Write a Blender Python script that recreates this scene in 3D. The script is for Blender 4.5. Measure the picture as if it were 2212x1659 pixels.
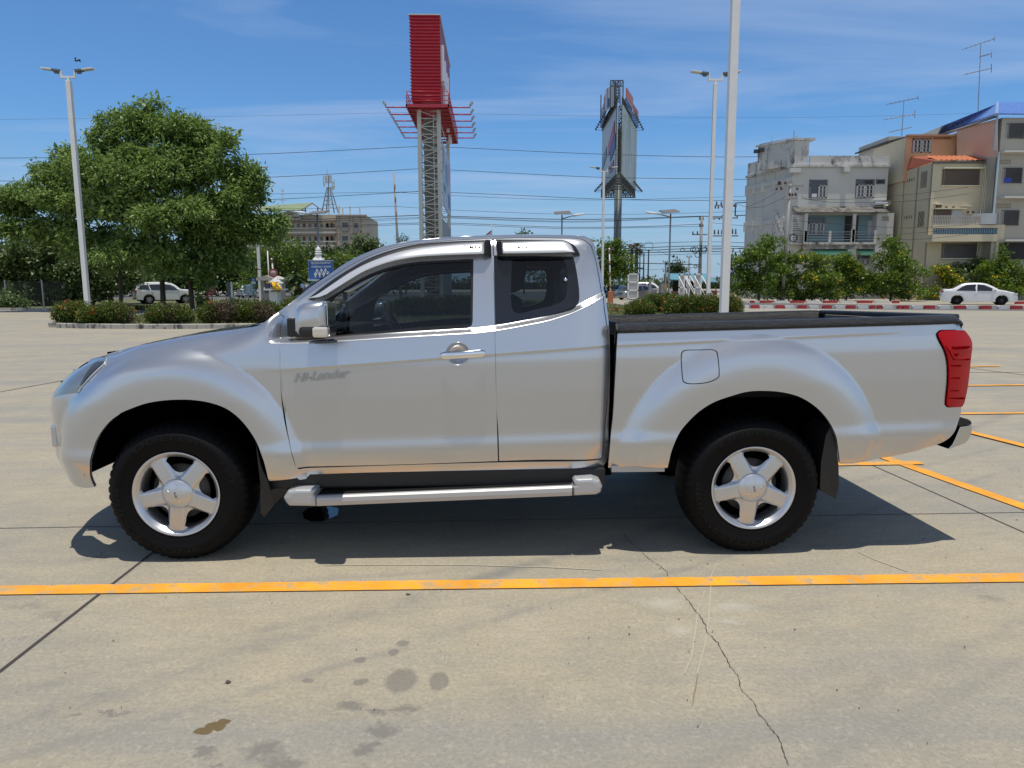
import bpy, bmesh, math, random
import numpy as np
from mathutils import Vector, Matrix
from mathutils.geometry import delaunay_2d_cdt
R = math.radians
D = bpy.data
for o in list(D.objects): D.objects.remove(o)
sc = bpy.context.scene
COL = sc.collection
# ---------------------------------------------------------------- camera
FP, CX, CY = 1534.0, 1106.0, 829.5          # focal length and centre for a 2212 px wide picture
YAW, PITCH, ROLL = 2.6167e-02, 1.37755e-01, 3.315e-03
O = np.array([1.68919, -4.61622, 1.46511])
_f = np.array([math.sin(YAW)*math.cos(PITCH), math.cos(YAW)*math.cos(PITCH), -math.sin(PITCH)])
_r = np.array([math.cos(YAW), -math.sin(YAW), 0.]); _u = np.cross(_r, _f)
_c, _s = math.cos(ROLL), math.sin(ROLL)
CR, CU = _r*_c-_u*_s, _u*_c+_r*_s
cam = D.cameras.new('camera'); cam.lens = 36*FP/2212; cam.sensor_width = 36
cam.clip_start = .05; cam.clip_end = 6000
co = D.objects.new('camera', cam); COL.objects.link(co)
co.matrix_world = Matrix(((CR[0], CU[0], -_f[0], O[0]), (CR[1], CU[1], -_f[1], O[1]), (CR[2], CU[2], -_f[2], O[2]), (0, 0, 0, 1)))
sc.camera = co
# ---------------------------------------------------------------- light
SUN_EL, SUN_AZ = 84.5, 186.0                 # azimuth clockwise from +Y: behind the camera
w = D.worlds.new('World'); sc.world = w; w.use_nodes = True
nt = w.node_tree; nt.nodes.clear()
def N(t, **k):
    n = nt.nodes.new(t)
    for a, b in k.items():
        if a.startswith('i_'): n.inputs[a[2:].replace('_', ' ')].default_value = b
        else: setattr(n, a, b)
    return n
sky = N('ShaderNodeTexSky', sky_type='NISHITA', sun_disc=False, sun_elevation=R(SUN_EL), sun_rotation=R(SUN_AZ), air_density=1.0, dust_density=.25, ozone_density=1.6)
tc = N('ShaderNodeTexCoord'); sep = N('ShaderNodeSeparateXYZ')
nt.links.new(tc.outputs['Generated'], sep.inputs[0])
# thin cirrus: project the direction on a high plane
mx = N('ShaderNodeMath', operation='MAXIMUM'); mx.inputs[1].default_value = .03
nt.links.new(sep.outputs[2], mx.inputs[0])
dv = N('ShaderNodeVectorMath', operation='DIVIDE'); cmb = N('ShaderNodeCombineXYZ')
for i in range(3): nt.links.new(mx.outputs[0], cmb.inputs[i])
nt.links.new(tc.outputs['Generated'], dv.inputs[0]); nt.links.new(cmb.outputs[0], dv.inputs[1])
mp = N('ShaderNodeMapping'); mp.inputs['Rotation'].default_value = (0, 0, R(34)); mp.inputs['Scale'].default_value = (.42, .95, 1)
nt.links.new(dv.outputs[0], mp.inputs[0])
n1 = N('ShaderNodeTexNoise'); n1.inputs['Scale'].default_value = .8; n1.inputs['Detail'].default_value = 7; n1.inputs['Roughness'].default_value = .55; n1.inputs['Distortion'].default_value = .6
nt.links.new(mp.outputs[0], n1.inputs[0])
rp = N('ShaderNodeValToRGB'); rp.color_ramp.elements[0].position = .47; rp.color_ramp.elements[1].position = .82
rp.color_ramp.elements[0].color = (0, 0, 0, 1); rp.color_ramp.elements[1].color = (.75, .75, .75, 1)
nt.links.new(n1.outputs[0], rp.inputs[0])
tint = N('ShaderNodeMix', data_type='RGBA', blend_type='MULTIPLY'); tint.inputs[0].default_value = 1; tint.inputs[7].default_value = (.60, .95, 1.27, 1)
nt.links.new(sky.outputs[0], tint.inputs[6])
hz = N('ShaderNodeMapRange'); hz.inputs[1].default_value = .0; hz.inputs[2].default_value = .20; hz.inputs[3].default_value = .85; hz.inputs[4].default_value = 0.0
nt.links.new(sep.outputs[2], hz.inputs[0])
hm = N('ShaderNodeMix', data_type='RGBA'); nt.links.new(hz.outputs[0], hm.inputs[0]); nt.links.new(tint.outputs[2], hm.inputs[6]); hm.inputs[7].default_value = (3.0, 4.2, 5.8, 1)
cl = N('ShaderNodeMix', data_type='RGBA'); nt.links.new(rp.outputs[0], cl.inputs[0]); nt.links.new(hm.outputs[2], cl.inputs[6]); cl.inputs[7].default_value = (4.2, 5.4, 7.6, 1)
bg = N('ShaderNodeBackground'); bg.inputs[1].default_value = .135
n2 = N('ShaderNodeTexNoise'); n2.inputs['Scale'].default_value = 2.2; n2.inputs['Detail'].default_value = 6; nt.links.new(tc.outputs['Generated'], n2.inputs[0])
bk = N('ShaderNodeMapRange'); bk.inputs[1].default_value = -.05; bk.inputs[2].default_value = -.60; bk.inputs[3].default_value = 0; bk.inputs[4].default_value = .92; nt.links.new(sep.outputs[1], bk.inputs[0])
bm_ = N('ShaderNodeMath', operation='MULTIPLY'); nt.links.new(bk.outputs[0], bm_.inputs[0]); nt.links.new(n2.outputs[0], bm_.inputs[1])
cb_ = N('ShaderNodeMix', data_type='RGBA'); nt.links.new(bm_.outputs[0], cb_.inputs[0]); nt.links.new(cl.outputs[2], cb_.inputs[6]); cb_.inputs[7].default_value = (7.6, 7.9, 8.4, 1); cl = cb_  # unseen cloud bank behind the camera, added to whiten the body reflections
zn = N('ShaderNodeMapRange'); zn.inputs[1].default_value = .36; zn.inputs[2].default_value = .80; zn.inputs[3].default_value = 1; zn.inputs[4].default_value = .50  # sky dimmed high overhead, added to lessen the fill light in shadows
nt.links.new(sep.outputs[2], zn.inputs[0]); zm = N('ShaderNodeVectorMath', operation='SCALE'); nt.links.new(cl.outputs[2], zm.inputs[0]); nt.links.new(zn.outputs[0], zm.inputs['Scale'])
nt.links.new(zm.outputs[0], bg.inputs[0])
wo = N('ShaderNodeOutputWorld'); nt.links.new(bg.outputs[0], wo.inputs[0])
sl = D.lights.new('sun', 'SUN'); sl.energy = 5.0; sl.angle = R(.5); sl.color = (1, .94, .83)
so = D.objects.new('sun', sl); COL.objects.link(so); so.location = (0, 0, 50)
az, el = R(SUN_AZ), R(SUN_EL)
sd = Vector((math.sin(az)*math.cos(el), math.cos(az)*math.cos(el), math.sin(el)))
so.rotation_euler = sd.to_track_quat('Z', 'Y').to_euler()
sc.view_settings.view_transform = 'Standard'; sc.view_settings.look = 'None'; sc.view_settings.gamma = 1; sc.view_settings.exposure = -.40
sc.cycles.transparent_max_bounces = 24; sc.cycles.max_bounces = 8
# ---------------------------------------------------------------- helpers
def ray(px, py): return _f+CR*(px-CX)/FP-CU*(py-CY)/FP
def W(px, py, Y):
    d = ray(px, py); return O+d*((Y-O[1])/d[1])
def G(px, py, z=0.):
    d = ray(px, py); return O+d*((z-O[2])/d[2])
def proj(p):
    d = np.asarray(p, float)-O; q = d@_f
    return np.array([CX+FP*(d@CR)/q, CY-FP*(d@CU)/q])
CROPS = {'A': (180, 1200, 2.212), 'B': (1000, 880, 2.212), 'C': (1700, 880, 2.212), 'D': (360, 1600, 2.5529), 'E': (2560, 1500, 2.2125),
         'F': (3400, 1150, 2.37), 'H': (980, 1700, 1.3012), 'I': (2300, 1150, 2.212), 'J': (180, 1350, 2.765)}
def P(k, *pts):                               # measured points of a close-up -> picture coordinates
    x, y, s = CROPS[k]; return [((x+a/s)*.54861, (y+b/s)*.54861) for a, b in pts]
def tag(o, label=None, cat=None, group=None, kind=None):
    if label: o['label'] = label
    if cat: o['category'] = cat
    if group: o['group'] = group
    if kind: o['kind'] = kind
    return o
def thing(name, label, cat, loc=(0, 0, 0), group=None, rz=0):
    o = D.objects.new(name, None); COL.objects.link(o); o.location = loc; o.rotation_euler = (0, 0, rz); o.empty_display_size = .2
    return tag(o, label, cat, group)
def root_off(p):
    v = Vector((0, 0, 0))
    while p: v += p.location; p = p.parent
    return v
def link(name, me, mat, parent=None, origin=None):
    o = D.objects.new(name, me); COL.objects.link(o)
    if mat is not None: me.materials.append(mat)
    off = root_off(parent) if parent else (Vector(origin) if origin is not None else None)
    if off is not None and off.length > 0: me.transform(Matrix.Translation(-off))
    if parent: o.parent = parent
    elif origin is not None: o.location = origin
    return o
def copy_tree(o, parent=None):
    c = o.copy(); COL.objects.link(c); c.parent = parent
    for ch in list(o.children): copy_tree(ch, c)
    return c
class MB:
    def __init__(s): s.v = []; s.f = []; s.sm = []
    def add(s, vs, fs, smooth=False):
        n = len(s.v); s.v += [tuple(map(float, v)) for v in vs]; s.f += [tuple(i+n for i in f) for f in fs]; s.sm += [smooth]*len(fs); return s
    def box(s, a, b, rz=0, M=None):
        x0, y0, z0 = a; x1, y1, z1 = b
        vs = [Vector(v) for v in ((x0, y0, z0), (x1, y0, z0), (x1, y1, z0), (x0, y1, z0), (x0, y0, z1), (x1, y0, z1), (x1, y1, z1), (x0, y1, z1))]
        if M is not None: vs = [M @ v for v in vs]
        return s.add(vs, [(3, 2, 1, 0), (4, 5, 6, 7), (0, 1, 5, 4), (1, 2, 6, 5), (2, 3, 7, 6), (3, 0, 4, 7)])
    def bar(s, a, b, r, r2=None, n=6, smooth=True, caps=True):
        a = Vector(a); b = Vector(b); r2 = r if r2 is None else r2; d = (b-a)
        if d.length < 1e-6: return s
        q = d.to_track_quat('Z', 'Y'); vs = []
        for c, rr in ((a, r), (b, r2)):
            for i in range(n):
                t = 2*math.pi*(i+.5)/n; vs.append(c+q @ Vector((rr*math.cos(t), rr*math.sin(t), 0)))
        fs = [(i, (i+1) % n, n+(i+1) % n, n+i) for i in range(n)]
        s.add(vs, fs, smooth and n > 4)
        if caps: s.add(vs, [tuple(range(n-1, -1, -1)), tuple(range(n, 2*n))])
        return s
    def path(s, pts, r, n=6):
        for a, b in zip(pts[:-1], pts[1:]): s.bar(a, b, r, n=n)
        return s
    def lathe(s, prof, n=32, M=None, smooth=True, close=False):   # prof [(r,z)] around local Z
        vs = []; m = len(prof)
        for i in range(n):
            t = 2*math.pi*i/n
            for r, z in prof:
                v = Vector((r*math.cos(t), r*math.sin(t), z)); vs.append(M @ v if M is not None else v)
        fs = []
        for i in range(n):
            j = (i+1) % n
            for k in range(m-1): fs.append((i*m+k, j*m+k, j*m+k+1, i*m+k+1))
        return s.add(vs, fs, smooth)
    def prism(s, poly, axis_from, axis_to, f):   # poly 2d, f(u,v,w)->xyz
        n = len(poly); vs = [f(u, v, axis_from) for u, v in poly]+[f(u, v, axis_to) for u, v in poly]
        s.add(vs, [tuple(range(n)), tuple(range(2*n-1, n-1, -1))]+[(i, n+i, n+(i+1) % n, (i+1) % n) for i in range(n)]); return s
    def ball(s, c, r, n=8, sc_=(1, 1, 1)):
        c = Vector(c); vs = []; fs = []
        for i in range(n+1):
            a = math.pi*i/n
            for j in range(2*n):
                b = math.pi*j/n; vs.append(c+Vector((r*sc_[0]*math.sin(a)*math.cos(b), r*sc_[1]*math.sin(a)*math.sin(b), r*sc_[2]*math.cos(a))))
        for i in range(n):
            for j in range(2*n): fs.append((i*2*n+j, (i+1)*2*n+j, (i+1)*2*n+(j+1) % (2*n), i*2*n+(j+1) % (2*n)))
        return s.add(vs, fs, True)
    def build(s, name, mat, parent=None, origin=None, fix=True, bevel=0):
        me = D.meshes.new(name); me.from_pydata(s.v, [], s.f)
        me.polygons.foreach_set('use_smooth', s.sm)
        me.validate()
        if fix:
            bm = bmesh.new(); bm.from_mesh(me)
            bmesh.ops.remove_doubles(bm, verts=bm.verts, dist=1e-6)
            bmesh.ops.recalc_face_normals(bm, faces=bm.faces); bm.to_mesh(me); bm.free()
        o = link(name, me, mat, parent, origin)
        if bevel:
            m = o.modifiers.new('bevel', 'BEVEL'); m.width = bevel; m.segments = 2; m.limit_method = 'ANGLE'; m.angle_limit = R(40)
        return o
# ---------------------------------------------------------------- materials
MATS = {}
def mat(name, col, rough=.6, metal=0., noise=None, bump=None, coat=0, emit=None, spec=.5, stain=None, trans=0):
    if name in MATS: return MATS[name]
    m = D.materials.new(name); m.use_nodes = True; t = m.node_tree; b = t.nodes['Principled BSDF']; L = t.links.new
    b.inputs['Base Color'].default_value = (*col, 1); b.inputs['Roughness'].default_value = rough; b.inputs['Metallic'].default_value = metal
    b.inputs['Specular IOR Level'].default_value = spec
    if coat: b.inputs['Coat Weight'].default_value = coat; b.inputs['Coat Roughness'].default_value = .03
    if trans: b.inputs['Transmission Weight'].default_value = trans
    if emit: b.inputs['Emission Color'].default_value = (*emit[:3], 1); b.inputs['Emission Strength'].default_value = emit[3]
    c = t.nodes.new('ShaderNodeTexCoord')
    col_out = None
    if noise:                                  # (scale, amount)  soft mottling of the base colour
        n = t.nodes.new('ShaderNodeTexNoise'); n.inputs['Scale'].default_value = noise[0]; n.inputs['Detail'].default_value = 6; n.inputs['Roughness'].default_value = .65
        L(c.outputs['Object'], n.inputs[0]); a = noise[1]
        mr = t.nodes.new('ShaderNodeMapRange'); mr.inputs[1].default_value = .3; mr.inputs[2].default_value = .7; mr.inputs[3].default_value = 1-a; mr.inputs[4].default_value = 1+a
        L(n.outputs[0], mr.inputs[0])
        mm = t.nodes.new('ShaderNodeVectorMath'); mm.operation = 'SCALE'; mm.inputs[0].default_value = col
        L(mr.outputs[0], mm.inputs['Scale']); col_out = mm.outputs[0]
    if stain:                                  # (scale, lo, hi, colour, zstretch) patches of dirt
        n = t.nodes.new('ShaderNodeTexNoise'); n.inputs['Scale'].default_value = stain[0]; n.inputs['Detail'].default_value = 8; n.inputs['Roughness'].default_value = .7
        mpn = t.nodes.new('ShaderNodeMapping'); mpn.inputs['Scale'].default_value = (1, 1, stain[4] if len(stain) > 4 else 1)
        L(c.outputs['Object'], mpn.inputs[0]); L(mpn.outputs[0], n.inputs[0])
        mr = t.nodes.new('ShaderNodeMapRange'); mr.inputs[1].default_value = stain[1]; mr.inputs[2].default_value = stain[2]
        L(n.outputs[0], mr.inputs[0])
        mi = t.nodes.new('ShaderNodeMix'); mi.data_type = 'RGBA'; L(mr.outputs[0], mi.inputs[0])
        if col_out: L(col_out, mi.inputs[6])
        else: mi.inputs[6].default_value = (*col, 1)
        mi.inputs[7].default_value = (*stain[3], 1); col_out = mi.outputs[2]
    if col_out: L(col_out, b.inputs['Base Color'])
    if bump:
        n = t.nodes.new('ShaderNodeTexNoise'); n.inputs['Scale'].default_value = bump[0]; n.inputs['Detail'].default_value = 4
        L(c.outputs['Object'], n.inputs[0]); bp = t.nodes.new('ShaderNodeBump'); bp.inputs['Strength'].default_value = bump[1]; bp.inputs['Distance'].default_value = bump[2] if len(bump) > 2 else .01
        L(n.outputs[0], bp.inputs['Height']); L(bp.outputs[0], b.inputs['Normal'])
    MATS[name] = m; return m
def paint(name, col, rough=.30, metal=.75, coat=1.0):
    m = mat(name, col, rough, metal, coat=coat); return m
def glass(name, tint, rough=.0, ior=1.5):
    if name in MATS: return MATS[name]
    m = D.materials.new(name); m.use_nodes = True; t = m.node_tree; t.nodes.clear(); L = t.links.new
    o = t.nodes.new('ShaderNodeOutputMaterial'); mx = t.nodes.new('ShaderNodeMixShader'); tr = t.nodes.new('ShaderNodeBsdfTransparent'); gl = t.nodes.new('ShaderNodeBsdfGlossy'); fr = t.nodes.new('ShaderNodeFresnel')
    tr.inputs[0].default_value = (*tint, 1); gl.inputs['Roughness'].default_value = rough; fr.inputs[0].default_value = ior
    L(fr.outputs[0], mx.inputs[0]); L(tr.outputs[0], mx.inputs[1]); L(gl.outputs[0], mx.inputs[2]); L(mx.outputs[0], o.inputs[0])
    MATS[name] = m; return m
SILVER = paint('silver_paint', (.555, .575, .605), .25)
BLACKP = mat('black_plastic', (.012, .012, .013), .45)
BLACK = mat('matt_black', (.0025, .0025, .003), .95, spec=0)
RUBBER = mat('tyre_rubber', (.004, .004, .0045), .6, bump=(60, .15, .004), spec=.14)
RUBBER2 = mat('tyre_letter', (.005, .005, .0055), .42, spec=.22)
CHROME = mat('chrome', (.86, .87, .88), .07, 1.)
ALLOY = mat('alloy', (.62, .63, .65), .34, .85, coat=.3)
DGLASS = glass('tinted_glass', (.36, .41, .43))
CLEAR = glass('clear_glass', (.85, .88, .9))
# ---------------------------------------------------------------- curved panels
def catmull(seg, step):
    pts = [np.array(p, float) for p in seg]
    if len(pts) == 2:
        n = max(1, int(np.linalg.norm(pts[1]-pts[0])/step)); return [pts[0]+(pts[1]-pts[0])*i/n for i in range(n)]
    out = []; e = [2*pts[0]-pts[1]]+pts+[2*pts[-1]-pts[-2]]
    for i in range(1, len(e)-2):
        p0, p1, p2, p3 = e[i-1:i+3]; n = max(1, int(np.linalg.norm(p2-p1)/step))
        d1 = max(np.linalg.norm(p1-p0), 1e-9)**.5; d2 = max(np.linalg.norm(p2-p1), 1e-9)**.5; d3 = max(np.linalg.norm(p3-p2), 1e-9)**.5
        m1 = (p2-p1)+d2*((p1-p0)/d1-(p2-p0)/(d1+d2)) * 1.0
        m2 = (p2-p1)+d2*((p3-p2)/d3-(p3-p1)/(d2+d3)) * 1.0
        # centripetal tangents
        m1 = d2*((p1-p0)/d1-(p2-p0)/(d1+d2)+(p2-p1)/d2); m2 = d2*((p2-p1)/d2-(p3-p1)/(d2+d3)+(p3-p2)/d3)
        for k in range(n):
            t = k/n; t2 = t*t; t3 = t2*t
            out.append((2*t3-3*t2+1)*p1+(t3-2*t2+t)*m1+(-2*t3+3*t2)*p2+(t3-t2)*m2)
    return out
def outline(segs, step):
    o = []
    for i, s in enumerate(segs):
        o += catmull(s, step)
        nx = segs[(i+1) % len(segs)][0]
        if np.linalg.norm(np.array(nx)-np.array(s[-1])) > 1e-6: o += catmull([s[-1], nx], step)
    return o
def solve(px, py, S, g=None):
    if g is None: q = W(px, py, -.88); g = (q[0], q[2])
    g = np.array(g, float); t = np.array([px, py])
    for _ in range(8):
        e0 = proj(S(*g))-t
        if abs(e0).max() < .02: break
        h = 1e-4; J = np.array([(proj(S(g[0]+h, g[1]))-t-e0)/h, (proj(S(g[0], g[1]+h))-t-e0)/h]).T
        try: d = np.linalg.solve(J, e0)
        except Exception: break
        g = g-np.clip(d, -.12, .12)
    return g
def onsurf(segs, S, px=True):
    return [[solve(p[0], p[1], S) for p in s] for s in segs] if px else [[np.array(p, float) for p in s] for s in segs]
def snorm(S, s, z, h=1e-3):
    n = np.cross(S(s+h, z)-S(s-h, z), S(s, z+h)-S(s, z-h)); l = np.linalg.norm(n); return n/l if l > 1e-12 else np.array([0, -1, 0.])
def panel(name, segs, m, parent, S, holes=(), px=True, off=0., res=.02, rim=.018, step=.012, mirror=True, extra=None, both=False):
    """a sheet on the surface S(s,z) inside the outline, with a folded-in rim"""
    loops = [outline(onsurf(segs, S, px), step)]+[outline(onsurf(h, S, px), step) for h in holes]
    vs = []; ed = []
    for lp in loops:
        n0 = len(vs); vs += [Vector((float(p[0]), float(p[1]))) for p in lp]; n = len(lp); ed += [(n0+i, n0+(i+1) % n) for i in range(n)]
    A = np.array([tuple(v) for v in vs]); lo, hi = A[:len(loops[0])].min(0), A[:len(loops[0])].max(0)
    def inside(pt, lp):
        x, y = pt; c = False; j = len(lp)-1
        for i in range(len(lp)):
            if (lp[i][1] > y) != (lp[j][1] > y) and x < (lp[j][0]-lp[i][0])*(y-lp[i][1])/(lp[j][1]-lp[i][1])+lp[i][0]: c = not c
            j = i
        return c
    NA = [np.array(l) for l in loops]
    xs = np.arange(lo[0]+res*.5, hi[0], res); zs = np.arange(lo[1]+res*.5, hi[1], res)
    feats = []
    if S in (globals().get('BS'), globals().get('BED')):
        bedp = S is globals().get('BED')
        for x in np.arange(lo[0], hi[0], .014):
            if x > .2 and not bedp: feats += [(x, belt(x)+d) for d in (-.036, -.029, -.022, -.015, -.008, -.001, .007)]
            if x > .45: feats += [(x, crease(x)+d) for d in (-.018, -.013, -.008, -.003, .003)]
            if .5 < x < 2.35 and not bedp: feats += [(x, RT(x)+d) for d in (-.045, -.03, -.02, -.012, -.006)]
            if x < .55: feats += [(x, HT(x)+d) for d in (-.06, -.04, -.025, -.014, -.006)]
        FA = {}
        for q in feats: FA.setdefault(int(q[0]/.03), []).append(q)
        for q in feats:
            if inside(q, loops[0]) and not any(inside(q, h) for h in loops[1:]) and min(((a-q)**2).sum(1).min() for a in NA) > .003**2: vs.append(Vector(q))
    def nearf(q):
        for k in (-1, 0, 1):
            for f in FA.get(int(q[0]/.03)+k, ()):
                if (f[0]-q[0])**2+(f[1]-q[1])**2 < (res*.42)**2: return True
        return False
    for x in xs:
        for z in zs:
            q = (x, z)
            if feats and nearf(q): continue
            if not inside(q, loops[0]): continue
            if any(inside(q, h) for h in loops[1:]): continue
            if min(((a-q)**2).sum(1).min() for a in NA) < (res*.45)**2: continue
            vs.append(Vector(q))
    ov, oe, of, *_ = delaunay_2d_cdt(vs, ed, [], 0, 1e-7)
    uv = [(v.x, v.y) for v in ov]
    tri = []
    for f in of:
        c = (sum(uv[i][0] for i in f)/len(f), sum(uv[i][1] for i in f)/len(f))
        if inside(c, loops[0]) and not any(inside(c, h) for h in loops[1:]): tri.append(tuple(f))
    pos = []; nor = []
    for a, b in uv:
        n = snorm(S, a, b); pos.append(S(a, b)+n*off); nor.append(n)
    # orientation
    f0 = tri[len(tri)//2]; fn = np.cross(pos[f0[1]]-pos[f0[0]], pos[f0[2]]-pos[f0[0]])
    if fn @ nor[f0[0]] < 0: tri = [t[::-1] for t in tri]
    cnt = {}
    for t in tri:
        for i in range(len(t)):
            e = (t[i], t[(i+1) % len(t)]); cnt[e] = cnt.get(e, 0)+1
    bd = [e for e in cnt if (e[1], e[0]) not in cnt]
    P_ = list(pos); Nn = [tuple(n) for n in nor]; F_ = list(tri); base = len(P_)
    idx = {}
    if rim:
        for e in bd:
            for i in e:
                if i not in idx:
                    idx[i] = len(P_); P_.append(pos[i]); P_.append(pos[i]-nor[i]*rim)
        for a, b in bd: F_.append((idx[b], idx[a], idx[a]+1, idx[b]+1))
    res_o = []
    for sgn in ((1, -1) if mirror else (1,)):
        me = D.meshes.new(name)
        V_ = [(p[0], p[1]*sgn, p[2]) for p in P_]; FF = F_ if sgn == 1 else [f[::-1] for f in F_]
        me.from_pydata(V_, [], FF); me.polygons.foreach_set('use_smooth', [True]*len(FF))
        ln = []
        for pi, p in enumerate(me.polygons):
            for li in p.loop_indices:
                vi = me.loops[li].vertex_index
                if vi < base: n = Nn[vi]; ln.append((n[0], n[1]*sgn, n[2]))
                else: ln.append((0, 0, 0))
        me.normals_split_custom_set(ln)
        o = link(name, me, m, parent); res_o.append(o)
    return res_o
def strip(name, la, offa, lb, offb, m, parent, S, rows=6, bulge=0., n=60, thick=.004, px=True, mirror=True):
    """a bent band between two lines on S"""
    def rs(l):
        q = [solve(p[0], p[1], S) for p in l] if px else [np.array(p) for p in l]
        c = np.array(catmull(q, .01)+[q[-1]]); d = np.r_[0, np.cumsum(np.linalg.norm(np.diff(c, axis=0), axis=1))]
        t = np.linspace(0, d[-1], n); return np.c_[np.interp(t, d, c[:, 0]), np.interp(t, d, c[:, 1])]
    a, b = rs(la), rs(lb); out = []
    for sgn in ((1, -1) if mirror else (1,)):
        vs = []; fs = []
        for i in range(n):
            na, nb = snorm(S, *a[i]), snorm(S, *b[i]); pa, pb = S(*a[i])+na*offa, S(*b[i])+nb*offb
            for k in range(rows+1):
                t = k/rows; p = pa*(1-t)+pb*t+(na+nb)*.5*bulge*math.sin(math.pi*t); vs.append((p[0], p[1]*sgn, p[2]))
        for i in range(n-1):
            for k in range(rows):
                q = i*(rows+1)+k; fs.append((q, q+rows+1, q+rows+2, q+1))
        mb = MB(); mb.add(vs, fs, True); o = mb.build(name, m, parent, fix=True)
        so_ = o.modifiers.new('thick', 'SOLIDIFY'); so_.thickness = thick; so_.offset = 0
        out.append(o)
    return out
def text_mesh(s, size, ext=.0, shear=0., bold=0., align='CENTER', spacing=1.):
    c = D.curves.new('t', 'FONT'); c.body = s; c.size = size; c.extrude = ext; c.shear = shear; c.align_x = align; c.align_y = 'CENTER'; c.offset = bold; c.space_character = spacing
    c.resolution_u = 3
    o = D.objects.new('t', c); COL.objects.link(o)
    dg = bpy.context.evaluated_depsgraph_get(); dg.update(); me = D.meshes.new_from_object(o.evaluated_get(dg))
    D.objects.remove(o); D.curves.remove(c)
    v = [tuple(x.co) for x in me.vertices]; f = [tuple(p.vertices) for p in me.polygons]; D.meshes.remove(me); return v, f
def sm(t):
    t = min(1., max(0., t)); return t*t*(3-2*t)
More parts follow.
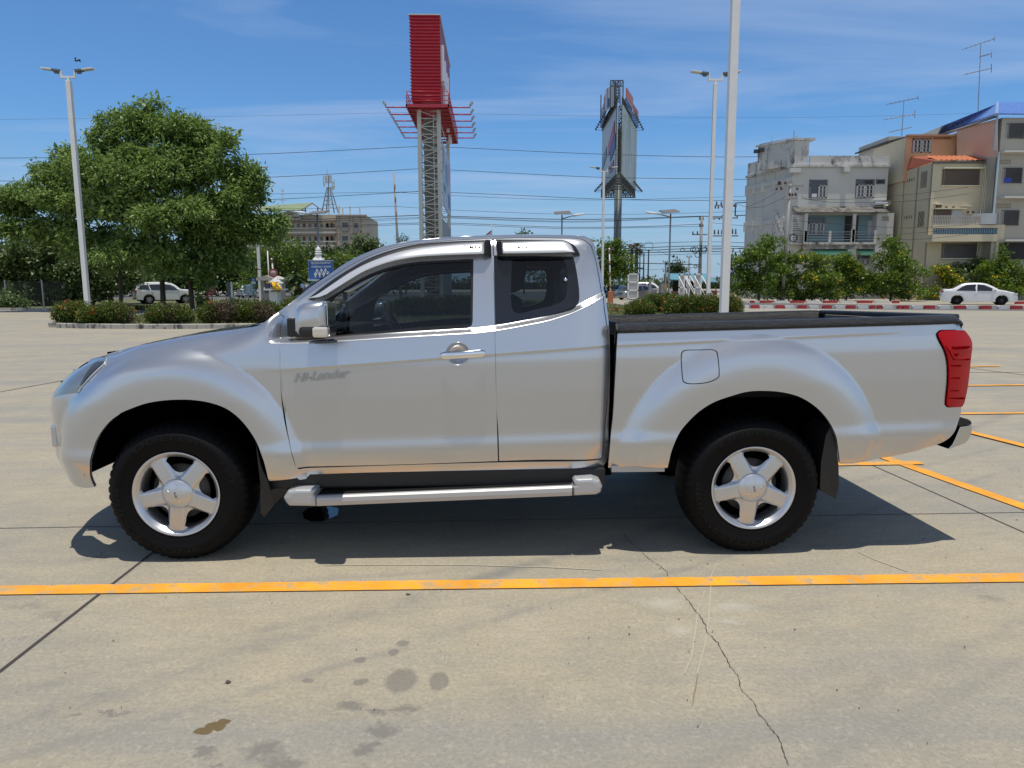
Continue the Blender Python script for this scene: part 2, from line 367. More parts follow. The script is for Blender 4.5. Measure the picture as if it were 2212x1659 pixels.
# ================================================================ ground
def nd(t, ty, **k):
    n = t.nodes.new(ty)
    for a, b in k.items(): setattr(n, a, b)
    return n
def concrete():
    m = D.materials.new('concrete_slab'); m.use_nodes = True; t = m.node_tree; L = t.links.new; b = t.nodes['Principled BSDF']
    g = nd(t, 'ShaderNodeNewGeometry'); pos = g.outputs['Position']
    def noise(scale, detail=5, rough=.6, src=pos, dist=0.):
        n = nd(t, 'ShaderNodeTexNoise'); n.inputs['Scale'].default_value = scale; n.inputs['Detail'].default_value = detail; n.inputs['Roughness'].default_value = rough; n.inputs['Distortion'].default_value = dist; L(src, n.inputs[0]); return n.outputs[0]
    def mr(src, a, b_, c=0., d=1., smooth=False):
        n = nd(t, 'ShaderNodeMapRange'); n.interpolation_type = 'SMOOTHSTEP' if smooth else 'LINEAR'; 
        for i, v in enumerate((a, b_, c, d)): n.inputs[i+1].default_value = v
        L(src, n.inputs[0]); return n.outputs[0]
    def mix(f, a, b_):
        n = nd(t, 'ShaderNodeMix', data_type='RGBA'); 
        if isinstance(f, float): n.inputs[0].default_value = f
        else: L(f, n.inputs[0])
        for i, v in ((6, a), (7, b_)):
            if isinstance(v, tuple): n.inputs[i].default_value = (*v, 1)
            else: L(v, n.inputs[i])
        return n.outputs[2]
    def mapping(rz, sc):
        n = nd(t, 'ShaderNodeMapping'); n.inputs['Rotation'].default_value = (0, 0, rz); n.inputs['Scale'].default_value = sc; L(pos, n.inputs[0]); return n.outputs[0]
    def math_(op, a, b_):
        n = nd(t, 'ShaderNodeMath', operation=op)
        for i, v in enumerate((a, b_)):
            if isinstance(v, (int, float)): n.inputs[i].default_value = v
            else: L(v, n.inputs[i])
        return n.outputs[0]
    base = mix(mr(noise(.32, 8, .72), .40, .60), (.285, .268, .222), (.42, .36, .245))
    base = mix(mr(noise(2.1, 9, .75), .36, .66), base, mix(.75, base, (.47, .41, .30)))
    base = mix(mr(noise(5.5, 9, .8, mapping(R(-20), (.6, 1.6, 1))), .40, .66, 0, .45), base, (.25, .235, .195))
    base = mix(mr(noise(.9, 8, .75, mapping(R(-24), (.35, 1.5, 1))), .44, .66, 0, .6), base, (.25, .25, .24))
    base = mix(mr(noise(.55, 5, .6, mapping(R(-31), (.10, 1.9, 1)), .3), .53, .66, 0, .45), base, (.23, .235, .235))
    base = mix(mr(noise(.5, 5, .6, mapping(R(8), (.12, 1.6, 1)), .2), .58, .72, 0, .28), base, (.24, .24, .235))
    base = mix(mr(noise(60, 6, .85), .36, .52, .70, 0), base, (.22, .20, .17))      # pitted aggregate
    base = mix(mr(noise(30, 6, .8), .52, .72, 0, .60), base, (.49, .445, .35))
    base = mix(mr(noise(7.5, 2, .5), .185, .255, .75, 0), base, (.13, .115, .10))     # flecks
    base = mix(mr(noise(11., 8, .8, None or mapping(R(3), (.5, 1.4, 1))), .55, .75, 0, .28), base, (.27, .26, .24))
    def track(a, b_, w, st):
        nonlocal base
        p, q = G(*a), G(*b_); d = (q-p)[:2]; d /= np.linalg.norm(d); n = np.array([-d[1], d[0]])
        vm = nd(t, 'ShaderNodeVectorMath', operation='DOT_PRODUCT'); L(pos, vm.inputs[0]); vm.inputs[1].default_value = (n[0], n[1], 0); v = math_('SUBTRACT', vm.outputs['Value'], float(n @ p[:2]))
        v = math_('ADD', v, mr(noise(.5), 0, 1, -.14, .14)); v = math_('ABSOLUTE', v, 0); m_ = mr(v, 0, w, 1, 0, True); m_ = math_('MULTIPLY', m_, mr(noise(3.2, 7, .8), .38, .62, 0, st)); base = mix(m_, base, (.20, .195, .18))
    for a, b_, w, st in (((0, 1570), (640, 1372), .10, .75), ((0, 1505), (700, 1330), .07, .5), ((40, 1640), (760, 1430), .05, .5), ((1500, 1640), (2212, 1340), .09, .45), ((1700, 1659), (2212, 1420), .06, .4), ((900, 1235), (2100, 1160), .05, .4), ((-100, 775), (700, 745), .5, .4), ((1900, 745), (2212, 760), .4, .4)): track(a, b_, w, st)
    nz = nd(t, 'ShaderNodeTexNoise'); nz.inputs['Scale'].default_value = 9; nz.inputs['Detail'].default_value = 8; nz.inputs['Roughness'].default_value = .7; L(pos, nz.inputs[0])
    off = nd(t, 'ShaderNodeVectorMath', operation='SUBTRACT'); L(nz.outputs['Color'], off.inputs[0]); off.inputs[1].default_value = (.5, .5, .5)
    def stains(lst, warp, lo, hi):
        sc_ = nd(t, 'ShaderNodeVectorMath', operation='SCALE'); L(off.outputs[0], sc_.inputs[0]); sc_.inputs['Scale'].default_value = warp
        ad = nd(t, 'ShaderNodeVectorMath', operation='ADD'); L(pos, ad.inputs[0]); L(sc_.outputs[0], ad.inputs[1]); acc = None
        for x, y, rx, ry in lst:
            p = G(x, y); ax = abs(G(x+rx, y)[0]-p[0]); ay = abs(G(x, y+ry)[1]-p[1])
            s = nd(t, 'ShaderNodeVectorMath', operation='SUBTRACT'); L(ad.outputs[0], s.inputs[0]); s.inputs[1].default_value = (p[0], p[1], 0)
            d = nd(t, 'ShaderNodeVectorMath', operation='MULTIPLY'); L(s.outputs[0], d.inputs[0]); d.inputs[1].default_value = (1/ax, 1/ay, 0)
            l = nd(t, 'ShaderNodeVectorMath', operation='LENGTH'); L(d.outputs[0], l.inputs[0]); v = mr(l.outputs['Value'], lo, hi, 1, 0)
            acc = v if acc is None else math_('MAXIMUM', acc, v)
        return acc
    S2 = lambda l: [(.5*a, 1152+.5*b_, .5*c, .5*d) for a, b_, c, d in l]
    oil = stains(S2([(1735, 635, 70, 52), (1895, 640, 42, 40), (1736, 475, 30, 14), (1697, 518, 25, 18), (1552, 550, 28, 14), (1560, 645, 32, 16), (1330, 637, 25, 9)]), .05, .8, 1.12)
    base = mix(math_('MULTIPLY', oil, .62), base, (.15, .14, .125))
    oil2 = stains(S2([(1520, 745, 85, 26), (1640, 775, 60, 26), (1750, 765, 58, 32), (1655, 850, 75, 36), (1590, 930, 60, 36), (1130, 950, 120, 36), (900, 945, 65, 22), (1230, 985, 110, 30), (910, 1000, 50, 12), (480, 780, 70, 12), (300, 800, 45, 12)]), .22, .5, 1.05)
    base = mix(math_('MULTIPLY', oil2, .68), base, (.16, .15, .135))
    oil3 = stains([(2150, 1295, 40, 12), (60, 1310, 65, 10), (120, 1330, 50, 6), (60, 1370, 30, 5), (200, 1205, 50, 8), (1310, 1265, 55, 14)], .30, .3, 1.1)
    base = mix(math_('MULTIPLY', oil3, .40), base, (.17, .155, .14))
    pale = stains([(1430, 1300, 70, 16), (1580, 1310, 60, 14), (1465, 1358, 30, 10), (1570, 1340, 40, 8)], .22, .2, 1.1)
    base = mix(math_('MULTIPLY', pale, .50), base, (.50, .47, .40))
    brown = stains(S2([(930, 835, 46, 20), (885, 855, 40, 16), (965, 815, 26, 14)]), .085, .90, .98)
    base = mix(brown, base, (.16, .115, .05))
    L(base, b.inputs['Base Color']); b.inputs['Roughness'].default_value = .82
    rr = nd(t, 'ShaderNodeMix', data_type='FLOAT'); L(brown, rr.inputs[0]); rr.inputs[2].default_value = .82; rr.inputs[3].default_value = .4; L(rr.outputs[0], b.inputs['Roughness'])
    bp = nd(t, 'ShaderNodeBump'); bp.inputs['Strength'].default_value = .6; bp.inputs['Distance'].default_value = .005
    L(noise(90, 5, .7), bp.inputs['Height']); L(bp.outputs[0], b.inputs['Normal'])
    return m
CONC = concrete()
tag(MB().add([(-900, -60, 0), (900, -60, 0), (900, 2500, 0), (-900, 2500, 0)], [(0, 1, 2, 3)]).build('ground', CONC), kind='structure')
def ribbon(name, pts, w, m, z, kind='structure', px=True):
    q = [G(*p) if px else np.array([p[0], p[1], 0.]) for p in pts]; vs = []; fs = []
    for i, p in enumerate(q):
        a, b = q[max(0, i-1)], q[min(len(q)-1, i+1)]; d = (b-a)[:2]; d /= np.linalg.norm(d); n = np.array([-d[1], d[0]]); ww = w[i] if isinstance(w, (list, tuple)) else w
        vs += [(p[0]+n[0]*ww/2, p[1]+n[1]*ww/2, z), (p[0]-n[0]*ww/2, p[1]-n[1]*ww/2, z)]
    for i in range(len(q)-1): fs.append((2*i, 2*i+1, 2*i+3, 2*i+2))
    return tag(MB().add(vs, fs).build(name, m), kind=kind)
ORANGE = mat('road_paint_orange', (.86, .36, .022), .7, noise=(3, .22), stain=(9, .50, .62, (.48, .34, .17)))
ribbon('painted_line', [(-400, 1282), (2700, 1243)], .105, ORANGE, .006)
for pts, w in (([(1700, 914), (2700, 1270)], .11), ([(1600, 1007), (1990, 1001.5)], .10), ([(2040, 895), (2700, 888)], .10), ([(2080, 834), (2700, 828)], .10), ([(1985, 794), (2160, 792)], .10), ([(1900, 886.), (2600, 1063)], .11)):
    _lz = globals().get('_lz', .006)+.0012; ribbon('painted_line', pts, w, ORANGE, _lz)
JOINT = mat('joint_sealant', (.055, .048, .048), .9)
for pts, w in (([(-60, 1498), (325, 1198), (520, 1046)], .016), ([(-200, 1145), (900, 1127), (2500, 1103)], .007), ([(1800, 972), (1885, 1006), (2260, 1172)], .010), ([(2040, 806), (2400, 802)], .03), ([(1990, 782), (2400, 834)], .03), ([(-100, 862), (0, 847), (260, 800)], .03)):
    ribbon('slab_joint', pts, w, JOINT, .003)
rnd = random.Random(4)
ck = [(480, 0), (500, 30), (520, 46), (540, 65), (558, 72), (570, 95), (600, 120), (622, 132), (650, 150), (668, 168), (676, 200), (700, 225), (722, 246), (750, 280), (768, 300), (790, 335), (806, 350), (820, 375), (838, 400), (845, 435), (870, 456), (890, 475), (903, 500), (910, 522), (930, 548), (940, 575), (962, 602), (975, 620), (982, 650), (990, 680), (1015, 705), (1040, 728), (1055, 755), (1062, 782), (1085, 800), (1100, 822), (1118, 848), (1140, 872), (1165, 910), (1168, 935), (1178, 965), (1190, 990), (1192, 1010)]
ck = [(1106+.5*a, 1152+.5*b) for a, b in ck]; c2 = []
for i, (a, b) in enumerate(ck[:-1]):
    for k in range(3): t_ = k/3; c2.append((a+(ck[i+1][0]-a)*t_+rnd.uniform(-1.6, 1.6), b+(ck[i+1][1]-b)*t_+rnd.uniform(-.5, .5)))
ribbon('slab_crack', c2, [rnd.choice([.0012, .002, .003, .004]) for _ in c2], mat('crack_dark', (.07, .06, .055), 1.), .0035)
ribbon('tyre_scuff', [(1106+.5*a, 1152+.5*b) for a, b in ((835, 250), (805, 330), (790, 440), (775, 540), (745, 610))], .006, mat('scuff_pale', (.43, .39, .31), .9), .003)
ribbon('tyre_scuff', [(1106+.5*a, 1152+.5*b) for a, b in ((886, 128), (862, 180), (850, 370), (835, 480), (800, 610))], .006, MATS['scuff_pale'], .003)
ribbon('rust_scratch', [(1106+.5*a, 1152+.5*b) for a, b in ((802, 610), (795, 660), (786, 700), (779, 748))], [.003, .005, .005, .002], mat('rust_scratch', (.24, .19, .13), .9), .0035)
ribbon('tyre_scuff', [(700, 1222), (860, 1221), (1000, 1221), (1180, 1226), (1300, 1232)], .010, MATS['scuff_pale'], .003)
ribbon('tyre_scuff', [(1855, 1193), (1890, 1210), (1960, 1235)], .010, MATS['scuff_pale'], .003)
pd = [G(x, y) for x, y in P('H', (275, 420), (300, 395), (350, 385), (420, 385), (460, 395), (455, 430), (420, 445), (370, 462), (320, 462), (285, 448))]
tag(MB().add([(p[0], p[1], .004) for p in pd], [tuple(range(len(pd)))]).build('water_puddle', mat('puddle_water', (.02, .02, .022), .03)), kind='structure')
# small grit and dry leaves lying on the slab: scattered debris nobody would count
vs = []; fs = []
for i in range(520):
    x, y = rnd.uniform(-3.2, 6.5), rnd.uniform(-3.6, 1.2)**1
    s_ = rnd.uniform(.002, .006) if rnd.random() < .985 else rnd.uniform(.010, .016); a = rnd.uniform(0, 6.3); n0 = len(vs)
    for k in range(5): th = a+k*1.2566; vs.append((x+s_*math.cos(th)*rnd.uniform(.6, 1.3), y+s_*math.sin(th)*rnd.uniform(.4, .9), .004+.003*(k % 2)))
    fs.append(tuple(range(n0, n0+5)))
tag(MB().add(vs, fs).build('grit', mat('grit', (.085, .07, .055), .9), fix=False), kind='stuff')
# ================================================================ foliage
def leafmat(name, c1, c2, tr=.35, rough=.45):
    if name in MATS: return MATS[name]
    m = D.materials.new(name); m.use_nodes = True; t = m.node_tree; L = t.links.new; t.nodes.clear()
    o = nd(t, 'ShaderNodeOutputMaterial'); g = nd(t, 'ShaderNodeNewGeometry'); mx = nd(t, 'ShaderNodeMix', data_type='RGBA')
    L(g.outputs['Random Per Island'], mx.inputs[0]); mx.inputs[6].default_value = (*c1, 1); mx.inputs[7].default_value = (*c2, 1)
    b = nd(t, 'ShaderNodeBsdfPrincipled'); b.inputs['Roughness'].default_value = rough; L(mx.outputs[2], b.inputs['Base Color'])
    tl_ = nd(t, 'ShaderNodeBsdfTranslucent'); L(mx.outputs[2], tl_.inputs[0]); ms = nd(t, 'ShaderNodeMixShader'); ms.inputs[0].default_value = tr
    L(b.outputs[0], ms.inputs[1]); L(tl_.outputs[0], ms.inputs[2]); L(ms.outputs[0], o.inputs[0]); MATS[name] = m; return m
def fast_mesh(name, V, Q, m, parent=None, origin=None):
    me = D.meshes.new(name); n = len(V); k = Q.shape[1]; me.vertices.add(n); me.vertices.foreach_set('co', V.astype(np.float32).ravel())
    me.loops.add(Q.size); me.loops.foreach_set('vertex_index', Q.astype(np.int32).ravel()); me.polygons.add(len(Q)); me.polygons.foreach_set('loop_start', np.arange(0, Q.size, k, dtype=np.int32))
    me.update(calc_edges=True); return link(name, me, m, parent, origin)
def leaves(rng, C, Dr, per, spread, L_, Wd, droop=.3, fan=.9):
    """C centres, Dr outward directions; every spray is `per` leaves"""
    n = len(C); c = np.repeat(C, per, 0)+rng.normal(0, spread, (n*per, 3)); d = np.repeat(Dr, per, 0)+rng.normal(0, fan, (n*per, 3)); d[:, 2] -= droop
    d /= np.linalg.norm(d, axis=1)[:, None]; up = rng.normal(0, .55, (n*per, 3)); up[:, 2] += 1.0
    s = np.cross(d, up); s /= np.linalg.norm(s, axis=1)[:, None]; l = (L_*rng.uniform(.7, 1.25, (n*per, 1))); w = Wd*rng.uniform(.7, 1.25, (n*per, 1))
    nn = np.cross(s, d); a = c; b = c+d*l*.45+s*w*.5+nn*l*.06; e = c+d*l-nn*l*.10; f = c+d*l*.45-s*w*.5+nn*l*.06
    V = np.stack([a, b, e, f], 1).reshape(-1, 3); Q = np.arange(len(V)).reshape(-1, 4); return V, Q
def crown_pts(rng, lobes, nper, shell=.72, low=-.6):
    C = []; Dd = []
    for (x, y, z, rx, ry, rz) in lobes:
        n = int(nper*rx*rz) if nper < 1e4 else 1; d = rng.normal(0, 1, (n, 3)); d /= np.linalg.norm(d, axis=1)[:, None]; d = d[d[:, 2] > low]
        r = rng.uniform(shell, 1.04, (len(d), 1)); C.append(np.array([x, y, z])+d*r*np.array([rx, ry, rz])); Dd.append(d)
    return np.concatenate(C), np.concatenate(Dd)
def px_lobes(lst, Y, squash=1.0):
    out = []
    for l in lst:
        px_, py_, r = l[:3]; rz_ = l[3] if len(l) > 3 else r; dy = l[4] if len(l) > 4 else 0
        p = W(px_, py_, Y+dy); k = (Y-O[1])/FP; out.append((p[0], p[1], p[2], r*k, r*k*squash, rz_*k))
    return out
def bark(pts, r0, r1):
    mb = MB(); n = len(pts)
    for i in range(n-1): mb.bar(pts[i], pts[i+1], r0+(r1-r0)*i/(n-1), r0+(r1-r0)*(i+1)/(n-1), n=8, caps=False)
    return mb
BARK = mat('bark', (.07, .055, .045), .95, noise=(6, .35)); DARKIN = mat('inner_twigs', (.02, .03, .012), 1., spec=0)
def tree(name, label, cat, Y, lobes, base, seed, leaf=(.25, .105), dens=9, per=14, spread=.16, m=None, group=None, rt=.16, flowers=None, limbs=6, droop=.3, core=.80, low=-.6, trunkz=None, zb=0.):
    rng = np.random.default_rng(seed); rr = random.Random(seed)
    g = G(base, 900) ; k = (Y-O[1])/FP; lb = px_lobes(lobes, Y, .9); bx = O[0]+(W(base, 620, Y)[0]-O[0]); o = thing(name, label, cat, (bx, Y, zb), group)
    sub = []
    for (x, y, z, a, b, c) in lb:
        nn_ = 7 if a > .9 else 4
        for _ in range(nn_):
            d = rng.normal(0, 1, 3); d /= np.linalg.norm(d); d[2] = abs(d[2])*1.0-.35 if d[2] > -.4 else d[2]; k_ = rng.uniform(.34, .52); sub.append((x+d[0]*a*.68, y+d[1]*b*.68, z+d[2]*c*.68, a*k_, b*k_, c*k_*.85))
    C, Dr = crown_pts(rng, sub, dens*4.6, shell=.80, low=-.35); V, Q = leaves(rng, C, Dr, per, spread, leaf[0], leaf[1], droop)
    C2, D2 = crown_pts(rng, [(x, y, z, a*.75, b*.75, c*.75) for x, y, z, a, b, c in lb], dens*1.3, shell=.2); V2, Q2 = leaves(rng, C2, D2, max(3, per//2), spread*1.5, leaf[0]*1.5, leaf[1]*1.8, droop)
    fast_mesh('crown', np.concatenate([V, V2]), np.concatenate([Q, Q2+len(V)]), m, o)
    top = max(l[2] for l in lb); mb = MB(); b0 = Vector((bx, Y, zb)); fork = Vector((bx+rr.uniform(-.2, .2), Y, zb+(trunkz or (top*.42))))
    mb.bar(b0, fork, rt, rt*.72, n=9, caps=False)
    for l in sorted(lb, key=lambda l: -l[3])[:limbs]:
        e = Vector(l[:3]); md = (fork+e)/2+Vector((0, 0, .1*(e-fork).length)); mb.bar(fork, md, rt*.6, rt*.4, n=7, caps=False); mb.bar(md, e, rt*.4, rt*.12, n=6, caps=False)
        for _ in range(3):
            q = e+Vector((rr.uniform(-1, 1)*l[3], rr.uniform(-1, 1)*l[4], rr.uniform(-.2, .9)*l[5]))*.8; mb.bar(md.lerp(e, .6), q, rt*.2, rt*.05, n=5, caps=False)
    mb.build('trunk' if rt > .05 else 'stem', BARK, o, fix=False)
    if flowers:
        fm, fn, fs_ = flowers; idx = rng.choice(len(C), min(fn, len(C)), replace=False); sel = idx; ctr = C[sel]
        # gather blossoms into bunches on the outside
        V3, Q3 = leaves(rng, ctr+Dr[sel]*.06, Dr[sel], 9, fs_*.8, fs_, fs_, 0, 1.2); fast_mesh('blossoms', V3, Q3, fm, o)
    return o
LF_TREE = leafmat('leaf_big_tree', (.085, .155, .032), (.30, .42, .11), .36, .5)
LF_HEDGE = leafmat('leaf_hedge', (.06, .095, .015), (.16, .21, .035), .35)
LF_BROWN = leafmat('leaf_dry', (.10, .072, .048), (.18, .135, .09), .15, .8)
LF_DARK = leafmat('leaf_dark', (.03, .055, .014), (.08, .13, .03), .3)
LF_SHRUB = leafmat('leaf_shrub', (.07, .13, .015), (.20, .30, .04), .38)
LF_RAIN = leafmat('leaf_raintree', (.06, .12, .012), (.18, .27, .03), .35)
LF_PALE = leafmat('leaf_pale', (.07, .11, .04), (.19, .26, .09), .35)
ORF = mat('orange_blossom', (.75, .16, .03), .6); YEF = mat('yellow_blossom', (.85, .60, .01), .6)
# ---------------------------------------------------------------- planted islands
KERB = mat('kerb_concrete', (.42, .40, .36), .85, noise=(4, .12), stain=(3.5, .50, .60, (.055, .05, .048), .45))
GRASSM = leafmat('grass_blades', (.10, .12, .03), (.20, .20, .07), .2, .7)
SOIL = mat('lawn', (.115, .125, .045), .95, noise=(2.2, .3), stain=(.8, .52, .66, (.20, .17, .09)))
def smooth_poly(pts, n=8):
    return [(float(p[0]), float(p[1])) for p in catmull(pts+[pts[0]], .8)]
ILL = [(-15.3, 26), (-15.35, 23.6), (-14.6, 21.9), (-13, 21.2), (-10.5, 20.6), (0, 21.0), (9.3, 21.6), (10.6, 22.8), (10.9, 26), (10.6, 40), (7.8, 62), (0, 63), (-12, 47), (-15.2, 36)]
ip = smooth_poly(ILL)
def island(poly, h=.17, w=.16):
    n = len(poly); c = np.array(poly); cen = c.mean(0); vs = []; fs = []
    nrm = []
    for i in range(n):
        d = c[(i+1) % n]-c[i-1]; q = np.array([-d[1], d[0]]); q /= np.linalg.norm(q); nrm.append(q if q @ (cen-c[i]) > 0 else -q)
    for i in range(n):
        a = c[i]; b = c[i]+nrm[i]*w; e = c[i]+nrm[i]*.02; vs += [(*a, 0), (*a, h-.02), (*e, h), (*b, h), (*b, h-.08)]
    for i in range(n):
        j = (i+1) % n
        for k in range(4): fs.append((i*5+k, j*5+k, j*5+k+1, i*5+k+1))
    tag(MB().add(vs, fs).build('kerb', KERB), kind='structure')
    inn = [(*(c[i]+nrm[i]*w*.9), h-.035) for i in range(n)]
    tag(MB().add(inn, [tuple(range(n))]).build('grass_bed', SOIL), kind='structure')
island(ip)
rng = np.random.default_rng(3)
# lawn blades: near strip of the island only
A = rng.uniform([-14.5, 21.5, 0], [10.3, 60, 0], (60000, 3)); A = A[rng.random(len(A)) < np.clip((62-A[:, 1])/40, .2, 1)]; A[:, 2] = .13
V, Q = leaves(rng, A, np.tile([0, 0, 1.], (len(A), 1)), 1, .0, .11, .03, 0, .35)
tag(fast_mesh('grass', V, Q, GRASSM), kind='stuff')
def bush(px_, Y, rw, top, label, seed, m=LF_HEDGE, fl=0, brown=None, group='clipped bushes planted along the island', dens=34, leaf=(.075, .045), zb=.13, name='bush'):
    """width rw and top measured in the picture"""
    rng = np.random.default_rng(seed); k = (Y-O[1])/FP; c = W(px_, 620, Y); H = float(W(px_, top, Y)[2])-zb; hw = rw*k-.07; o = thing(name, label, 'bush', (c[0], Y, zb), group)
    nb_ = max(3, int(hw/.45)+2); lb = []
    for i in range(nb_):
        t_ = (i/(nb_-1)*2-1) if nb_ > 1 else 0; hh = H*rng.uniform(.44, .5); lb.append((c[0]+t_*max(0, hw-.42), Y+rng.uniform(-.15, .3), zb+H-hh*1.02+rng.uniform(-.05, .0), .5 if hw > .5 else hw, .55, hh))
        lb.append((c[0]+t_*max(0, hw-.36), Y+.1, zb+H*.36, .46, .5, H*.38))
    nn = int(dens*105*hw*H/len(lb)/1.0); C = []; Dd = []
    for l in lb:
        d = rng.normal(0, 1, (nn, 3)); d /= np.linalg.norm(d, axis=1)[:, None]; d[:, 1] = -abs(d[:, 1])*np.sign(rng.random(nn)-.22); r = rng.uniform(.70, 1.03, (nn, 1)); C.append(np.array(l[:3])+d*r*np.array(l[3:])); Dd.append(d)
    C = np.concatenate(C); Dd = np.concatenate(Dd); ok = C[:, 2] > zb+.01; C = C[ok]; Dd = Dd[ok]
    bm_ = None
    if brown is not None:
        n1_ = np.sin(C[:, 0]*3.1+seed)+np.sin(C[:, 0]*1.7+2*seed)+rng.normal(0, .5, len(C)); sel = n1_ > brown; V, Q = leaves(rng, C[sel], Dd[sel], 4, .035, leaf[0], leaf[1]*.7, -.1, .9); bm_ = (V, Q); C, Dd = C[~sel], Dd[~sel]
    V, Q = leaves(rng, C, Dd, 4, .035, leaf[0], leaf[1], -.15, .9); fast_mesh('foliage', V, Q, m, o)
    if bm_: fast_mesh('dry_foliage', *bm_, LF_BROWN, o)
    mb = MB()
    for i in range(int(8*hw)+4):
        x = c[0]+rng.uniform(-hw, hw)*.85; mb.bar((x, Y+rng.uniform(-.2, .2), zb-.03), (x+rng.uniform(-.2, .2), Y+rng.uniform(-.3, .3), zb+H*.8), .014, .006, n=5, caps=False)
    mb.build('stem', BARK, o, fix=False)
    if fl and len(C):
        top_ = C[(C[:, 2] > zb+H*.35)]; dt = Dd[(C[:, 2] > zb+H*.35)]; idx = rng.choice(len(top_), min(fl, len(top_)), replace=False); V, Q = leaves(rng, top_[idx]+dt[idx]*.04, dt[idx], 9, .026, .052, .045, 0, 1.1); fast_mesh('blossoms', V, Q, ORF, o)
    return o
bush(158, 22.4, 46, 650, 'green and orange flowered bush at the far left end of the kerbed island', 11, fl=26)
bush(238, 21.9, 44, 651, 'half dried brown bush just right of the orange flowered bush at the island end', 12, fl=6, brown=.1)
bush(190, 21.7, 22, 660, 'low green bush with orange flowers squeezed between its two taller neighbours at the island end', 22, fl=14)
bush(362, 21.9, 50, 655, 'rounded green bush alone on the grass under the white sport utility car', 13, fl=10, brown=1.25)
bush(467, 22.0, 40, 650, 'green bush with sparse orange blossoms left of the dried brown bush by the truck bonnet', 14, fl=8, brown=1.0)
bush(538, 22.2, 46, 648, 'dried dark brown bush just above the truck bonnet', 15, fl=0, brown=-1.2)
bush(582, 24.5, 26, 650, 'green bush touching the dried brown bush near the windscreen pillar', 16, fl=3)
bush(650, 26.5, 44, 640, 'leafy bush with orange dots in front of the small spirit house and near the pillar', 17, fl=18)
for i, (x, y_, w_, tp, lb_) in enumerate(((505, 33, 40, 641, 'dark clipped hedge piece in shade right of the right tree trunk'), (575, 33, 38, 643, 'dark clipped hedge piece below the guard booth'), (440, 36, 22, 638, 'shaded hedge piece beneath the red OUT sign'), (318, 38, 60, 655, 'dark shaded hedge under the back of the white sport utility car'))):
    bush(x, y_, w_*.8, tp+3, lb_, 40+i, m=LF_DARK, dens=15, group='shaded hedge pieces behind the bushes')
# right part of the island
bush(1384, 23.4, 34, 646, 'rounded green bush nearest the cab on the grass beyond the truck bed', 18, fl=6)
bush(1500, 23.9, 64, 634, 'long green bush full of orange flowers left of the tall white lamp post', 19, fl=64)
bush(1574, 23.7, 34, 634, 'orange flowered bush right behind the foot of the tall white lamp post', 20, fl=36)
bush(1425, 30, 40, 633, 'green bush at mid distance behind the rounded bush by the white frame stand', 21, fl=12)
bush(1330, 32, 9, 664, 'tiny reddish bush on the grass close to the cab rear edge', 23, fl=6, brown=.2)
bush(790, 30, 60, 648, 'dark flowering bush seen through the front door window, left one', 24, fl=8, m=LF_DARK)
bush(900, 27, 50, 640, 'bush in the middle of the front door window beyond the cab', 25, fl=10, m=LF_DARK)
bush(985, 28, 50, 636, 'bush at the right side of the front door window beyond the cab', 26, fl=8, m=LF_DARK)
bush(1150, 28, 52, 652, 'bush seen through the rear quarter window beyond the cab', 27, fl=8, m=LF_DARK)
# ---------------------------------------------------------------- big trees
tree('broadleaf_tree', 'tallest broadleaf tree in the middle of the leafy clump behind the left lamp post', 'tree', 38,
     [(330, 262, 58, 46), (268, 300, 62, 58), (392, 300, 66, 58), (215, 362, 70, 56, -1), (320, 370, 92, 76, -1.5), (420, 376, 68, 64, -.5), (270, 450, 92, 66, -2), (370, 470, 92, 60, -2.2), (440, 440, 58, 50, 0), (300, 540, 88, 46, -2), (380, 560, 70, 46, -2), (440, 300, 44, 40), (330, 225, 30, 16), (295, 235, 26, 18)],
     350, 5, dens=33, per=14, m=LF_TREE, rt=.17, group='broadleaf trees of the left clump', trunkz=2.6, spread=.15)
tree('broadleaf_tree', 'broadleaf tree forming the low left side of the leafy clump, reaching the picture edge', 'tree', 39.5,
     [(105, 375, 40, 34), (150, 350, 36, 40), (60, 425, 58, 36), (20, 440, 44, 36), (120, 430, 66, 46), (185, 440, 70, 60), (90, 500, 80, 40), (190, 520, 80, 52), (30, 495, 60, 30), (235, 570, 50, 36)],
     258, 6, dens=31, per=14, m=LF_TREE, rt=.12, group='broadleaf trees of the left clump', trunkz=2.5, spread=.15)
tree('broadleaf_tree', 'broadleaf tree on the right side of the leafy clump beside the second lamp post', 'tree', 37,
     [(498, 306, 19, 34), (470, 345, 48, 46), (520, 375, 34, 40), (540, 400, 40, 40), (500, 430, 60, 56), (468, 500, 62, 56), (530, 480, 48, 44), (590, 478, 30, 34), (575, 505, 36, 28), (500, 560, 52, 40), (440, 600, 26, 30), (430, 520, 50, 50)],
     413, 7, dens=33, per=14, m=LF_TREE, rt=.15, group='broadleaf trees of the left clump', trunkz=2.6, spread=.15)
tree('shrub_mass', 'dense wild greenery behind the left wire fence', 'shrub', 52, [(20, 560, 90, 70), (120, 560, 90, 64), (200, 600, 80, 60), (-60, 580, 80, 90), (290, 610, 70, 50, 6), (170, 640, 60, 30), (60, 630, 70, 40)], 90, 8, leaf=(.3, .16), dens=24, per=9, m=leafmat('leaf_wild', (.06, .10, .025), (.16, .22, .07), .3), rt=.08, spread=.2, zb=0)
tree('shrub', 'pale green creeper bush growing through the left fence at the picture edge', 'shrub', 43, [(30, 655, 30, 20), (8, 650, 24, 26), (60, 662, 16, 12)], 28, 9, leaf=(.22, .14), dens=40, per=6, m=LF_PALE, rt=.03, spread=.1)
tree('shrub', 'bright sunlit shrub between the right trunk and the OUT sign', 'shrub', 42, [(428, 628, 22, 34), (440, 600, 12, 18)], 430, 10, leaf=(.2, .12), dens=30, per=6, m=LF_SHRUB, rt=.03, spread=.1)
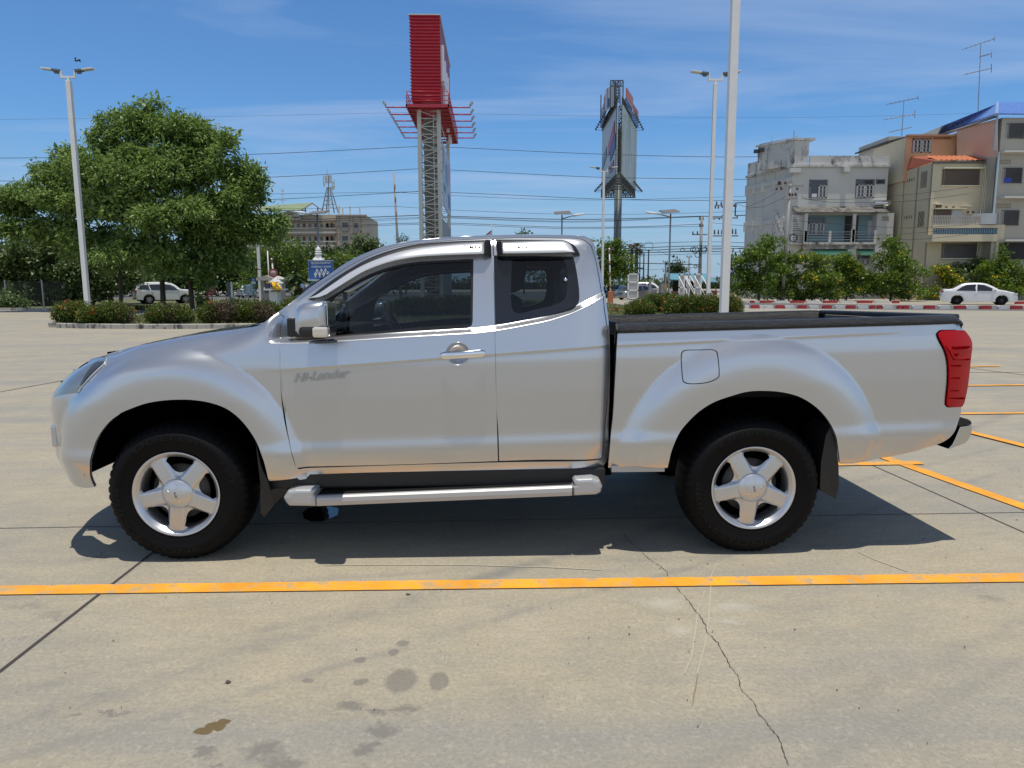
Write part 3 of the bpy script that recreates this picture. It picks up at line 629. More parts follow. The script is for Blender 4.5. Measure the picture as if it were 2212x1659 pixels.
# ================================================================ the pickup truck
def table(pts, sig, lo, hi, n=4000):
    x = np.linspace(lo, hi, n); y = np.interp(x, [p[0] for p in pts], [p[1] for p in pts]); k = sig/((hi-lo)/n)
    r = int(4*k)+1; g = np.exp(-.5*(np.arange(-r, r+1)/k)**2); g /= g.sum()
    yy = np.convolve(np.pad(y, r, mode='edge'), g, 'valid'); return lambda t: float(np.interp(t, x, yy))
lowprof = table([(.2, .78), (.40, .815), (.46, .842), (.54, .864), (.595, .8785), (.615, .8785), (.665, .872), (.72, .8755), (.90, .888), (1.06, .892), (1.12, .886), (1.2, .874), (1.3, .858), (1.4, .84)], .013, .2, 1.5)
upprof = table([(1.0, .865), (1.2, .838), (1.35, .806), (1.5, .766), (1.62, .722), (1.7, .682), (1.8, .62)], .02, 1., 1.8)
crease = table([(-1, .98), (.58, 1.033), (2.284, 1.149), (4.4, 1.235)], .05, -1, 4.5)
belt = table([(-1, 1.16), (.3, 1.19), (.77, 1.2), (1.62, 1.245), (1.75, 1.262), (1.98, 1.305), (2.11, 1.345), (2.3, 1.44), (2.6, 1.6), (4.5, 1.6)], .03, -1, 4.5)
# fender top line and roof line
HTl = [solve for solve in ()]
_ht = [W(x, y, -.70) for x, y in P('A', (560, 408), (700, 372), (850, 340), (1100, 290), (1300, 254), (1500, 226), (1700, 200), (1870, 170))]
_ht = [(-1.4, .82), (-1.0, .93), (-.84, 1.01), (-.70, 1.06), (-.58, 1.092)]+[(float(p[0]), float(p[2])) for p in _ht if p[0] > -.47]+[(.56, 1.34), (1.2, 2.2)]
HT = table(_ht, .03, -1.4, 1.2)
_rt = [W(x, y, -.63) for x, y in P('B', (600, 470), (800, 335), (1000, 235), (1200, 172), (1400, 136), (1700, 107), (2000, 92))+P('C', (700, 87), (1000, 87), (1250, 92), (1340, 98))]
_rt = [(.2, _rt[0][2]-.55*(_rt[0][0]-.2))]+[(float(p[0]), float(p[2])) for p in _rt]+[(2.6, float(_rt[-1][2])-.01)]
RT = table(_rt, .03, .2, 2.6)
TH = table([(0, 0), (.28, 9), (.44, 30), (.62, 62), (.85, 78), (1.4, 88), (1.6, 90)], .05, 0, 1.6)
_tt = np.linspace(0, 1.5, 600); _th = np.radians([TH(t) for t in _tt]); _dt = _tt[1]
_X = np.r_[0, np.cumsum(np.cos(_th[:-1])*_dt)]; _Y = np.r_[0, np.cumsum(np.sin(_th[:-1])*_dt)]
S0 = -.22
pz = table([(.2, .84), (.40, .91), (.55, .975), (.80, .975), (.88, .955), (1.0, .80), (1.1, .64), (1.3, .5)], .02, .2, 1.4)
def flare(x, z, cx, cz, kx, ro, ri, A):
    dx = x-cx; r = math.hypot(dx*(kx if dx > 0 else 1.0), z-cz); t = min(1, max(0, (ro-r)/(ro-ri))); t = t*t/(t+.10)*1.10; return A*(1-(1-min(1, t))**3.1)
def wid(x, z, bed=False):
    h = z-.0225*(x-1.4); zb = belt(x)
    lo = lowprof(h)
    dz = z-crease(x); fx = sm((x-.45)/.3)*(1-sm((x-3.6)/.4))
    if fx > 0: lo += fx*(.005*math.exp(-dz/.07) if dz > 0 else .005*sm(1+dz/.014))
    k = 0 if bed else sm((z-(zb-.030))/.034)
    k *= sm((x-.49)/.14)
    if k > 0:
        up = upprof(z-.01*(x-1.4))-.10*max(0, min(1.2, (1.25-x)/.72))**1.7
        # rounding over the roof rail
        rt = RT(x); t = min(.985, max(0, (z-(rt-.07))/.07)); up -= .055*(1-math.sqrt(1-t*t))
        lo = lo*(1-k)+up*k
    if x < 1.0 and k < 1 and not bed:
        ht = HT(x); t = min(.97, max(0, (z-(ht-.15))/.15)); lo -= (1-k)*(.17-.11*sm((x-.2)/.3))*(1-math.sqrt(1-t*t))
    lo += flare(x, z, .01, .40, 1.10, .75, .53, .050)
    if bed: lo += flare(x, z, 3.115, .41, 1.10, .79, .54, .052)
    if x > 2.1 and not bed: lo -= .05*((x-2.1)/.2)**2.6
    if x > 3.95: lo -= .075*(max(0, x-3.95)/.33)**2.2
    return lo
def BS(s, z):
    t = S0-s
    if t <= 0: return np.array([s, -wid(s, z), z])
    x_, y_ = np.interp(t, _tt, _X), np.interp(t, _tt, _Y); p = pz(z); b = wid(max(s, -.9), z)
    return np.array([S0-x_*p*(1 if p > .9 else 1), -(b-y_*b/.885), z])
def BED(s, z): return np.array([s, -wid(s, z, True), z])
def CABS(s, z): return BS(s, z)
TR = thing('pickup_truck', 'silver pickup truck parked side-on across the front of the picture', 'pickup truck')
# --- outlines measured on the picture
hl_fender = P('A', (525, 452), (535, 480), (520, 510), (440, 590), (365, 668), (318, 718), (292, 766))
gap_fb = P('A', (292, 768), (340, 787), (400, 822), (470, 861), (560, 901), (650, 943))
arch_up = P('A', (655, 943), (740, 907), (870, 862), (1010, 837), (1150, 828), (1290, 832), (1430, 855), (1560, 900), (1660, 968), (1755, 1070), (1840, 1205), (1895, 1350), (1942, 1532))
fsegs = [P('A', (540, 425), (700, 374), (850, 342), (1100, 292), (1300, 257), (1500, 229), (1700, 203), (1860, 176), (1945, 120), (2025, 68)),
         P('A', (2070, 102), (2052, 150), (2041, 250), (2037, 400), (2040, 560), (2048, 750), (2066, 930), (2095, 1090), (2135, 1270), (2172, 1395), (2198, 1455), (2205, 1503)),
         P('A', (2205, 1505), (2100, 1522), (1946, 1534)), arch_up[::-1], gap_fb[::-1], hl_fender[::-1]]
panel('front_fender', fsegs, SILVER, TR, BS, res=.017)
# bumper, near half to the centre line, in surface coordinates
gb = [solve(x, y, BS) for x, y in gap_fb]; ar = [solve(x, y, BS) for x, y in P('A', (652, 947), (565, 1012), (492, 1095), (436, 1190), (402, 1290), (383, 1400), (388, 1500), (425, 1588))]
g0 = gb[0]
bsegs = [[(-1.55, .80), (-1.2, .80), (-1.0, .82), (g0[0]-.10, g0[1]-.012), tuple(g0)], [tuple(g) for g in gb[1:]], [tuple(a) for a in ar],
         [tuple(ar[-1]), (ar[-1][0]-.06, ar[-1][1]-.008), (ar[-1][0]-.15, ar[-1][1]-.002), (ar[-1][0]-.25, ar[-1][1]+.022), (-.95, .44), (-1.1, .46), (-1.55, .46)]]
bo = panel('front_bumper', bsegs, SILVER, TR, BS, px=False, res=.022)
# head lamps: glass shell, chrome bowl behind
hseg = [[solve(x, y, BS) for x, y in P('A', (290, 764), (318, 714), (365, 664), (440, 586), (518, 506), (532, 480), (522, 455))],
        [solve(x, y, BS) for x, y in P('A', (522, 453), (480, 447), (430, 455), (380, 475))]]
hs = [[tuple(p) for p in hseg[0]], [tuple(p) for p in hseg[1]]+[(-.66, 1.045), (-.80, .995), (-.92, .93), (-.95, .86), (-.88, .815)]]
hd = panel('headlight', hs, mat('headlight_lens', (.24, .265, .28), .12, .45, coat=1), TR, BS, px=False, off=-.002, res=.02)
ht_ = [[tuple(solve(x, y, BS)) for x, y in P('A', (505, 492), (430, 505), (380, 560), (330, 640), (300, 700), (312, 704), (350, 645), (400, 590), (450, 545), (500, 505))]]
panel('lamp_trim', ht_, mat('lamp_trim', (.10, .12, .14), .2, .5), hd[0], BS, px=False, off=.002, res=.02, rim=.003, mirror=False)
strip('lamp_edge', hl_fender, .003, [(a-1.6, b-1.0) for a, b in hl_fender], .003, mat('lamp_edge', (.62, .64, .64), .3, .4), hd[0], BS, rows=1, mirror=False)
# grille, bonnet, cowl
mb = MB()
for k in range(4): mb.box((-.80+.03*(k*.6), -.48, .80+.055*k), (-.70, .48, .835+.055*k))
mb.build('grille', CHROME, TR, bevel=.006)
mb = MB().box((-.66, -.50, .5), (-.58, .50, .90)).build('grille_backing', BLACK, TR)
mb = MB()
for i in range(-6, 6):
    y0, y1 = i*.075, (i+1)*.075
    f = lambda y: -.905+.10*(y/.5)**2
    mb.add([(f(y0)-.02, y0, .83), (f(y1)-.02, y1, .83), (f(y1)-.005, y1, .93), (f(y0)-.005, y0, .93), (f(y0)+.06, y0, .93), (f(y1)+.06, y1, .93), (f(y0)+.05, y0, .83), (f(y1)+.05, y1, .83)],
           [(0, 1, 2, 3), (3, 2, 5, 4), (0, 6, 7, 1)], True)
mb.build('grille_surround', CHROME, TR)
# fog lamp bezel and number plate bracket protruding at the corner
for sg in (-1, 1):
    mb = MB(); mb.box((-.734, sg*.66-.09, .595), (-.70, sg*.66+.09, .725)); mb.build('fog_lamp_surround', SILVER, TR, bevel=.02)
# bonnet sheet: from fender edge to fender edge
vs = []; fs = []; nb = 29; ss = np.linspace(.46, -.86, 44); hrow = []
for s_ in ss: q = BS(s_, HT(s_)-.004); hrow.append((q[0], q[2]+.004, -q[1]-.006))
for i, (x, z, hw) in enumerate(hrow):
    u = min(1, max(0, (.0-ss[i])/.86))
    for j in range(nb):
        v = -1+2*j/(nb-1); cr_ = (.022-.012*u)*(1-abs(v)**2.4)
        vs.append((x-.19*u**1.8*(1-abs(v)**2.2), hw*v, z+cr_-.03*u*u*(1-v*v)))
n0 = len(hrow)
for e, (dx, dz_) in enumerate(((-.022, -.022), (-.028, -.050))):
    for j in range(nb):
        v = -1+2*j/(nb-1); q = vs[(n0-1)*nb+j]; vs.append((q[0]+dx*(1-.5*abs(v)), q[1], q[2]+dz_))
for i in range(n0+1):
    for j in range(nb-1): q = i*nb+j; fs.append((q, q+1, q+nb+1, q+nb))
MB().add(vs, fs, True).build('bonnet', SILVER, TR)
mb = MB(); mb.box((.44, -.60, 1.22), (.62, .60, 1.24)); mb.build('cowl_panel', BLACKP, TR)
# --- doors
gapF = P('B', (262, 815), (245, 870), (232, 980), (226, 1120), (229, 1300), (240, 1480))+P('H', (197, -10), (212, 70), (232, 145), (247, 183))
dF = [P('B', (268, 812), (290, 770), (330, 722), (400, 660), (520, 572), (700, 448), (850, 355), (1000, 280), (1200, 214), (1400, 176), (1700, 146), (2000, 130), (2062, 128)),
      P('B', (2076, 135), (2085, 400), (2092, 700), (2098, 1000), (2106, 1350))+P('H', (1272, 0), (1276, 145)), P('H', (1276, 150), (760, 168), (249, 185)), gapF[::-1]]
win_b = P('B', (610, 664), (720, 600), (850, 520), (1000, 438), (1200, 368), (1400, 330), (1600, 316), (1890, 302))
wF = [P('B', (372, 838), (420, 770), (500, 720), (560, 690))+win_b, P('B', (1912, 302), (1908, 600), (1905, 850)), P('B', (1898, 885), (1860, 905), (1700, 916), (1200, 950), (800, 980), (570, 1000), (430, 1016), (360, 1012), (318, 980), (308, 925), (320, 880), (345, 852))]
_hg = solve(*P('B', (1775, 1140))[0], BS); cuph = [[(_hg[0]+.061*math.cos(2*math.pi*i/28), _hg[1]+.058*math.sin(2*math.pi*i/28)) for i in range(28)]]
fd = panel('front_door', onsurf(dF, BS), SILVER, TR, BS, holes=[onsurf(wF, BS), cuph], res=.017, px=False)
gl_ = P('B', (690, 640), (850, 540), (1000, 458), (1200, 388), (1400, 350), (1600, 335), (1875, 322))
wG = [P('B', (600, 980), (640, 760))+gl_, P('B', (1892, 330), (1885, 868)), P('B', (1880, 872), (1400, 905), (900, 950))]
mould = panel('window_moulding', [[(p[0], p[1]) for p in s] for s in wF], BLACKP, TR, BS, holes=[wG], off=-.006, res=.03, rim=.012)
panel('door_window', wG, DGLASS, TR, BS, off=-.012, res=.03, rim=0)
dR = [P('C', (540, 128), (800, 118), (1100, 122), (1300, 132), (1345, 155)), P('C', (1385, 190), (1420, 300), (1450, 450), (1475, 600), (1500, 750), (1522, 900), (1532, 1100), (1534, 1300), (1530, 1500))+P('H', (1818, 0), (1814, 80), (1806, 132)),
      P('H', (1800, 136), (1500, 143), (1284, 149)), P('H', (1282, 145), (1278, 0))+P('C', (566, 1630), (560, 1350), (552, 1000), (546, 700), (540, 400))]
wR = [P('C', (552, 880), (548, 700), (541, 280)), P('C', (545, 272), (900, 270), (1225, 280)), P('C', (1232, 282), (1252, 360), (1272, 480), (1285, 600), (1280, 680), (1240, 738), (1150, 772), (900, 825), (700, 860))]
rd = panel('rear_door', dR, SILVER, TR, BS, holes=[wR], res=.017)
wRg = [P('C', (700, 300), (1000, 300), (1150, 305), (1180, 420), (1182, 560), (1150, 660), (1050, 710), (900, 745), (760, 778), (712, 760), (695, 700), (690, 500))]
panel('quarter_window_surround', wR, mat('window_frit', (.008, .009, .012), .08, coat=.5), TR, BS, holes=[wRg], off=-.007, res=.03)
panel('quarter_window', wRg, DGLASS, TR, BS, off=-.010, res=.03, rim=0)
kn = solve(*P('C', (1165, 486))[0], BS); kp = BS(*kn)
MB().ball(kp+np.array([0, -.004, 0]), .011).build('window_latch', CHROME, TR)
# --- cab side frame: pillar, roof rail, sill and rear corner, with one opening for both doors
outer = P('A', (2025, 62))+P('B', (300, 700), (450, 580), (600, 474), (800, 338), (1000, 238), (1200, 174), (1400, 138), (1700, 109), (2000, 94))+P('C', (700, 88), (1000, 88), (1250, 93), (1330, 99))
g_out = [solve(x, y, BS) for x, y in outer]
g_out = [np.array([g[0], min(g[1], RT(g[0])-.0006)]) for g in g_out]
back = [solve(x, y, BS) for x, y in P('C', (1400, 150), (1432, 240), (1462, 370), (1490, 500), (1515, 640), (1535, 800), (1548, 950), (1552, 1150), (1550, 1350), (1545, 1600))+P('H', (1842, 0), (1842, 120), (1838, 205))]
back = [np.array([min(b[0], 2.335), b[1]]) for b in back]
sill = [solve(x, y, BS) for x, y in P('H', (1820, 205), (1500, 196), (1000, 213), (500, 233), (262, 246))]
op1 = P('B', (277, 808), (300, 765), (340, 714), (405, 652), (525, 564), (700, 442), (850, 349), (1000, 274), (1200, 208), (1400, 170), (1700, 140), (2000, 124), (2078, 124))+P('C', (540, 122), (800, 112), (1100, 116), (1300, 126), (1350, 148), (1392, 188))
op2 = P('C', (1428, 300), (1458, 450), (1483, 600), (1508, 750), (1530, 900), (1541, 1100), (1543, 1300), (1539, 1500))+P('H', (1824, 0), (1820, 85), (1812, 138))
op3 = P('H', (1804, 142), (1276, 157), (256, 192))
op4 = P('H', (244, 186), (222, 110), (204, 10))+P('B', (248, 1480), (238, 1300), (235, 1120), (241, 980), (254, 870))
sz = lambda l: [tuple(solve(x, y, BS)) for x, y in l]
cs = [[tuple(g) for g in g_out]+[tuple(b) for b in back], [tuple(s) for s in sill], sz(P('H', (254, 240), (250, 190)))]
panel('cab_side_frame', [cs[0], cs[1], [tuple(solve(*P('H', (250, 240))[0], BS)), tuple(solve(*P('H', (247, 192))[0], BS))]+sz(op4)+sz(P('A', (2078, 100)))],
      SILVER, TR, BS, holes=[[sz(op1), sz(op2), sz(op3), [tuple(p) for p in sz(op4)]][:3]+[sz(P('H', (250, 188), (230, 115))+P('B', (252, 1480), (242, 1300), (239, 1120), (246, 980), (260, 870)))]], px=False, res=.02)
# roof
xs = np.linspace(.64, 2.30, 44); vs = []; fs = []; nb = 21
for x in xs:
    z = RT(x); hw = wid(x, z-.0008)+.001
    for j in range(nb):
        v = -1+2*j/(nb-1); k = max(0, (x-2.12)/.18)
        vs.append((x, hw*v, z-.001+.035*(1-abs(v)**2.2)*sm((x-.5)/1.0)-.03*k*k))
for i in range(len(xs)-1):
    for j in range(nb-1): q = i*nb+j; fs.append((q, q+1, q+nb+1, q+nb))
i0 = int(np.argmin(abs(xs-1.10)))
rf = [f for f in fs if min(f) >= i0*nb]; wf = [f for f in fs if min(f) < i0*nb]
def sub(fl, name, m):
    ids = sorted({i for f in fl for i in f}); mpp = {i: k for k, i in enumerate(ids)}
    return MB().add([vs[i] for i in ids], [tuple(mpp[i] for i in f) for f in fl], True).build(name, m, TR)
sub(rf, 'roof', SILVER); sub(wf, 'windscreen', DGLASS)
# rear wall of cab with window
mb = MB()
zz = lambda z: 2.31-.17*max(0, z-1.2)
for (y0, y1, z0, z1) in ((-.80, .80, .5, 1.28), (-.70, -.52, 1.28, 1.68), (.52, .70, 1.28, 1.68), (-.62, .62, 1.60, 1.70)):
    mb.box((zz(z1)-.06, y0, z0), (zz(z1)-.03, y1, z1))
mb.build('cab_rear_wall', SILVER, TR)
MB().box((2.20, -.52, 1.28), (2.206, .52, 1.60)).build('rear_window', DGLASS, TR)
# black gap fillers behind the panel gaps
def inner(x0, x1, z0, z1, yy, m=BLACK, name='inner_shell'):
    mb = MB()
    for s_ in (-1, 1): mb.box((x0, s_*yy-.01, z0), (x1, s_*yy+.01, z1))
    return mb.build(name, m, TR)
mb = MB()
for s_ in (-1, 1):
    mb.box((.46, s_*.765-.015, .44), (2.29, s_*.765+.015, 1.12)); mb.box((.50, s_*.76-.03, .42), (2.34, s_*.76+.03, .52))
    mb.box((.30, s_*.70-.015, .95), (.62, s_*.70+.015, 1.10))
    mb.box((2.32, s_*.76-.02, .5), (2.38, s_*.76+.02, 1.2))
mb.build('inner_shell', BLACK, TR)
strip('pillar_seal', P('B', (272, 806), (296, 766), (336, 716), (402, 654), (522, 567), (700, 444), (850, 351), (1000, 276), (1200, 211), (1400, 173), (1700, 143), (2070, 127)), -.010, P('B', (276, 812), (302, 770), (342, 722), (408, 660), (526, 573), (704, 450), (854, 357), (1004, 282), (1204, 217), (1404, 179), (1700, 149), (2070, 133)), -.010, BLACK, TR, BS, rows=1, mirror=False)
# visors
vt = P('B', (470, 655), (550, 592), (700, 482), (850, 388), (1000, 306), (1200, 232), (1400, 186), (1700, 158), (2000, 146), (2062, 144))
vm = P('B', (490, 660), (560, 628), (700, 534), (850, 436), (1000, 356), (1200, 282), (1400, 236), (1700, 202), (2000, 184), (2062, 182))
vb = P('B', (500, 663), (610, 652), (720, 592), (850, 512), (1000, 430), (1200, 358), (1400, 320), (1600, 305), (2000, 290), (2062, 290))
VIS = mat('visor_chrome', (.80, .81, .82), .22, .45, coat=.6)
cutx = lambda l, x1: [p for p in l if p[0] < x1]
strip('door_visor', vt, .004, vm, .022, BLACKP, TR, BS, bulge=.004)
xr = P('B', (2005, 182))[0]
strip('visor_face', cutx(vm, xr[0]-2)+[xr], .023, cutx(vb, xr[0]-2)+P('B', (2003, 290)), .044, VIS, TR, BS, bulge=.005)
strip('visor_end', P('B', (2004, 183), (2003, 290)), .042, P('B', (2062, 150), (2066, 292)), .008, BLACKP, TR, BS, bulge=.004, n=12)
vt2 = P('C', (560, 140), (800, 140), (1100, 146), (1180, 156), (1240, 190), (1275, 240), (1288, 276))
vm2 = P('C', (560, 180), (800, 178), (1100, 172), (1160, 178), (1205, 205), (1228, 240), (1240, 276))
vb2 = P('C', (575, 290), (800, 287), (1000, 283), (1238, 276))
strip('door_visor', vt2, .004, vm2, .026, BLACKP, TR, BS, bulge=.004)
strip('visor_face', P('C', (612, 186), (800, 180), (1100, 174), (1160, 180), (1205, 206), (1236, 274)), .027, P('C', (620, 288), (800, 286), (1000, 283), (1100, 280), (1180, 277), (1236, 276)), .044, VIS, TR, BS, bulge=.004)
strip('visor_end', P('C', (560, 146), (575, 292)), .006, P('C', (612, 186), (620, 289)), .040, BLACKP, TR, BS, bulge=.004, n=12)
def decal(k, x, y, s, size, m, name, parent, out=.004, shear=0., ext=.0006, rot=0., bold=0., sx=1.):
    px_, py_ = P(k, (x, y))[0]; g = solve(px_, py_, BS); c = BS(*g); n = snorm(BS, *g); tx = np.array([math.cos(rot), 0, math.sin(rot)]); tx = tx-n*(tx@n); tx /= np.linalg.norm(tx); ty = np.cross(n, tx); ty = -ty if ty[2] < 0 else ty
    v, f = text_mesh(s, size, ext, shear, bold); c = c+n*out
    return MB().add([c+tx*a*sx+ty*b+n*d for a, b, d in v], f).build(name, m, parent, fix=False)
decal('B', 1900, 240, 'D-MAX', .030, BLACK, 'visor_lettering', TR, out=.042, shear=.2, bold=.0006)
decal('C', 760, 238, 'D-MAX', .030, BLACK, 'visor_lettering', TR, out=.042, shear=.2, bold=.0006)
decal('B', 575, 1330, 'Hi-Lander', .062, mat('badge_metal', (.42, .45, .50), .22, 1.), 'door_badge', TR, out=.004, shear=.45, ext=.003, rot=R(5.0), bold=.0022, sx=1.12)
# door handle: cup and chrome bar
hc = BS(*solve(*P('B', (1775, 1140))[0], BS))
mb = MB(); Mh = Matrix.Translation((hc[0], hc[1]+.001, hc[2])) @ Matrix.Rotation(R(90), 4, 'X')
mb.lathe([(.0, -.034), (.02, -.033), (.036, -.027), (.049, -.017), (.058, -.006), (.062, .0), (.0635, .002), (.065, .0)], 40, Mh)
mb.build('handle_cup', SILVER, TR)
a = BS(*solve(*P('B', (1625, 1150))[0], BS)); b = BS(*solve(*P('B', (2018, 1128))[0], BS))
mb = MB(); n_ = 24
vs = []; fs = []
for i in range(n_+1):
    t = i/n_; c = a*(1-t)+b*t; c = c+np.array([0, -.016-.012*math.sin(math.pi*t), 0]); e = .6+.4*min(1, min(t, 1-t)*12)
    for k in range(10):
        th = 2*math.pi*k/10; vs.append((c[0], c[1]+.010*e*math.cos(th), c[2]+.0205*e*math.sin(th)))
for i in range(n_):
    for k in range(10): fs.append((i*10+k, i*10+(k+1) % 10, (i+1)*10+(k+1) % 10, (i+1)*10+k))
fs += [tuple(range(10)), tuple(range(n_*10, n_*10+10))]
MB().add(vs, fs, True).build('door_handle', CHROME, TR)
# --- mirror
def mirror(sg):
    mb = MB(); S_ = []
    def pos(px_, py_, y): q = W(px_, py_, y); return q
    top = pos(*P('B', (520, 690))[0], -1.0)
    cxm, czm = .795, 1.325
    vs = []; fs = []; nU, nV = 20, 14
    for i in range(nU):
        u = i/(nU-1); y = -.855-.235*u
        sc_ = 1-.28*max(0, (.35-u)/.35)**2-.45*max(0, (u-.75)/.25)**3
        for j in range(nV):
            th = 2*math.pi*j/nV; cx_ = math.copysign(abs(math.cos(th))**.55, math.cos(th)); cz_ = math.copysign(abs(math.sin(th))**.55, math.sin(th))
            x = cxm+.075*cx_*sc_-.015*(1-cz_)*.4-.012*u; z = czm-.020+.080*cz_*sc_+.022*(cx_*.5)
            if cx_ > .3: x = cxm+.070*cx_**.3*sc_
            vs.append((x, y*sg, z))
    for i in range(nU-1):
        for j in range(nV): fs.append((i*nV+j, i*nV+(j+1) % nV, (i+1)*nV+(j+1) % nV, (i+1)*nV+j))
    fs += [tuple(range(nV)), tuple(range((nU-1)*nV, nU*nV))]
    m = MB().add(vs, fs, True).build('wing_mirror', SILVER, TR)
    b = MB(); 
    b.box((.728, -1.099 if sg > 0 else .86, 1.206), (.872, -.86 if sg > 0 else 1.099, 1.268)); b.build('mirror_base', BLACKP, m, bevel=.022)
    c = MB(); c.box((.798, (-1.104 if sg > 0 else 1.04), 1.210), (.876, (-1.04 if sg > 0 else 1.104), 1.262)); c.build('indicator_lamp', mat('lamp_clear', (.75, .70, .62), .12, .3, coat=1), m, bevel=.012)
    g = MB(); g.box((.866, min(-1.06*sg, -.88*sg), 1.27), (.869, max(-1.06*sg, -.88*sg), 1.38)); g.build('mirror_glass', CHROME, m)
mirror(1); mirror(-1)
MB().box((.60, -.835, 1.20), (.80, -.80, 1.30)).build('mirror_sail', BLACKP, TR, bevel=.01)
# --- load bed
bedtop = P('I', (292, 352), (1000, 322), (1700, 300), (2212, 285))+P('F', (500, 268), (890, 262))
bed = [bedtop, P('F', (905, 285), (930, 350)), P('F', (928, 354), (720, 360)), P('F', (692, 385), (688, 410), (715, 470), (755, 550), (775, 620), (785, 700), (782, 850), (768, 1000), (765, 1050), (785, 1072)),
       P('F', (800, 1075), (914, 1070)), P('F', (914, 1078), (905, 1150), (880, 1220), (850, 1300), (800, 1360), (720, 1408), (600, 1448), (250, 1535), (0, 1582)),
       P('E', (1765, 720), (1655, 722)),
       P('E', (1652, 715), (1640, 600), (1600, 430), (1540, 330), (1440, 225), (1300, 140), (1150, 100), (1000, 88), (850, 95), (700, 135), (560, 185), (430, 265), (320, 370), (240, 480), (190, 600), (165, 700), (152, 755)),
       P('I', (722, 1532), (600, 1528), (430, 1516), (235, 1528)), P('I', (210, 1530), (230, 1300), (250, 1100), (268, 800), (283, 500))]
flap = [P('I', (850, 560), (855, 530), (870, 515), (1000, 508), (1120, 508), (1150, 520), (1160, 560)), P('I', (1165, 600), (1172, 700), (1168, 740), (1140, 760), (1060, 788), (900, 794), (870, 780), (860, 740), (852, 640))]
flh = [P('I', (846, 560), (851, 527), (867, 511), (1000, 504), (1122, 504), (1154, 516), (1164, 560)), P('I', (1169, 600), (1177, 700), (1172, 743), (1142, 764), (1060, 792), (898, 798), (866, 783), (856, 740), (848, 640))]
_fc = np.array([p for s in flap for p in s]).mean(0); flh = [[tuple(_fc+(np.array(p)-_fc)*1.05) for p in s] for s in flap]
bp = panel('bed_side', bed, SILVER, TR, BED, holes=[flh], res=.017)
panel('fuel_flap', flap, SILVER, TR, BED, res=.02, mirror=False)
panel('fuel_flap_recess', flh, BLACK, TR, BED, off=-.012, res=.05, rim=0, mirror=False)
# bed inner: liner walls, floor, rails
LIN = mat('bed_liner', (.016, .017, .019), .30, bump=(150, 1.0, .012))
x0, x1 = 2.345, 4.225
mb = MB()
def rail_z(x): return W(*P('I', (300, 345))[0], -.88)[2]+(.0225)*(x-x0)
for s_ in (-1, 1):
    dzf = 0
    vs = []; fs = []; n_ = 40
    prof = [(.870, -.010), (.888, -.008), (.891, .006), (.886, .022), (.872, .035), (.85, .041), (.82, .040), (.802, .028), (.797, -.05), (.792, -.30), (.60, -.31)]
    for i in range(n_+1):
        x = x0+(x1-x0)*i/n_; nar = .072*(max(0, x-3.95)/.33)**2.2; e = 0
        for (yy, zz_) in prof:
            rz_ = rail_z(x)+dzf-(.03*max(0, (x-4.165)/.06)**2 if zz_ > 0 else 0)
            vs.append((x, s_*(yy-nar), rz_+zz_))
    m_ = len(prof)
    for i in range(n_):
        for k in range(m_-1): fs.append((i*m_+k, (i+1)*m_+k, (i+1)*m_+k+1, i*m_+k+1))
    fs += [tuple(range(m_)), tuple(range(n_*m_, n_*m_+m_))]
    MB().add(vs, fs, True).build('bed_rail', LIN, TR)
mb = MB(); mb.box((x0, -.61, .83), (x1, .61, .85))
for k in range(10): mb.box((x0, -.56+k*.12, .85), (x1, -.52+k*.12, .865))
for s_ in (-1, 1): mb.box((x0, min(s_*.60, s_*.62), .83), (x1, max(s_*.60, s_*.62), .97))
mb.box((x0, -.80, .85), (x0+.02, .80, 1.27)); mb.build('bed_floor', LIN, TR)
mb = MB()
for xx in (2.62, 3.25, 3.62):
    mb.box((xx, .765, 1.13), (xx+.04, .79, 1.20)); mb.bar((xx-.03, .77, 1.19), (xx+.07, .77, 1.19), .012)
mb.build('tie_down_hook', mat('hook_metal', (.25, .25, .26), .4, .8), TR)
# tailgate
mb = MB(); mb.prism([(-.74, .80), (.74, .80), (.74, 1.268), (-.74, 1.268)], 4.20, 4.245, lambda a, b, c: (c, a, b)); mb.build('tailgate', SILVER, TR, bevel=.012)
MB().prism([(-.775, 1.272), (.775, 1.272), (.775, 1.305), (-.775, 1.305)], 4.175, 4.25, lambda a, b, c: (c, a, b)).build('tailgate_cap', LIN, TR, bevel=.01)
# tail lamps
tl = [P('F', (694, 388), (720, 364), (780, 358), (925, 355)), P('F', (940, 362), (970, 400), (998, 450), (1006, 500), (1000, 560), (985, 700), (960, 900), (935, 1020)), P('F', (915, 1062), (880, 1070), (790, 1068)), P('F', (772, 1050), (776, 990), (790, 850), (792, 700), (782, 615), (762, 545), (722, 465), (696, 412))]
def TS(s, z):                                # lamp surface turns round the rear corner
    return BED(s, z) if s < 4.12 else np.array([s, -(wid(4.12, z)-.02-.55*(s-4.12)**1.35*1.2+.02-.0), z])
def TS(s, z):
    t = max(0, s-4.02); return np.array([s, -(wid(4.02, z, True)+.004-1.05*t**1.9), z])
RED = mat('tail_lamp_red', (.50, .0, .004), .28, coat=.12, spec=.15)
RED2 = mat('tail_lamp_dark', (.24, .002, .006), .9, spec=0)
tlo = panel('tail_light', tl, RED, TR, TS, res=.02, off=.006, rim=.05)
dk = lambda pts, o=.0085: panel('lamp_insert', [P('F', *pts)], RED2, tlo[0], TS, res=.02, off=o, rim=.003, mirror=False)
dk([(812, 510), (985, 504), (960, 524), (830, 536)]); dk([(835, 574), (880, 574), (850, 600)]); dk([(755, 498), (800, 560), (835, 622), (980, 618), (980, 626), (828, 632)])
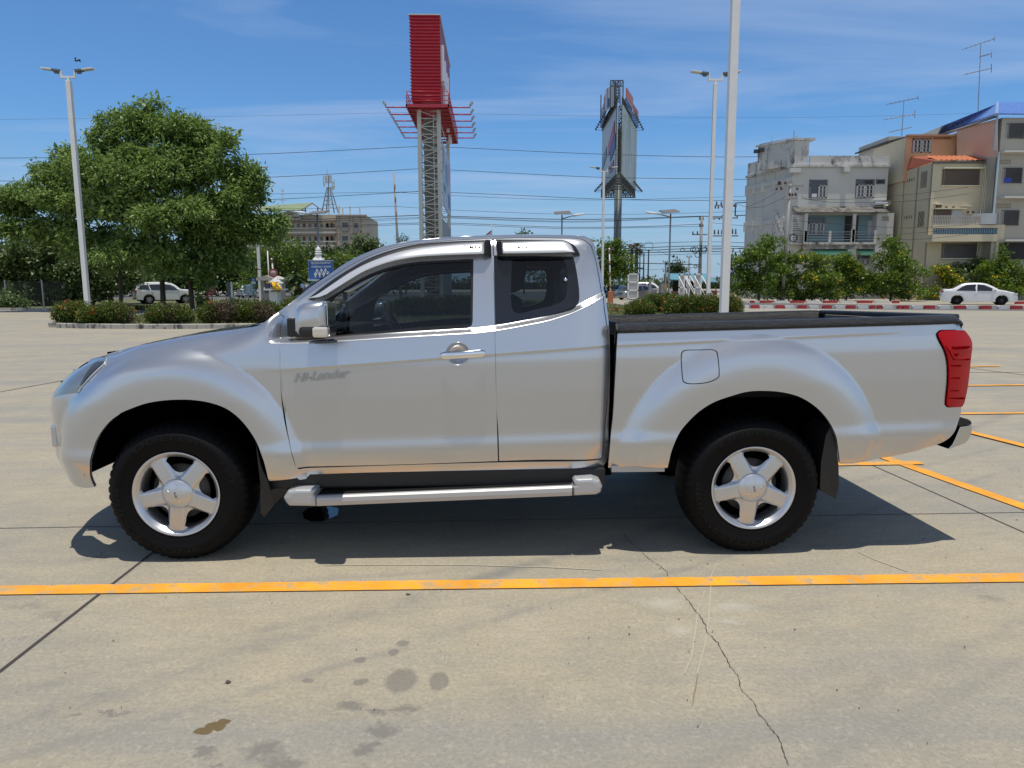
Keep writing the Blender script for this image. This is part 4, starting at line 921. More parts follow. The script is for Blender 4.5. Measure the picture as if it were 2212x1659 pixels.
dk([(805, 682), (900, 682), (898, 690), (808, 692)]); dk([(800, 797), (890, 797), (888, 803), (800, 804)]); dk([(798, 915), (880, 915), (880, 920), (798, 921)]); dk([(785, 985), (935, 982), (935, 990), (785, 992)])
panel('lamp_gasket', [P('F', (686, 388), (716, 356), (780, 351), (928, 349)), P('F', (948, 358), (1002, 450), (1010, 500), (1004, 560), (965, 900), (938, 1030)), P('F', (918, 1070), (880, 1076), (785, 1076)), P('F', (766, 1055), (770, 990), (784, 850), (786, 700), (776, 620), (756, 550), (714, 470), (688, 414))], BLACK, TR, TS, res=.03, off=-.002, rim=.04)
# rear bumper
def sideprism(name, pts, y, m, bevel, k='F', parent=None):
    vv = [W(a, b, -y) for a, b in P(k, *pts)]; return MB().prism([(p[0], p[2]) for p in vv], -y, y, lambda a, b, c: (a, c, b)).build(name, m, parent or TR, bevel=bevel)
rbo = sideprism('rear_bumper', [(902, 1256), (1013, 1240), (1014, 1290), (1000, 1340), (975, 1385), (945, 1412), (800, 1466), (792, 1460), (830, 1420), (855, 1370)], .80, mat('bumper_chrome', (.60, .60, .58), .16, 1.), .012)
sideprism('bumper_step', [(895, 1160), (985, 1186), (1012, 1206), (1014, 1236), (902, 1252), (880, 1240)], .80, BLACKP, .006)
bmv = [W(a, b, -.76) for a, b in P('F', (905, 1165), (895, 1260), (840, 1400), (805, 1428), (712, 1412), (830, 1300))]; MB().prism([(p[0], p[2]) for p in bmv], -.76, -.45, lambda a, b, c: (a, c, b)).build('bumper_mount', BLACK, TR)
# chassis, wheel wells, fuel tank, exhaust, blocks added against sun leaks
mb = MB()
for s_ in (-1, 1):
    mb.box((-.40, s_*.45-.05, .46), (3.42, s_*.45+.05, .58))
    mb.lathe([(.50, -.02), (.50, .3), (.30, .3)], 40, Matrix.Translation((.01, s_*.80 if s_ < 0 else .50, .40)) @ Matrix.Rotation(R(-90), 4, 'X')) if 0 else None
mb.box((.55, -.74, .44), (2.3, .74, .60)); mb.box((2.26, -.76, .50), (2.40, .76, .62)); mb.box((.50, -.79, .50), (.64, .79, .60)); mb.box((-.30, -.60, .36), (.5, .60, .62)); mb.box((1.2, -.70, .33), (2.0, -.25, .50))  # boxes at cab-bed gap and fender rear are added to stop sun leaks
mb.bar((0, -.62, .37), (0, .62, .37), .05); mb.bar((3.095, -.62, .37), (3.095, .62, .37), .055); mb.ball((3.095, 0, .37), .16)
mb.box((2.345, -.74, .58), (2.62, .74, .82)); mb.box((3.62, -.74, .60), (4.15, .74, .83)); mb.box((-.50, -.60, .48), (-.42, .60, .95)); mb.box((-.55, -.45, .6), (.5, .45, 1.10))
mb.build('chassis_and_sun_blocks', BLACK, TR)
for s_ in (-1, 1): MB().box((2.40, s_*.50-.01, .60), (4.05, s_*.50+.01, 1.15)).build('inner_panel', BLACK, TR)
# wheel arch liners
def liner(cx, cz, r, name):
    for s_ in (-1, 1):
        mb = MB()
        vs = []; fs = []; n_ = 26
        for i in range(n_+1):
            t = R(15+(157 if cx < 1 else 150)*i/n_); 
            for yy in (.885, .55, .50): vs.append((cx+r*math.cos(t), s_*yy, cz+r*math.sin(t)*1.0)) if yy > .5 else vs.append((cx+.1*math.cos(t), s_*.52, cz+.1*math.sin(t)))
        for i in range(n_):
            for k in range(2): fs.append((i*3+k, (i+1)*3+k, (i+1)*3+k+1, i*3+k+1))
        mb.add(vs, fs, True); mb.build(name, BLACK, TR)
liner(.01, .40, .505, 'wheel_arch_liner'); liner(3.115, .41, .53, 'wheel_arch_liner')
# mud flaps
def mudflap(pts, y0, y1, name='mud_flap'):
    for s_ in (-1, 1):
        vv = [W(x, y, -.90) for x, y in pts]; vv = [(p[0], p[1], max(p[2], .52 if s_ > 0 else 0)) for p in vv]; mb = MB()
        mb.prism([(p[0], p[2]) for p in vv], s_*y0, s_*y1, lambda a, b, c: (a, c, b)); mb.build(name, BLACKP, TR)
mudflap(P('A', (1830, 1205), (1850, 1300), (1880, 1420), (1935, 1540))+P('H', (130, 375), (80, 436), (60, 420))+P('A', (1870, 1560), (1850, 1400)), .66, .90)
mudflap(P('E', (1580, 380), (1620, 520), (1640, 720), (1646, 900), (1618, 1030), (1490, 960), (1480, 930), (1490, 700), (1530, 480)), .66, .90)
# side steps
for s_ in (-1, 1): MB().box((.47, min(s_*.66, s_*.845), .375), (2.30, max(s_*.66, s_*.845), .475)).build('step_skirt', BLACKP, TR, bevel=.012)
SB = mat('step_bar', (.50, .50, .50), .5, .35)
for s_ in (-1, 1):
    A_ = W(*P('H', (350, 358))[0], -.92); B_ = W(*P('H', (1655, 305))[0], -.92)
    st = MB(); n_ = 12; vs = []; fs = []
    pf = [(-.045, .030), (.0, .030), (.012, .022), (.014, .0), (.008, -.022), (-.03, -.028)]
    for i in range(n_+1):
        t = i/n_; c = A_*(1-t)+B_*t
        for dy, dz_ in pf: vs.append((c[0], s_*(-(c[1]))-0*dy+s_*dy if s_ > 0 else c[1]-dy, c[2]+dz_))
    for i in range(n_):
        for k in range(len(pf)-1): q = i*len(pf)+k; fs.append((q, q+len(pf), q+len(pf)+1, q+1))
    stp = MB().add(vs, fs, False).build('side_step', SB, TR)
    pl = MB(); y_a, y_b = (.78, .885)
    for k in range(5):
        ya = y_a+.0235*k; pts_ = []
        for (c) in (A_, B_): pts_.append(c)
        lo_, hi_ = sorted((s_*ya, s_*(ya+.0235)))
        pl.add([(A_[0], lo_, A_[2]+.033), (B_[0], lo_, B_[2]+.033), (B_[0], hi_, B_[2]+.033), (A_[0], hi_, A_[2]+.033), (A_[0], lo_, A_[2]+.015), (B_[0], lo_, B_[2]+.015), (B_[0], hi_, B_[2]+.015), (A_[0], hi_, A_[2]+.015)], [(0, 1, 2, 3), (7, 6, 5, 4), (0, 4, 5, 1), (1, 5, 6, 2), (2, 6, 7, 3), (3, 7, 4, 0)])
    pl.build('step_tread', BLACKP, stp)
    for cap in (0, 1):
        pts = P('H', (175, 338), (198, 302), (240, 293), (342, 292), (347, 300), (335, 318), (350, 338), (352, 382), (205, 380), (188, 362)) if cap == 0 else P('H', (1672, 240), (1760, 236), (1800, 250), (1813, 282), (1805, 310), (1780, 322), (1660, 328), (1655, 284), (1668, 272), (1662, 254))
        vv = [W(x, y, -.92) for x, y in pts]; e = MB()
        cx_ = sum(p[0] for p in vv)/len(vv); cz_ = sum(p[2] for p in vv)/len(vv); rings = [(.78, 1.0), (.905, 1.0), (.92, .97), (.932, .88), (.936, .6)]; vs = []; fs = []; m_ = len(vv)
        for yy, k in rings:
            for p in vv: vs.append((cx_+(p[0]-cx_)*k, s_*yy, cz_+(p[2]-cz_)*k))
        for i in range(len(rings)-1):
            for j in range(m_): fs.append((i*m_+j, i*m_+(j+1) % m_, (i+1)*m_+(j+1) % m_, (i+1)*m_+j))
        fs += [tuple(range(m_)), tuple(range((len(rings)-1)*m_, len(rings)*m_))]
        e.add(vs, fs, False).build('step_end_cap', mat('cap_silver', (.50, .51, .52), .4, .4), stp, bevel=.004)
MB().box((2.33, -.86, .455), (2.62, -.82, .49)).build('bed_bracket', mat('galvanised', (.5, .5, .5), .45, .5), TR)
# --- interior
INT = mat('cabin_trim', (.035, .036, .04), .75); SEAT = mat('seat_fabric', (.05, .052, .058), .9)
mb = MB(); mb.box((.62, -.80, .60), (2.26, .80, .64)); mb.box((.55, -.72, 1.0), (.80, .72, 1.235))
for s_ in (-1, 1): mb.box((.62, s_*.775-.012, .6), (2.26, s_*.775+.012, 1.16))
mb.build('cabin_lining', INT, TR, bevel=.03)
for s_ in (-1, 1):
    mb = MB(); mb.box((1.15, s_*.38-.25, .68), (1.65, s_*.38+.25, .86)); mb.build('seat', SEAT, TR, bevel=.05)
    M_ = Matrix.Translation((1.66, s_*.38, .84)) @ Matrix.Rotation(R(14), 4, 'Y')
    MB().box((-.07, -.24, 0), (.07, .24, .60), M=M_).build('backrest', SEAT, TR, bevel=.06)
    MB().box((-.045, -.13, .62), (.045, .13, .80), M=M_).build('headrest', SEAT, TR, bevel=.04)
mb = MB(); Ms = Matrix.Translation((1.02, .38, 1.17)) @ Matrix.Rotation(R(62), 4, 'Y')
for i in range(24):
    a, b = 2*math.pi*i/24, 2*math.pi*(i+1)/24
    mb.bar(Ms @ Vector((.185*math.cos(a), .185*math.sin(a), 0)), Ms @ Vector((.185*math.cos(b), .185*math.sin(b), 0)), .014, caps=False)
for a in (0, 90, 180): mb.bar(Ms @ Vector((0, 0, -.02)), Ms @ Vector((.18*math.cos(R(a)), .18*math.sin(R(a)), 0)), .018)
mb.build('steering_wheel', INT, TR)
# --- wheels (local: axis Y, outer face toward -Y at y=0)
def wheel_surf(s, z):
    r = math.hypot(s, z); a = math.atan2(z, s); k = (a-WA)/(2*math.pi/5); d = abs(k-round(k))*(2*math.pi/5)*r   # distance from spoke axis
    base = .018+.028*sm((r-.07)/.14)*.0
    y = .012+.010*math.cos(min(1, r/.2)*math.pi*.5)*-1+.018*sm((d-.030)/.030)*sm((r-.07)/.03)*(1-.6*sm((r-.19)/.02))
    return np.array([s, y, z])
WA = R(-96)
def build_wheel():
    t = D.objects.new('wheel', None); COL.objects.link(t); t.parent = TR
    t.location = (0, 0, 0)
    Mx = Matrix.Rotation(R(90), 4, 'X')          # local z -> -y
    # tyre
    pr = [(.222, -.01), (.226, .002), (.232, .006), (.245, .012), (.262, .017), (.285, .0195), (.288, .022), (.31, .021), (.330, .018), (.333, .013), (.345, .008), (.356, -.002), (.366, -.014), (.3735, -.028), (.3795, -.05), (.381, -.12), (.3795, -.19), (.372, -.215), (.33, -.235), (.25, -.23), (.225, -.20)]
    n_ = 156; vs = []; m_ = len(pr); fs = []
    for i in range(n_):
        th = 2*math.pi*i/n_; lug = (i % 3 == 0)
        for k, (r, z) in enumerate(pr):
            if 10 <= k <= 15 and lug: r -= (.002, .006, .008, .009, .009, .009)[k-10]
            rr = r; x, zz_ = rr*math.cos(th), rr*math.sin(th)
            if zz_ < -.368: zz_ = -.368-(abs(zz_)-.368)*.12
            vs.append((x, -z, zz_))
    for i in range(n_):
        j = (i+1) % n_
        for k in range(m_-1): fs.append((i*m_+k, j*m_+k, j*m_+k+1, i*m_+k+1))
    ty = MB().add(vs, fs, True).build('tyre', RUBBER, t)
    for txt, a0, a1, sz_ in LETTERS:
        v, f = text_mesh(txt, .036, .0, .12, .0006)
        xs_ = [q[0] for q in v]; wx = max(xs_)-min(xs_); c_ = (max(xs_)+min(xs_))/2; am = R((a0+a1)/2); sp = R(abs(a1-a0)); out = []
        for q in v:
            ang = am-(q[0]-c_)/wx*sp*(1 if a1 < a0 else -1)*(1); rr = .3085+q[1]*(1 if a1 < a0 else -1)*sz_
            out.append((rr*math.cos(ang), -.0235, rr*math.sin(ang)))
        MB().add(out, f).build('tyre_lettering', RUBBER2, ty, fix=True)
    # rim
    rim = MB().lathe([(.221, -.004), (.231, .008), (.230, .012), (.224, .010), (.215, .0), (.207, -.012), (.200, -.018), (.196, -.05), (.19, -.17), (.205, -.2)], 72, Mx).build('rim', ALLOY, t)
    holes = []
    for k in range(5):
        a = WA+R(36+72*k); ca, sa = math.cos(a), math.sin(a)
        q = [(.112, 0), (.117, .018), (.135, .036), (.162, .055), (.184, .071), (.197, .068), (.2035, .038), (.205, 0), (.2035, -.038), (.197, -.068), (.184, -.071), (.162, -.055), (.135, -.036), (.117, -.018), (.112, 0)]
        q = [(r*1.0, d) for r, d in q]
        holes.append([[(r*math.cos(math.atan2(d, r))*ca*1-d*sa if 0 else (math.sqrt(max(r*r-d*d, 0))*ca-d*sa), math.sqrt(max(r*r-d*d, 0))*sa+d*ca) for r, d in q[:-1]]])
    circ = [[(.2155*math.cos(2*math.pi*i/48), .2155*math.sin(2*math.pi*i/48)) for i in range(48)]]
    panel('spokes', circ, ALLOY, rim, wheel_surf, holes=holes, px=False, res=.008, step=.006, rim=.045, mirror=False)
    cap = MB().lathe([(.0, .022), (.03, .020), (.055, .013), (.075, .003), (.084, -.006), (.0875, -.014)], 40, Mx)
    capo = cap.build('hub_cap', ALLOY, rim)
    mk = MB()
    for k in range(5):
        a = WA+R(36+72*k); p0 = Vector((.034*math.cos(a), -.0195, .034*math.sin(a))); p1 = Vector((.056*math.cos(a), -.0125, .056*math.sin(a))); mk.bar(p0, p1, .0035, .0015)
    mk.build('cap_mark', CHROME, capo)
    v, f = text_mesh('ISUZU', .012, .0003, .2, .0002)
    c_, s_ = math.cos(WA+R(20)), math.sin(WA+R(20))
    MB().add([(x*c_-y*s_, -.0225, x*s_+y*c_) for x, y, z in v], f).build('cap_lettering', BLACKP, capo, fix=False)
    MB().lathe([(.05, -.06), (.15, -.06), (.15, -.085), (.05, -.085)], 40, Mx).build('brake_disc', mat('brake_metal', (.09, .085, .08), .5, .7), t)
    MB().lathe([(.0, -.10), (.20, -.10)], 24, Mx).build('back_plate', BLACK, t)
    return t
LETTERS = [('DUELER', 130, 62, 1), ('H/T', 35, 8, 1), ('BRIDGESTONE', 172, 292, 1)]
w1 = build_wheel(); w1.location = (0, -.905, .372)
for (x, sg) in ((3.095, 1), (0, -1), (3.095, -1)):
    c = copy_tree(w1, TR); c.location = (x, -.905*sg, .372)
    if sg < 0: c.rotation_euler = (0, 0, math.pi)

# the body leans slightly away from the camera on its springs
LEAN = .020
def lean(o, seen=set()):
    for c in o.children:
        if c.name.startswith('wheel') and c.type == 'EMPTY': continue
        if c.type == 'MESH' and c.data.name not in seen:
            seen.add(c.data.name)
            for v in c.data.vertices: v.co.z -= LEAN*(v.co.y+.88)*min(1, max(0, (v.co.z-.3)/.4))
            c.data.update()
        lean(c)
lean(TR)
# ================================================================ everything standing beyond the truck
WHITE = mat('white_metal', (.78, .77, .75), .45, noise=(3, .05)); GREYM = mat('grey_metal', (.30, .31, .32), .5, .5); DARKM = mat('dark_metal', (.05, .055, .06), .5, .3)
def lamp_post(px_, Y, H, w_, label, rz=0., arm=True):
    c = W(px_, 620, Y); o = thing('lamp_post', label, 'lamp post', (0, 0, 0), 'twin armed lamp posts of the car park')
    h = w_/2; mb = MB(); mb.box((-h, -h, .0), (h, h, H)); mb.box((-h*2, -h*2, .0), (h*2, h*2, .03)); mb.build('pole', WHITE, o, bevel=.012)
    a = MB(); a.box((-.05, -.05, H), (.05, .05, H+.12)); a.box((-.36, -.05, H+.12), (.36, .05, H+.21)); a.box((-.36, -.045, H+.21), (-.28, .045, H+.46)); a.box((.28, -.045, H+.21), (.36, .045, H+.46)); a.build('arm', WHITE, o, bevel=.01)
    for s_ in (-1, 1):
        M_ = Matrix.Translation((s_*.34, 0, H+.42)) @ Matrix.Rotation(R(-7*s_), 4, 'Y')
        mb = MB(); x0_, x1_ = sorted((s_*.02, s_*.42)); mb.box((x0_, -.11, -.03), (x1_, .11, .09), M=M_); x0_, x1_ = sorted((s_*.1, s_*.3)); mb.box((x0_, -.05, -.12), (x1_, .05, -.03), M=M_); q = mb.build('lamp_head', mat('lamp_body', (.10, .13, .14), .5), o, bevel=.02)
        mb = MB(); x0_, x1_ = sorted((s_*.38, s_*.90)); mb.box((x0_, -.15, .0), (x1_, .15, .075), M=M_); mb.build('lamp_lens_housing', mat('lamp_white', (.62, .64, .64), .4), q, bevel=.02)
        mb = MB(); x0_, x1_ = sorted((s_*.42, s_*.86)); mb.box((x0_, -.12, -.006), (x1_, .12, .0), M=M_); mb.build('lens', mat('lamp_lens', (.55, .50, .42), .2), q)
    o.location = (c[0], Y, 0.0); o.rotation_euler = (0, 0, rz); return o
lamp_post(186, 32, 11.35, .22, 'white twin lamp post left, in front of the big leafy tree')
lamp_post(562, 60.5, 11.35, .24, 'white twin lamp post half hidden behind the right edge of the big tree')
lamp_post(1301, 60.5, 11.35, .20, 'thin white twin lamp post in front of the triangular billboard')
lamp_post(1530, 32, 11.35, .17, 'white twin lamp post just left of the tallest white post')
lamp_post(1565.5, 17.2, 11.35, .235, 'thickest white lamp post rising out of the picture above the truck bed')
# ---------------------------------------------------------------- left fence and kerb
FEN = mat('fence_wire', (.10, .11, .11), .6, .5)
o = thing('wire_fence', 'grey wire mesh fence with thin posts at the far left', 'fence', (-27, 45, 0))
a, b = np.array([-36., 43.]), np.array([-28.3, 46.5]); n_ = 4
mb = MB(); L_ = np.linalg.norm(b-a)
for k in range(26): z = .18+k*.066; mb.bar((a[0], a[1], z), (b[0], b[1], z), .006, n=4, caps=False)
for k in range(int(L_/.16)): t_ = k*.16/L_; q = a+(b-a)*t_; mb.bar((q[0], q[1], .15), (q[0], q[1], 1.86), .006, n=4, caps=False)
mb.build('wire_mesh', FEN, o)
for i in range(n_): q = a+(b-a)*(i+.35)/n_; MB().box((q[0]-.04, q[1]-.04, 0), (q[0]+.04, q[1]+.04, 1.95)).build('post', GREYM, o)
tag(MB().box((-44, 0, 0), (0, .18, .17), M=Matrix.Translation((-16.8, 38.5, 0)) @ Matrix.Rotation(R(-13.5), 4, 'Z')).build('kerb', KERB), kind='structure')
tag(MB().add([(-60, 49, .02), (-16.8, 38.8, .02), (-16.4, 80, .02), (-60, 80, .02)], [(0, 1, 2, 3)]).build('grass_bed', SOIL), kind='structure')
# ---------------------------------------------------------------- cars
def car(name, label, cat, kind, col, loc, rz, sc_=1., group=None, alloy=(.45, .46, .47), mtl=.0):
    """local: nose toward +X, side seen from -Y; front wheel to rear wheel along X"""
    o = thing(name, label, cat, (0, 0, 0), group)
    pr = {'sedan': dict(L=4.41, Wd=1.70, wb=(1.30, -1.25), wr=.305, top=[(-2.20, .62), (-2.17, .88), (-2.05, 1.02), (-1.62, 1.06), (-1.05, 1.38), (-.75, 1.45), (-.1, 1.475), (.35, 1.42), (.75, 1.24), (1.12, 1.02), (1.55, .93), (1.95, .80), (2.13, .66), (2.19, .5), (2.17, .27), (2.0, .20)], bot=.20, belt=.92,
                        win=[[(-1.36, .97), (-1.0, 1.24), (-.72, 1.36), (-.22, 1.39), (-.22, .95)], [(-.14, .95), (-.14, 1.39), (.25, 1.34), (.62, 1.17), (.94, .97), (.90, .94)]]),
          'suv': dict(L=4.9, Wd=1.86, wb=(1.45, -1.40), wr=.39, top=[(-2.42, .60), (-2.40, 1.1), (-2.30, 1.30), (-2.12, 1.72), (-1.9, 1.80), (-.5, 1.84), (.35, 1.78), (.75, 1.58), (1.12, 1.27), (1.7, 1.20), (2.15, 1.12), (2.35, .98), (2.43, .70), (2.40, .42), (2.2, .34)], bot=.36, belt=1.14,
                      win=[[(-2.08, 1.24), (-2.02, 1.58), (-1.4, 1.63), (-1.3, 1.2)], [(-1.22, 1.2), (-1.28, 1.65), (-.30, 1.68), (-.30, 1.17)], [(-.22, 1.17), (-.22, 1.68), (.30, 1.63), (.62, 1.47), (.88, 1.22), (.84, 1.16)]]),
          'van': dict(L=5.3, Wd=1.90, wb=(1.75, -1.45), wr=.35, top=[(-2.6, .5), (-2.62, 1.2), (-2.55, 2.1), (-2.4, 2.24), (0, 2.28), (1.3, 2.22), (1.65, 2.0), (2.15, 1.35), (2.5, 1.12), (2.66, .9), (2.68, .45), (2.5, .3)], bot=.3, belt=1.25,
                      win=[[(-2.4, 1.3), (-2.4, 1.9), (-1.2, 1.9), (-1.2, 1.3)], [(-1.1, 1.3), (-1.1, 1.9), (.3, 1.9), (.3, 1.3)], [(.4, 1.28), (.4, 1.9), (1.4, 1.85), (1.85, 1.3)]])}[kind]
    hw = pr['Wd']/2; belt_ = pr['belt']; topz = max(z for x, z in pr['top'])
    wy = lambda x, z: hw*(1-.04*max(0, (belt_*.8-z)/belt_)**2)-(.24 if kind != 'van' else .12)*max(0, (z-belt_)/(topz-belt_))**1.3-.16*max(0, (abs(x)-(pr['L']/2-.75))/.75)**2.4
    pts = catmull(pr['top'], .06)+[np.array(pr['top'][-1])]
    pts = [(float(p[0]), float(p[1])) for p in pts]; lower = []
    x_front = pts[-1][0]
    for cx_, sgn in ((pr['wb'][0], 0), (pr['wb'][1], 0)):
        ra = pr['wr']+.065; a0 = math.acos(min(1, (pr['bot']-pr['wr']+.0)/ra)) if abs(pr['bot']-pr['wr']) < ra else 1.5
        lower += [(cx_+ra*math.sin(a0-2*a0*i/14), pr['wr']+ra*math.cos(a0-2*a0*i/14)) for i in range(15)]
    lower += [(pr['top'][0][0]+.12, pr['bot']+.04)]
    poly = pts+[(x, z) for x, z in lower]
    def inside(x, z):
        c = False; j = len(poly)-1
        for i in range(len(poly)):
            if (poly[i][1] > z) != (poly[j][1] > z) and x < (poly[j][0]-poly[i][0])*(z-poly[i][1])/(poly[j][1]-poly[i][1])+poly[i][0]: c = not c
            j = i
        return c
    vs2 = [Vector(p) for p in poly]; n = len(poly); ed = [(i, (i+1) % n) for i in range(n)]
    for x in np.arange(-2.7, 2.7, .08):
        for z in np.arange(.2, 2.3, .065):
            if inside(x, z) and min((p[0]-x)**2+(p[1]-z)**2 for p in poly) > .0025: vs2.append(Vector((x, z)))
    ov, _, of, *_ = delaunay_2d_cdt(vs2, ed, [], 0, 1e-6); tri = []
    for f in of:
        cx_ = sum(ov[i].x for i in f)/3; cz_ = sum(ov[i].y for i in f)/3
        if inside(cx_, cz_): tri.append(tuple(f))
    nv = len(ov); V_ = [(v.x, -wy(v.x, v.y), v.y) for v in ov]+[(v.x, wy(v.x, v.y), v.y) for v in ov]; F_ = tri+[tuple(i+nv for i in f[::-1]) for f in tri]
    cnt = {}
    for t_ in tri:
        for i in range(3): e = (t_[i], t_[(i+1) % 3]); cnt[e] = 1
    for (a_, b_) in cnt:
        if (b_, a_) not in cnt:                 # bridge with a slight crown
            A1, B1 = V_[a_], V_[b_]; 
            if A1[2] > belt_*.75:
                ring = [(a_, b_)]; n1_ = len(V_); cr_ = .035; 
                for k in (1, 2, 3):
                    tt = k/4; s_ = math.sin(math.pi*tt)
                    for P_ in (A1, B1): V_.append((P_[0]+(.10*s_ if P_[0] > 1.9 else (-.06*s_ if P_[0] < -2.0 else 0)), P_[1]*(1-2*tt), P_[2]+cr_*s_))
                q = [(a_, b_), (n1_, n1_+1), (n1_+2, n1_+3), (n1_+4, n1_+5), (a_+nv, b_+nv)]
                for k in range(4): F_.append((q[k][1], q[k][0], q[k+1][0], q[k+1][1]))
            else: F_.append((b_, a_, a_+nv, b_+nv))
    PM = mat('car_paint_%d_%d' % (int(col[0]*100), int(mtl*10)), col, .25, mtl, coat=1)
    MB().add(V_, F_, True).build('body', PM, o)
    GB = mat('car_glass', (.012, .014, .017), .06, coat=1)
    for sg in (-1, 1):
        for wn in pr['win']:
            mb = MB(); n = len(wn); vv = [(x, sg*(wy(x, z)+.014), z) for x, z in wn]; mb.add(vv, [tuple(range(n))]); mb.build('side_window', GB, o).modifiers.new('t', 'SOLIDIFY').thickness = .01
    def cross(x0_, z0_, x1_, z1_, name, m, inset=.10, off=.02):
        vs_ = []; 
        for t_ in (0, 1):
            x = x0_+(x1_-x0_)*t_; z = z0_+(z1_-z0_)*t_; w_ = wy(x, z)-inset
            for k in range(7): v = -1+k/3; s_ = 1-v*v; vs_.append((x+off*(1 if x0_ > 0 else -1), w_*v, z+.035*s_+off))
        MB().add(vs_, [(k, k+1, k+8, k+7) for k in range(6)], True).build(name, m, o)
    if kind == 'sedan': cross(1.10, 1.03, .42, 1.40, 'windscreen', GB); cross(-1.55, 1.07, -1.05, 1.375, 'rear_window', GB)
    elif kind == 'suv': cross(1.08, 1.30, .42, 1.76, 'windscreen', GB)
    else: cross(2.1, 1.42, 1.68, 1.98, 'windscreen', GB)
    if kind != 'sedan':
        xb = -2.33 if kind == 'suv' else -2.62; MB().box((xb-.06, -hw*.72, 1.28), (xb, hw*.72, 1.66 if kind == 'suv' else 1.95), ).build('rear_window', GB, o, bevel=.03)
    RL = mat('car_red_lamp', (.35, .01, .012), .2, coat=1); HLm = mat('car_head_lamp', (.55, .58, .60), .12, .4, coat=1)
    rz_ = {'sedan': (.86, .98), 'suv': (1.02, 1.20), 'van': (.9, 1.3)}[kind]; xr_ = pr['top'][0][0]; xf_ = max(x for x, z in pr['top'])
    for sg in (-1, 1):
        y1_ = sg*(wy(xr_+.1, rz_[0])+.01); y0_ = sg*(hw*.45)
        MB().box((xr_-.03, min(y0_, y1_), rz_[0]), (xr_+.22, max(y0_, y1_), rz_[1])).build('tail_light', RL, o, bevel=.02)
        hz_ = {'sedan': (.66, .80), 'suv': (.88, 1.05), 'van': (.85, 1.05)}[kind]; y1_ = sg*(wy(xf_-.25, hz_[0])+.012); y0_ = sg*hw*.5
        MB().box((xf_-.42, min(y0_, y1_), hz_[0]), (xf_-.02, max(y0_, y1_), hz_[1])).build('headlight', HLm, o, bevel=.03)
        MB().box((pr['wb'][0]-.62, min(sg*hw*.97, sg*(hw+.17)), belt_+.0), (pr['wb'][0]-.47, max(sg*hw*.97, sg*(hw+.17)), belt_+.13)).build('wing_mirror', PM, o, bevel=.03)
        for xx in ((-.30, -1.12) if kind == 'sedan' else (-.35, -1.2)): MB().box((xx, min(sg*hw*.985, sg*(hw+.02)), belt_-.14), (xx+.17, max(sg*hw*.985, sg*(hw+.02)), belt_-.10)).build('door_handle', PM if kind == 'sedan' else CHROME, o, bevel=.008)
    MB().box((xf_-.10, -hw*.55, .42), (xf_-.015, hw*.55, .62)).build('grille', BLACKP, o, bevel=.02)
    MB().box((xr_-.045, -.26, rz_[0]-.16), (xr_-.02, .26, rz_[0]-.02)).build('number_plate', mat('plate_white', (.6, .6, .58), .5), o)
    mb = MB(); mb.box((-2.0, -hw*.72, .28), (2.0, hw*.72, .6)); mb.build('underbody', BLACK, o)
    Mx = Matrix.Rotation(R(90), 4, 'X')
    for wx in pr['wb']:
        for sg in (-1, 1):
            wr = pr['wr']; wh = D.objects.new('wheel', None); COL.objects.link(wh); wh.parent = o
            MB().lathe([(wr*.64, .0), (wr*.70, .015), (wr*.92, .012), (wr, -.03), (wr, -.17), (wr*.9, -.2), (0, -.2)], 28, Mx).build('tyre', RUBBER, wh)
            rm = MB().lathe([(wr*.66, .004), (wr*.60, -.01), (wr*.58, -.12), (0, -.12)], 28, Mx); 
            for k in range(5 if kind != 'sedan' else 8):
                a_ = 2*math.pi*k/(5 if kind != 'sedan' else 8); rm.bar((0, -.0, 0), (wr*.62*math.cos(a_), .0, wr*.62*math.sin(a_)), .035, .022, n=4)
            rm.build('rim', mat('alloy_%d' % int(alloy[0]*100), alloy, .35, .8), wh)
            wh.location = (wx, sg*(hw-.02), wr)
            if sg > 0: wh.rotation_euler = (0, 0, math.pi)
    if kind == 'sedan' and cat == 'car' and mtl < .1: MB().box((-2.16, -.6, 1.06), (-1.9, .6, 1.09)).build('boot_spoiler', PM, o, bevel=.01)
    o.location = loc; o.rotation_euler = (0, 0, rz); o.scale = (sc_,)*3; return o
WCAR = (.80, .80, .80)
c = W(2111, 640, 45.5); car('white_sedan', 'white saloon car driving right beyond the red and white blocks at the right edge', 'car', 'sedan', WCAR, (c[0], 45.5, 0), R(-27), 1.04, alloy=(.05, .05, .05))
c = W(350, 640, 57.5); car('white_sport_utility_car', 'white sport utility car seen from behind through the tree trunks', 'car', 'suv', WCAR, (c[0]+.2, 57.5, 0), R(38), 1.0)
c = W(1332, 630, 80); car('silver_sedan', 'silver saloon car facing the camera on the road just right of the cab', 'car', 'sedan', (.42, .43, .44), (c[0], 80, 0), R(-128), mtl=.6, sc_=1.0)
c = W(1322, 620, 90); car('white_van', 'white van with dark windows behind the silver saloon car', 'van', 'van', WCAR, (c[0], 92, 0), R(-108))
c = W(1374, 630, 68); car('grey_sedan', 'grey saloon car behind the white frame stand', 'car', 'sedan', (.34, .35, .37), (c[0], 68, 0), R(-150), mtl=.6)
c = W(1402, 630, 73); car('white_wagon', 'white tall car whose roof shows above the flowering bushes, right of the white frame stand', 'car', 'suv', WCAR, (c[0], 73, 0), R(-12), .96)
c = W(508, 620, 86); car('white_hatchback', 'white car parked far behind the grey panel post left of the blue signs', 'car', 'suv', WCAR, (c[0], 90, 0), R(-60), .9)
c = W(558, 620, 86); car('distant_silver_car', 'small silver car parked far behind the post of the blue pedestrian sign', 'car', 'sedan', (.5, .52, .54), (c[0], 88, 0), R(-70), mtl=.5)
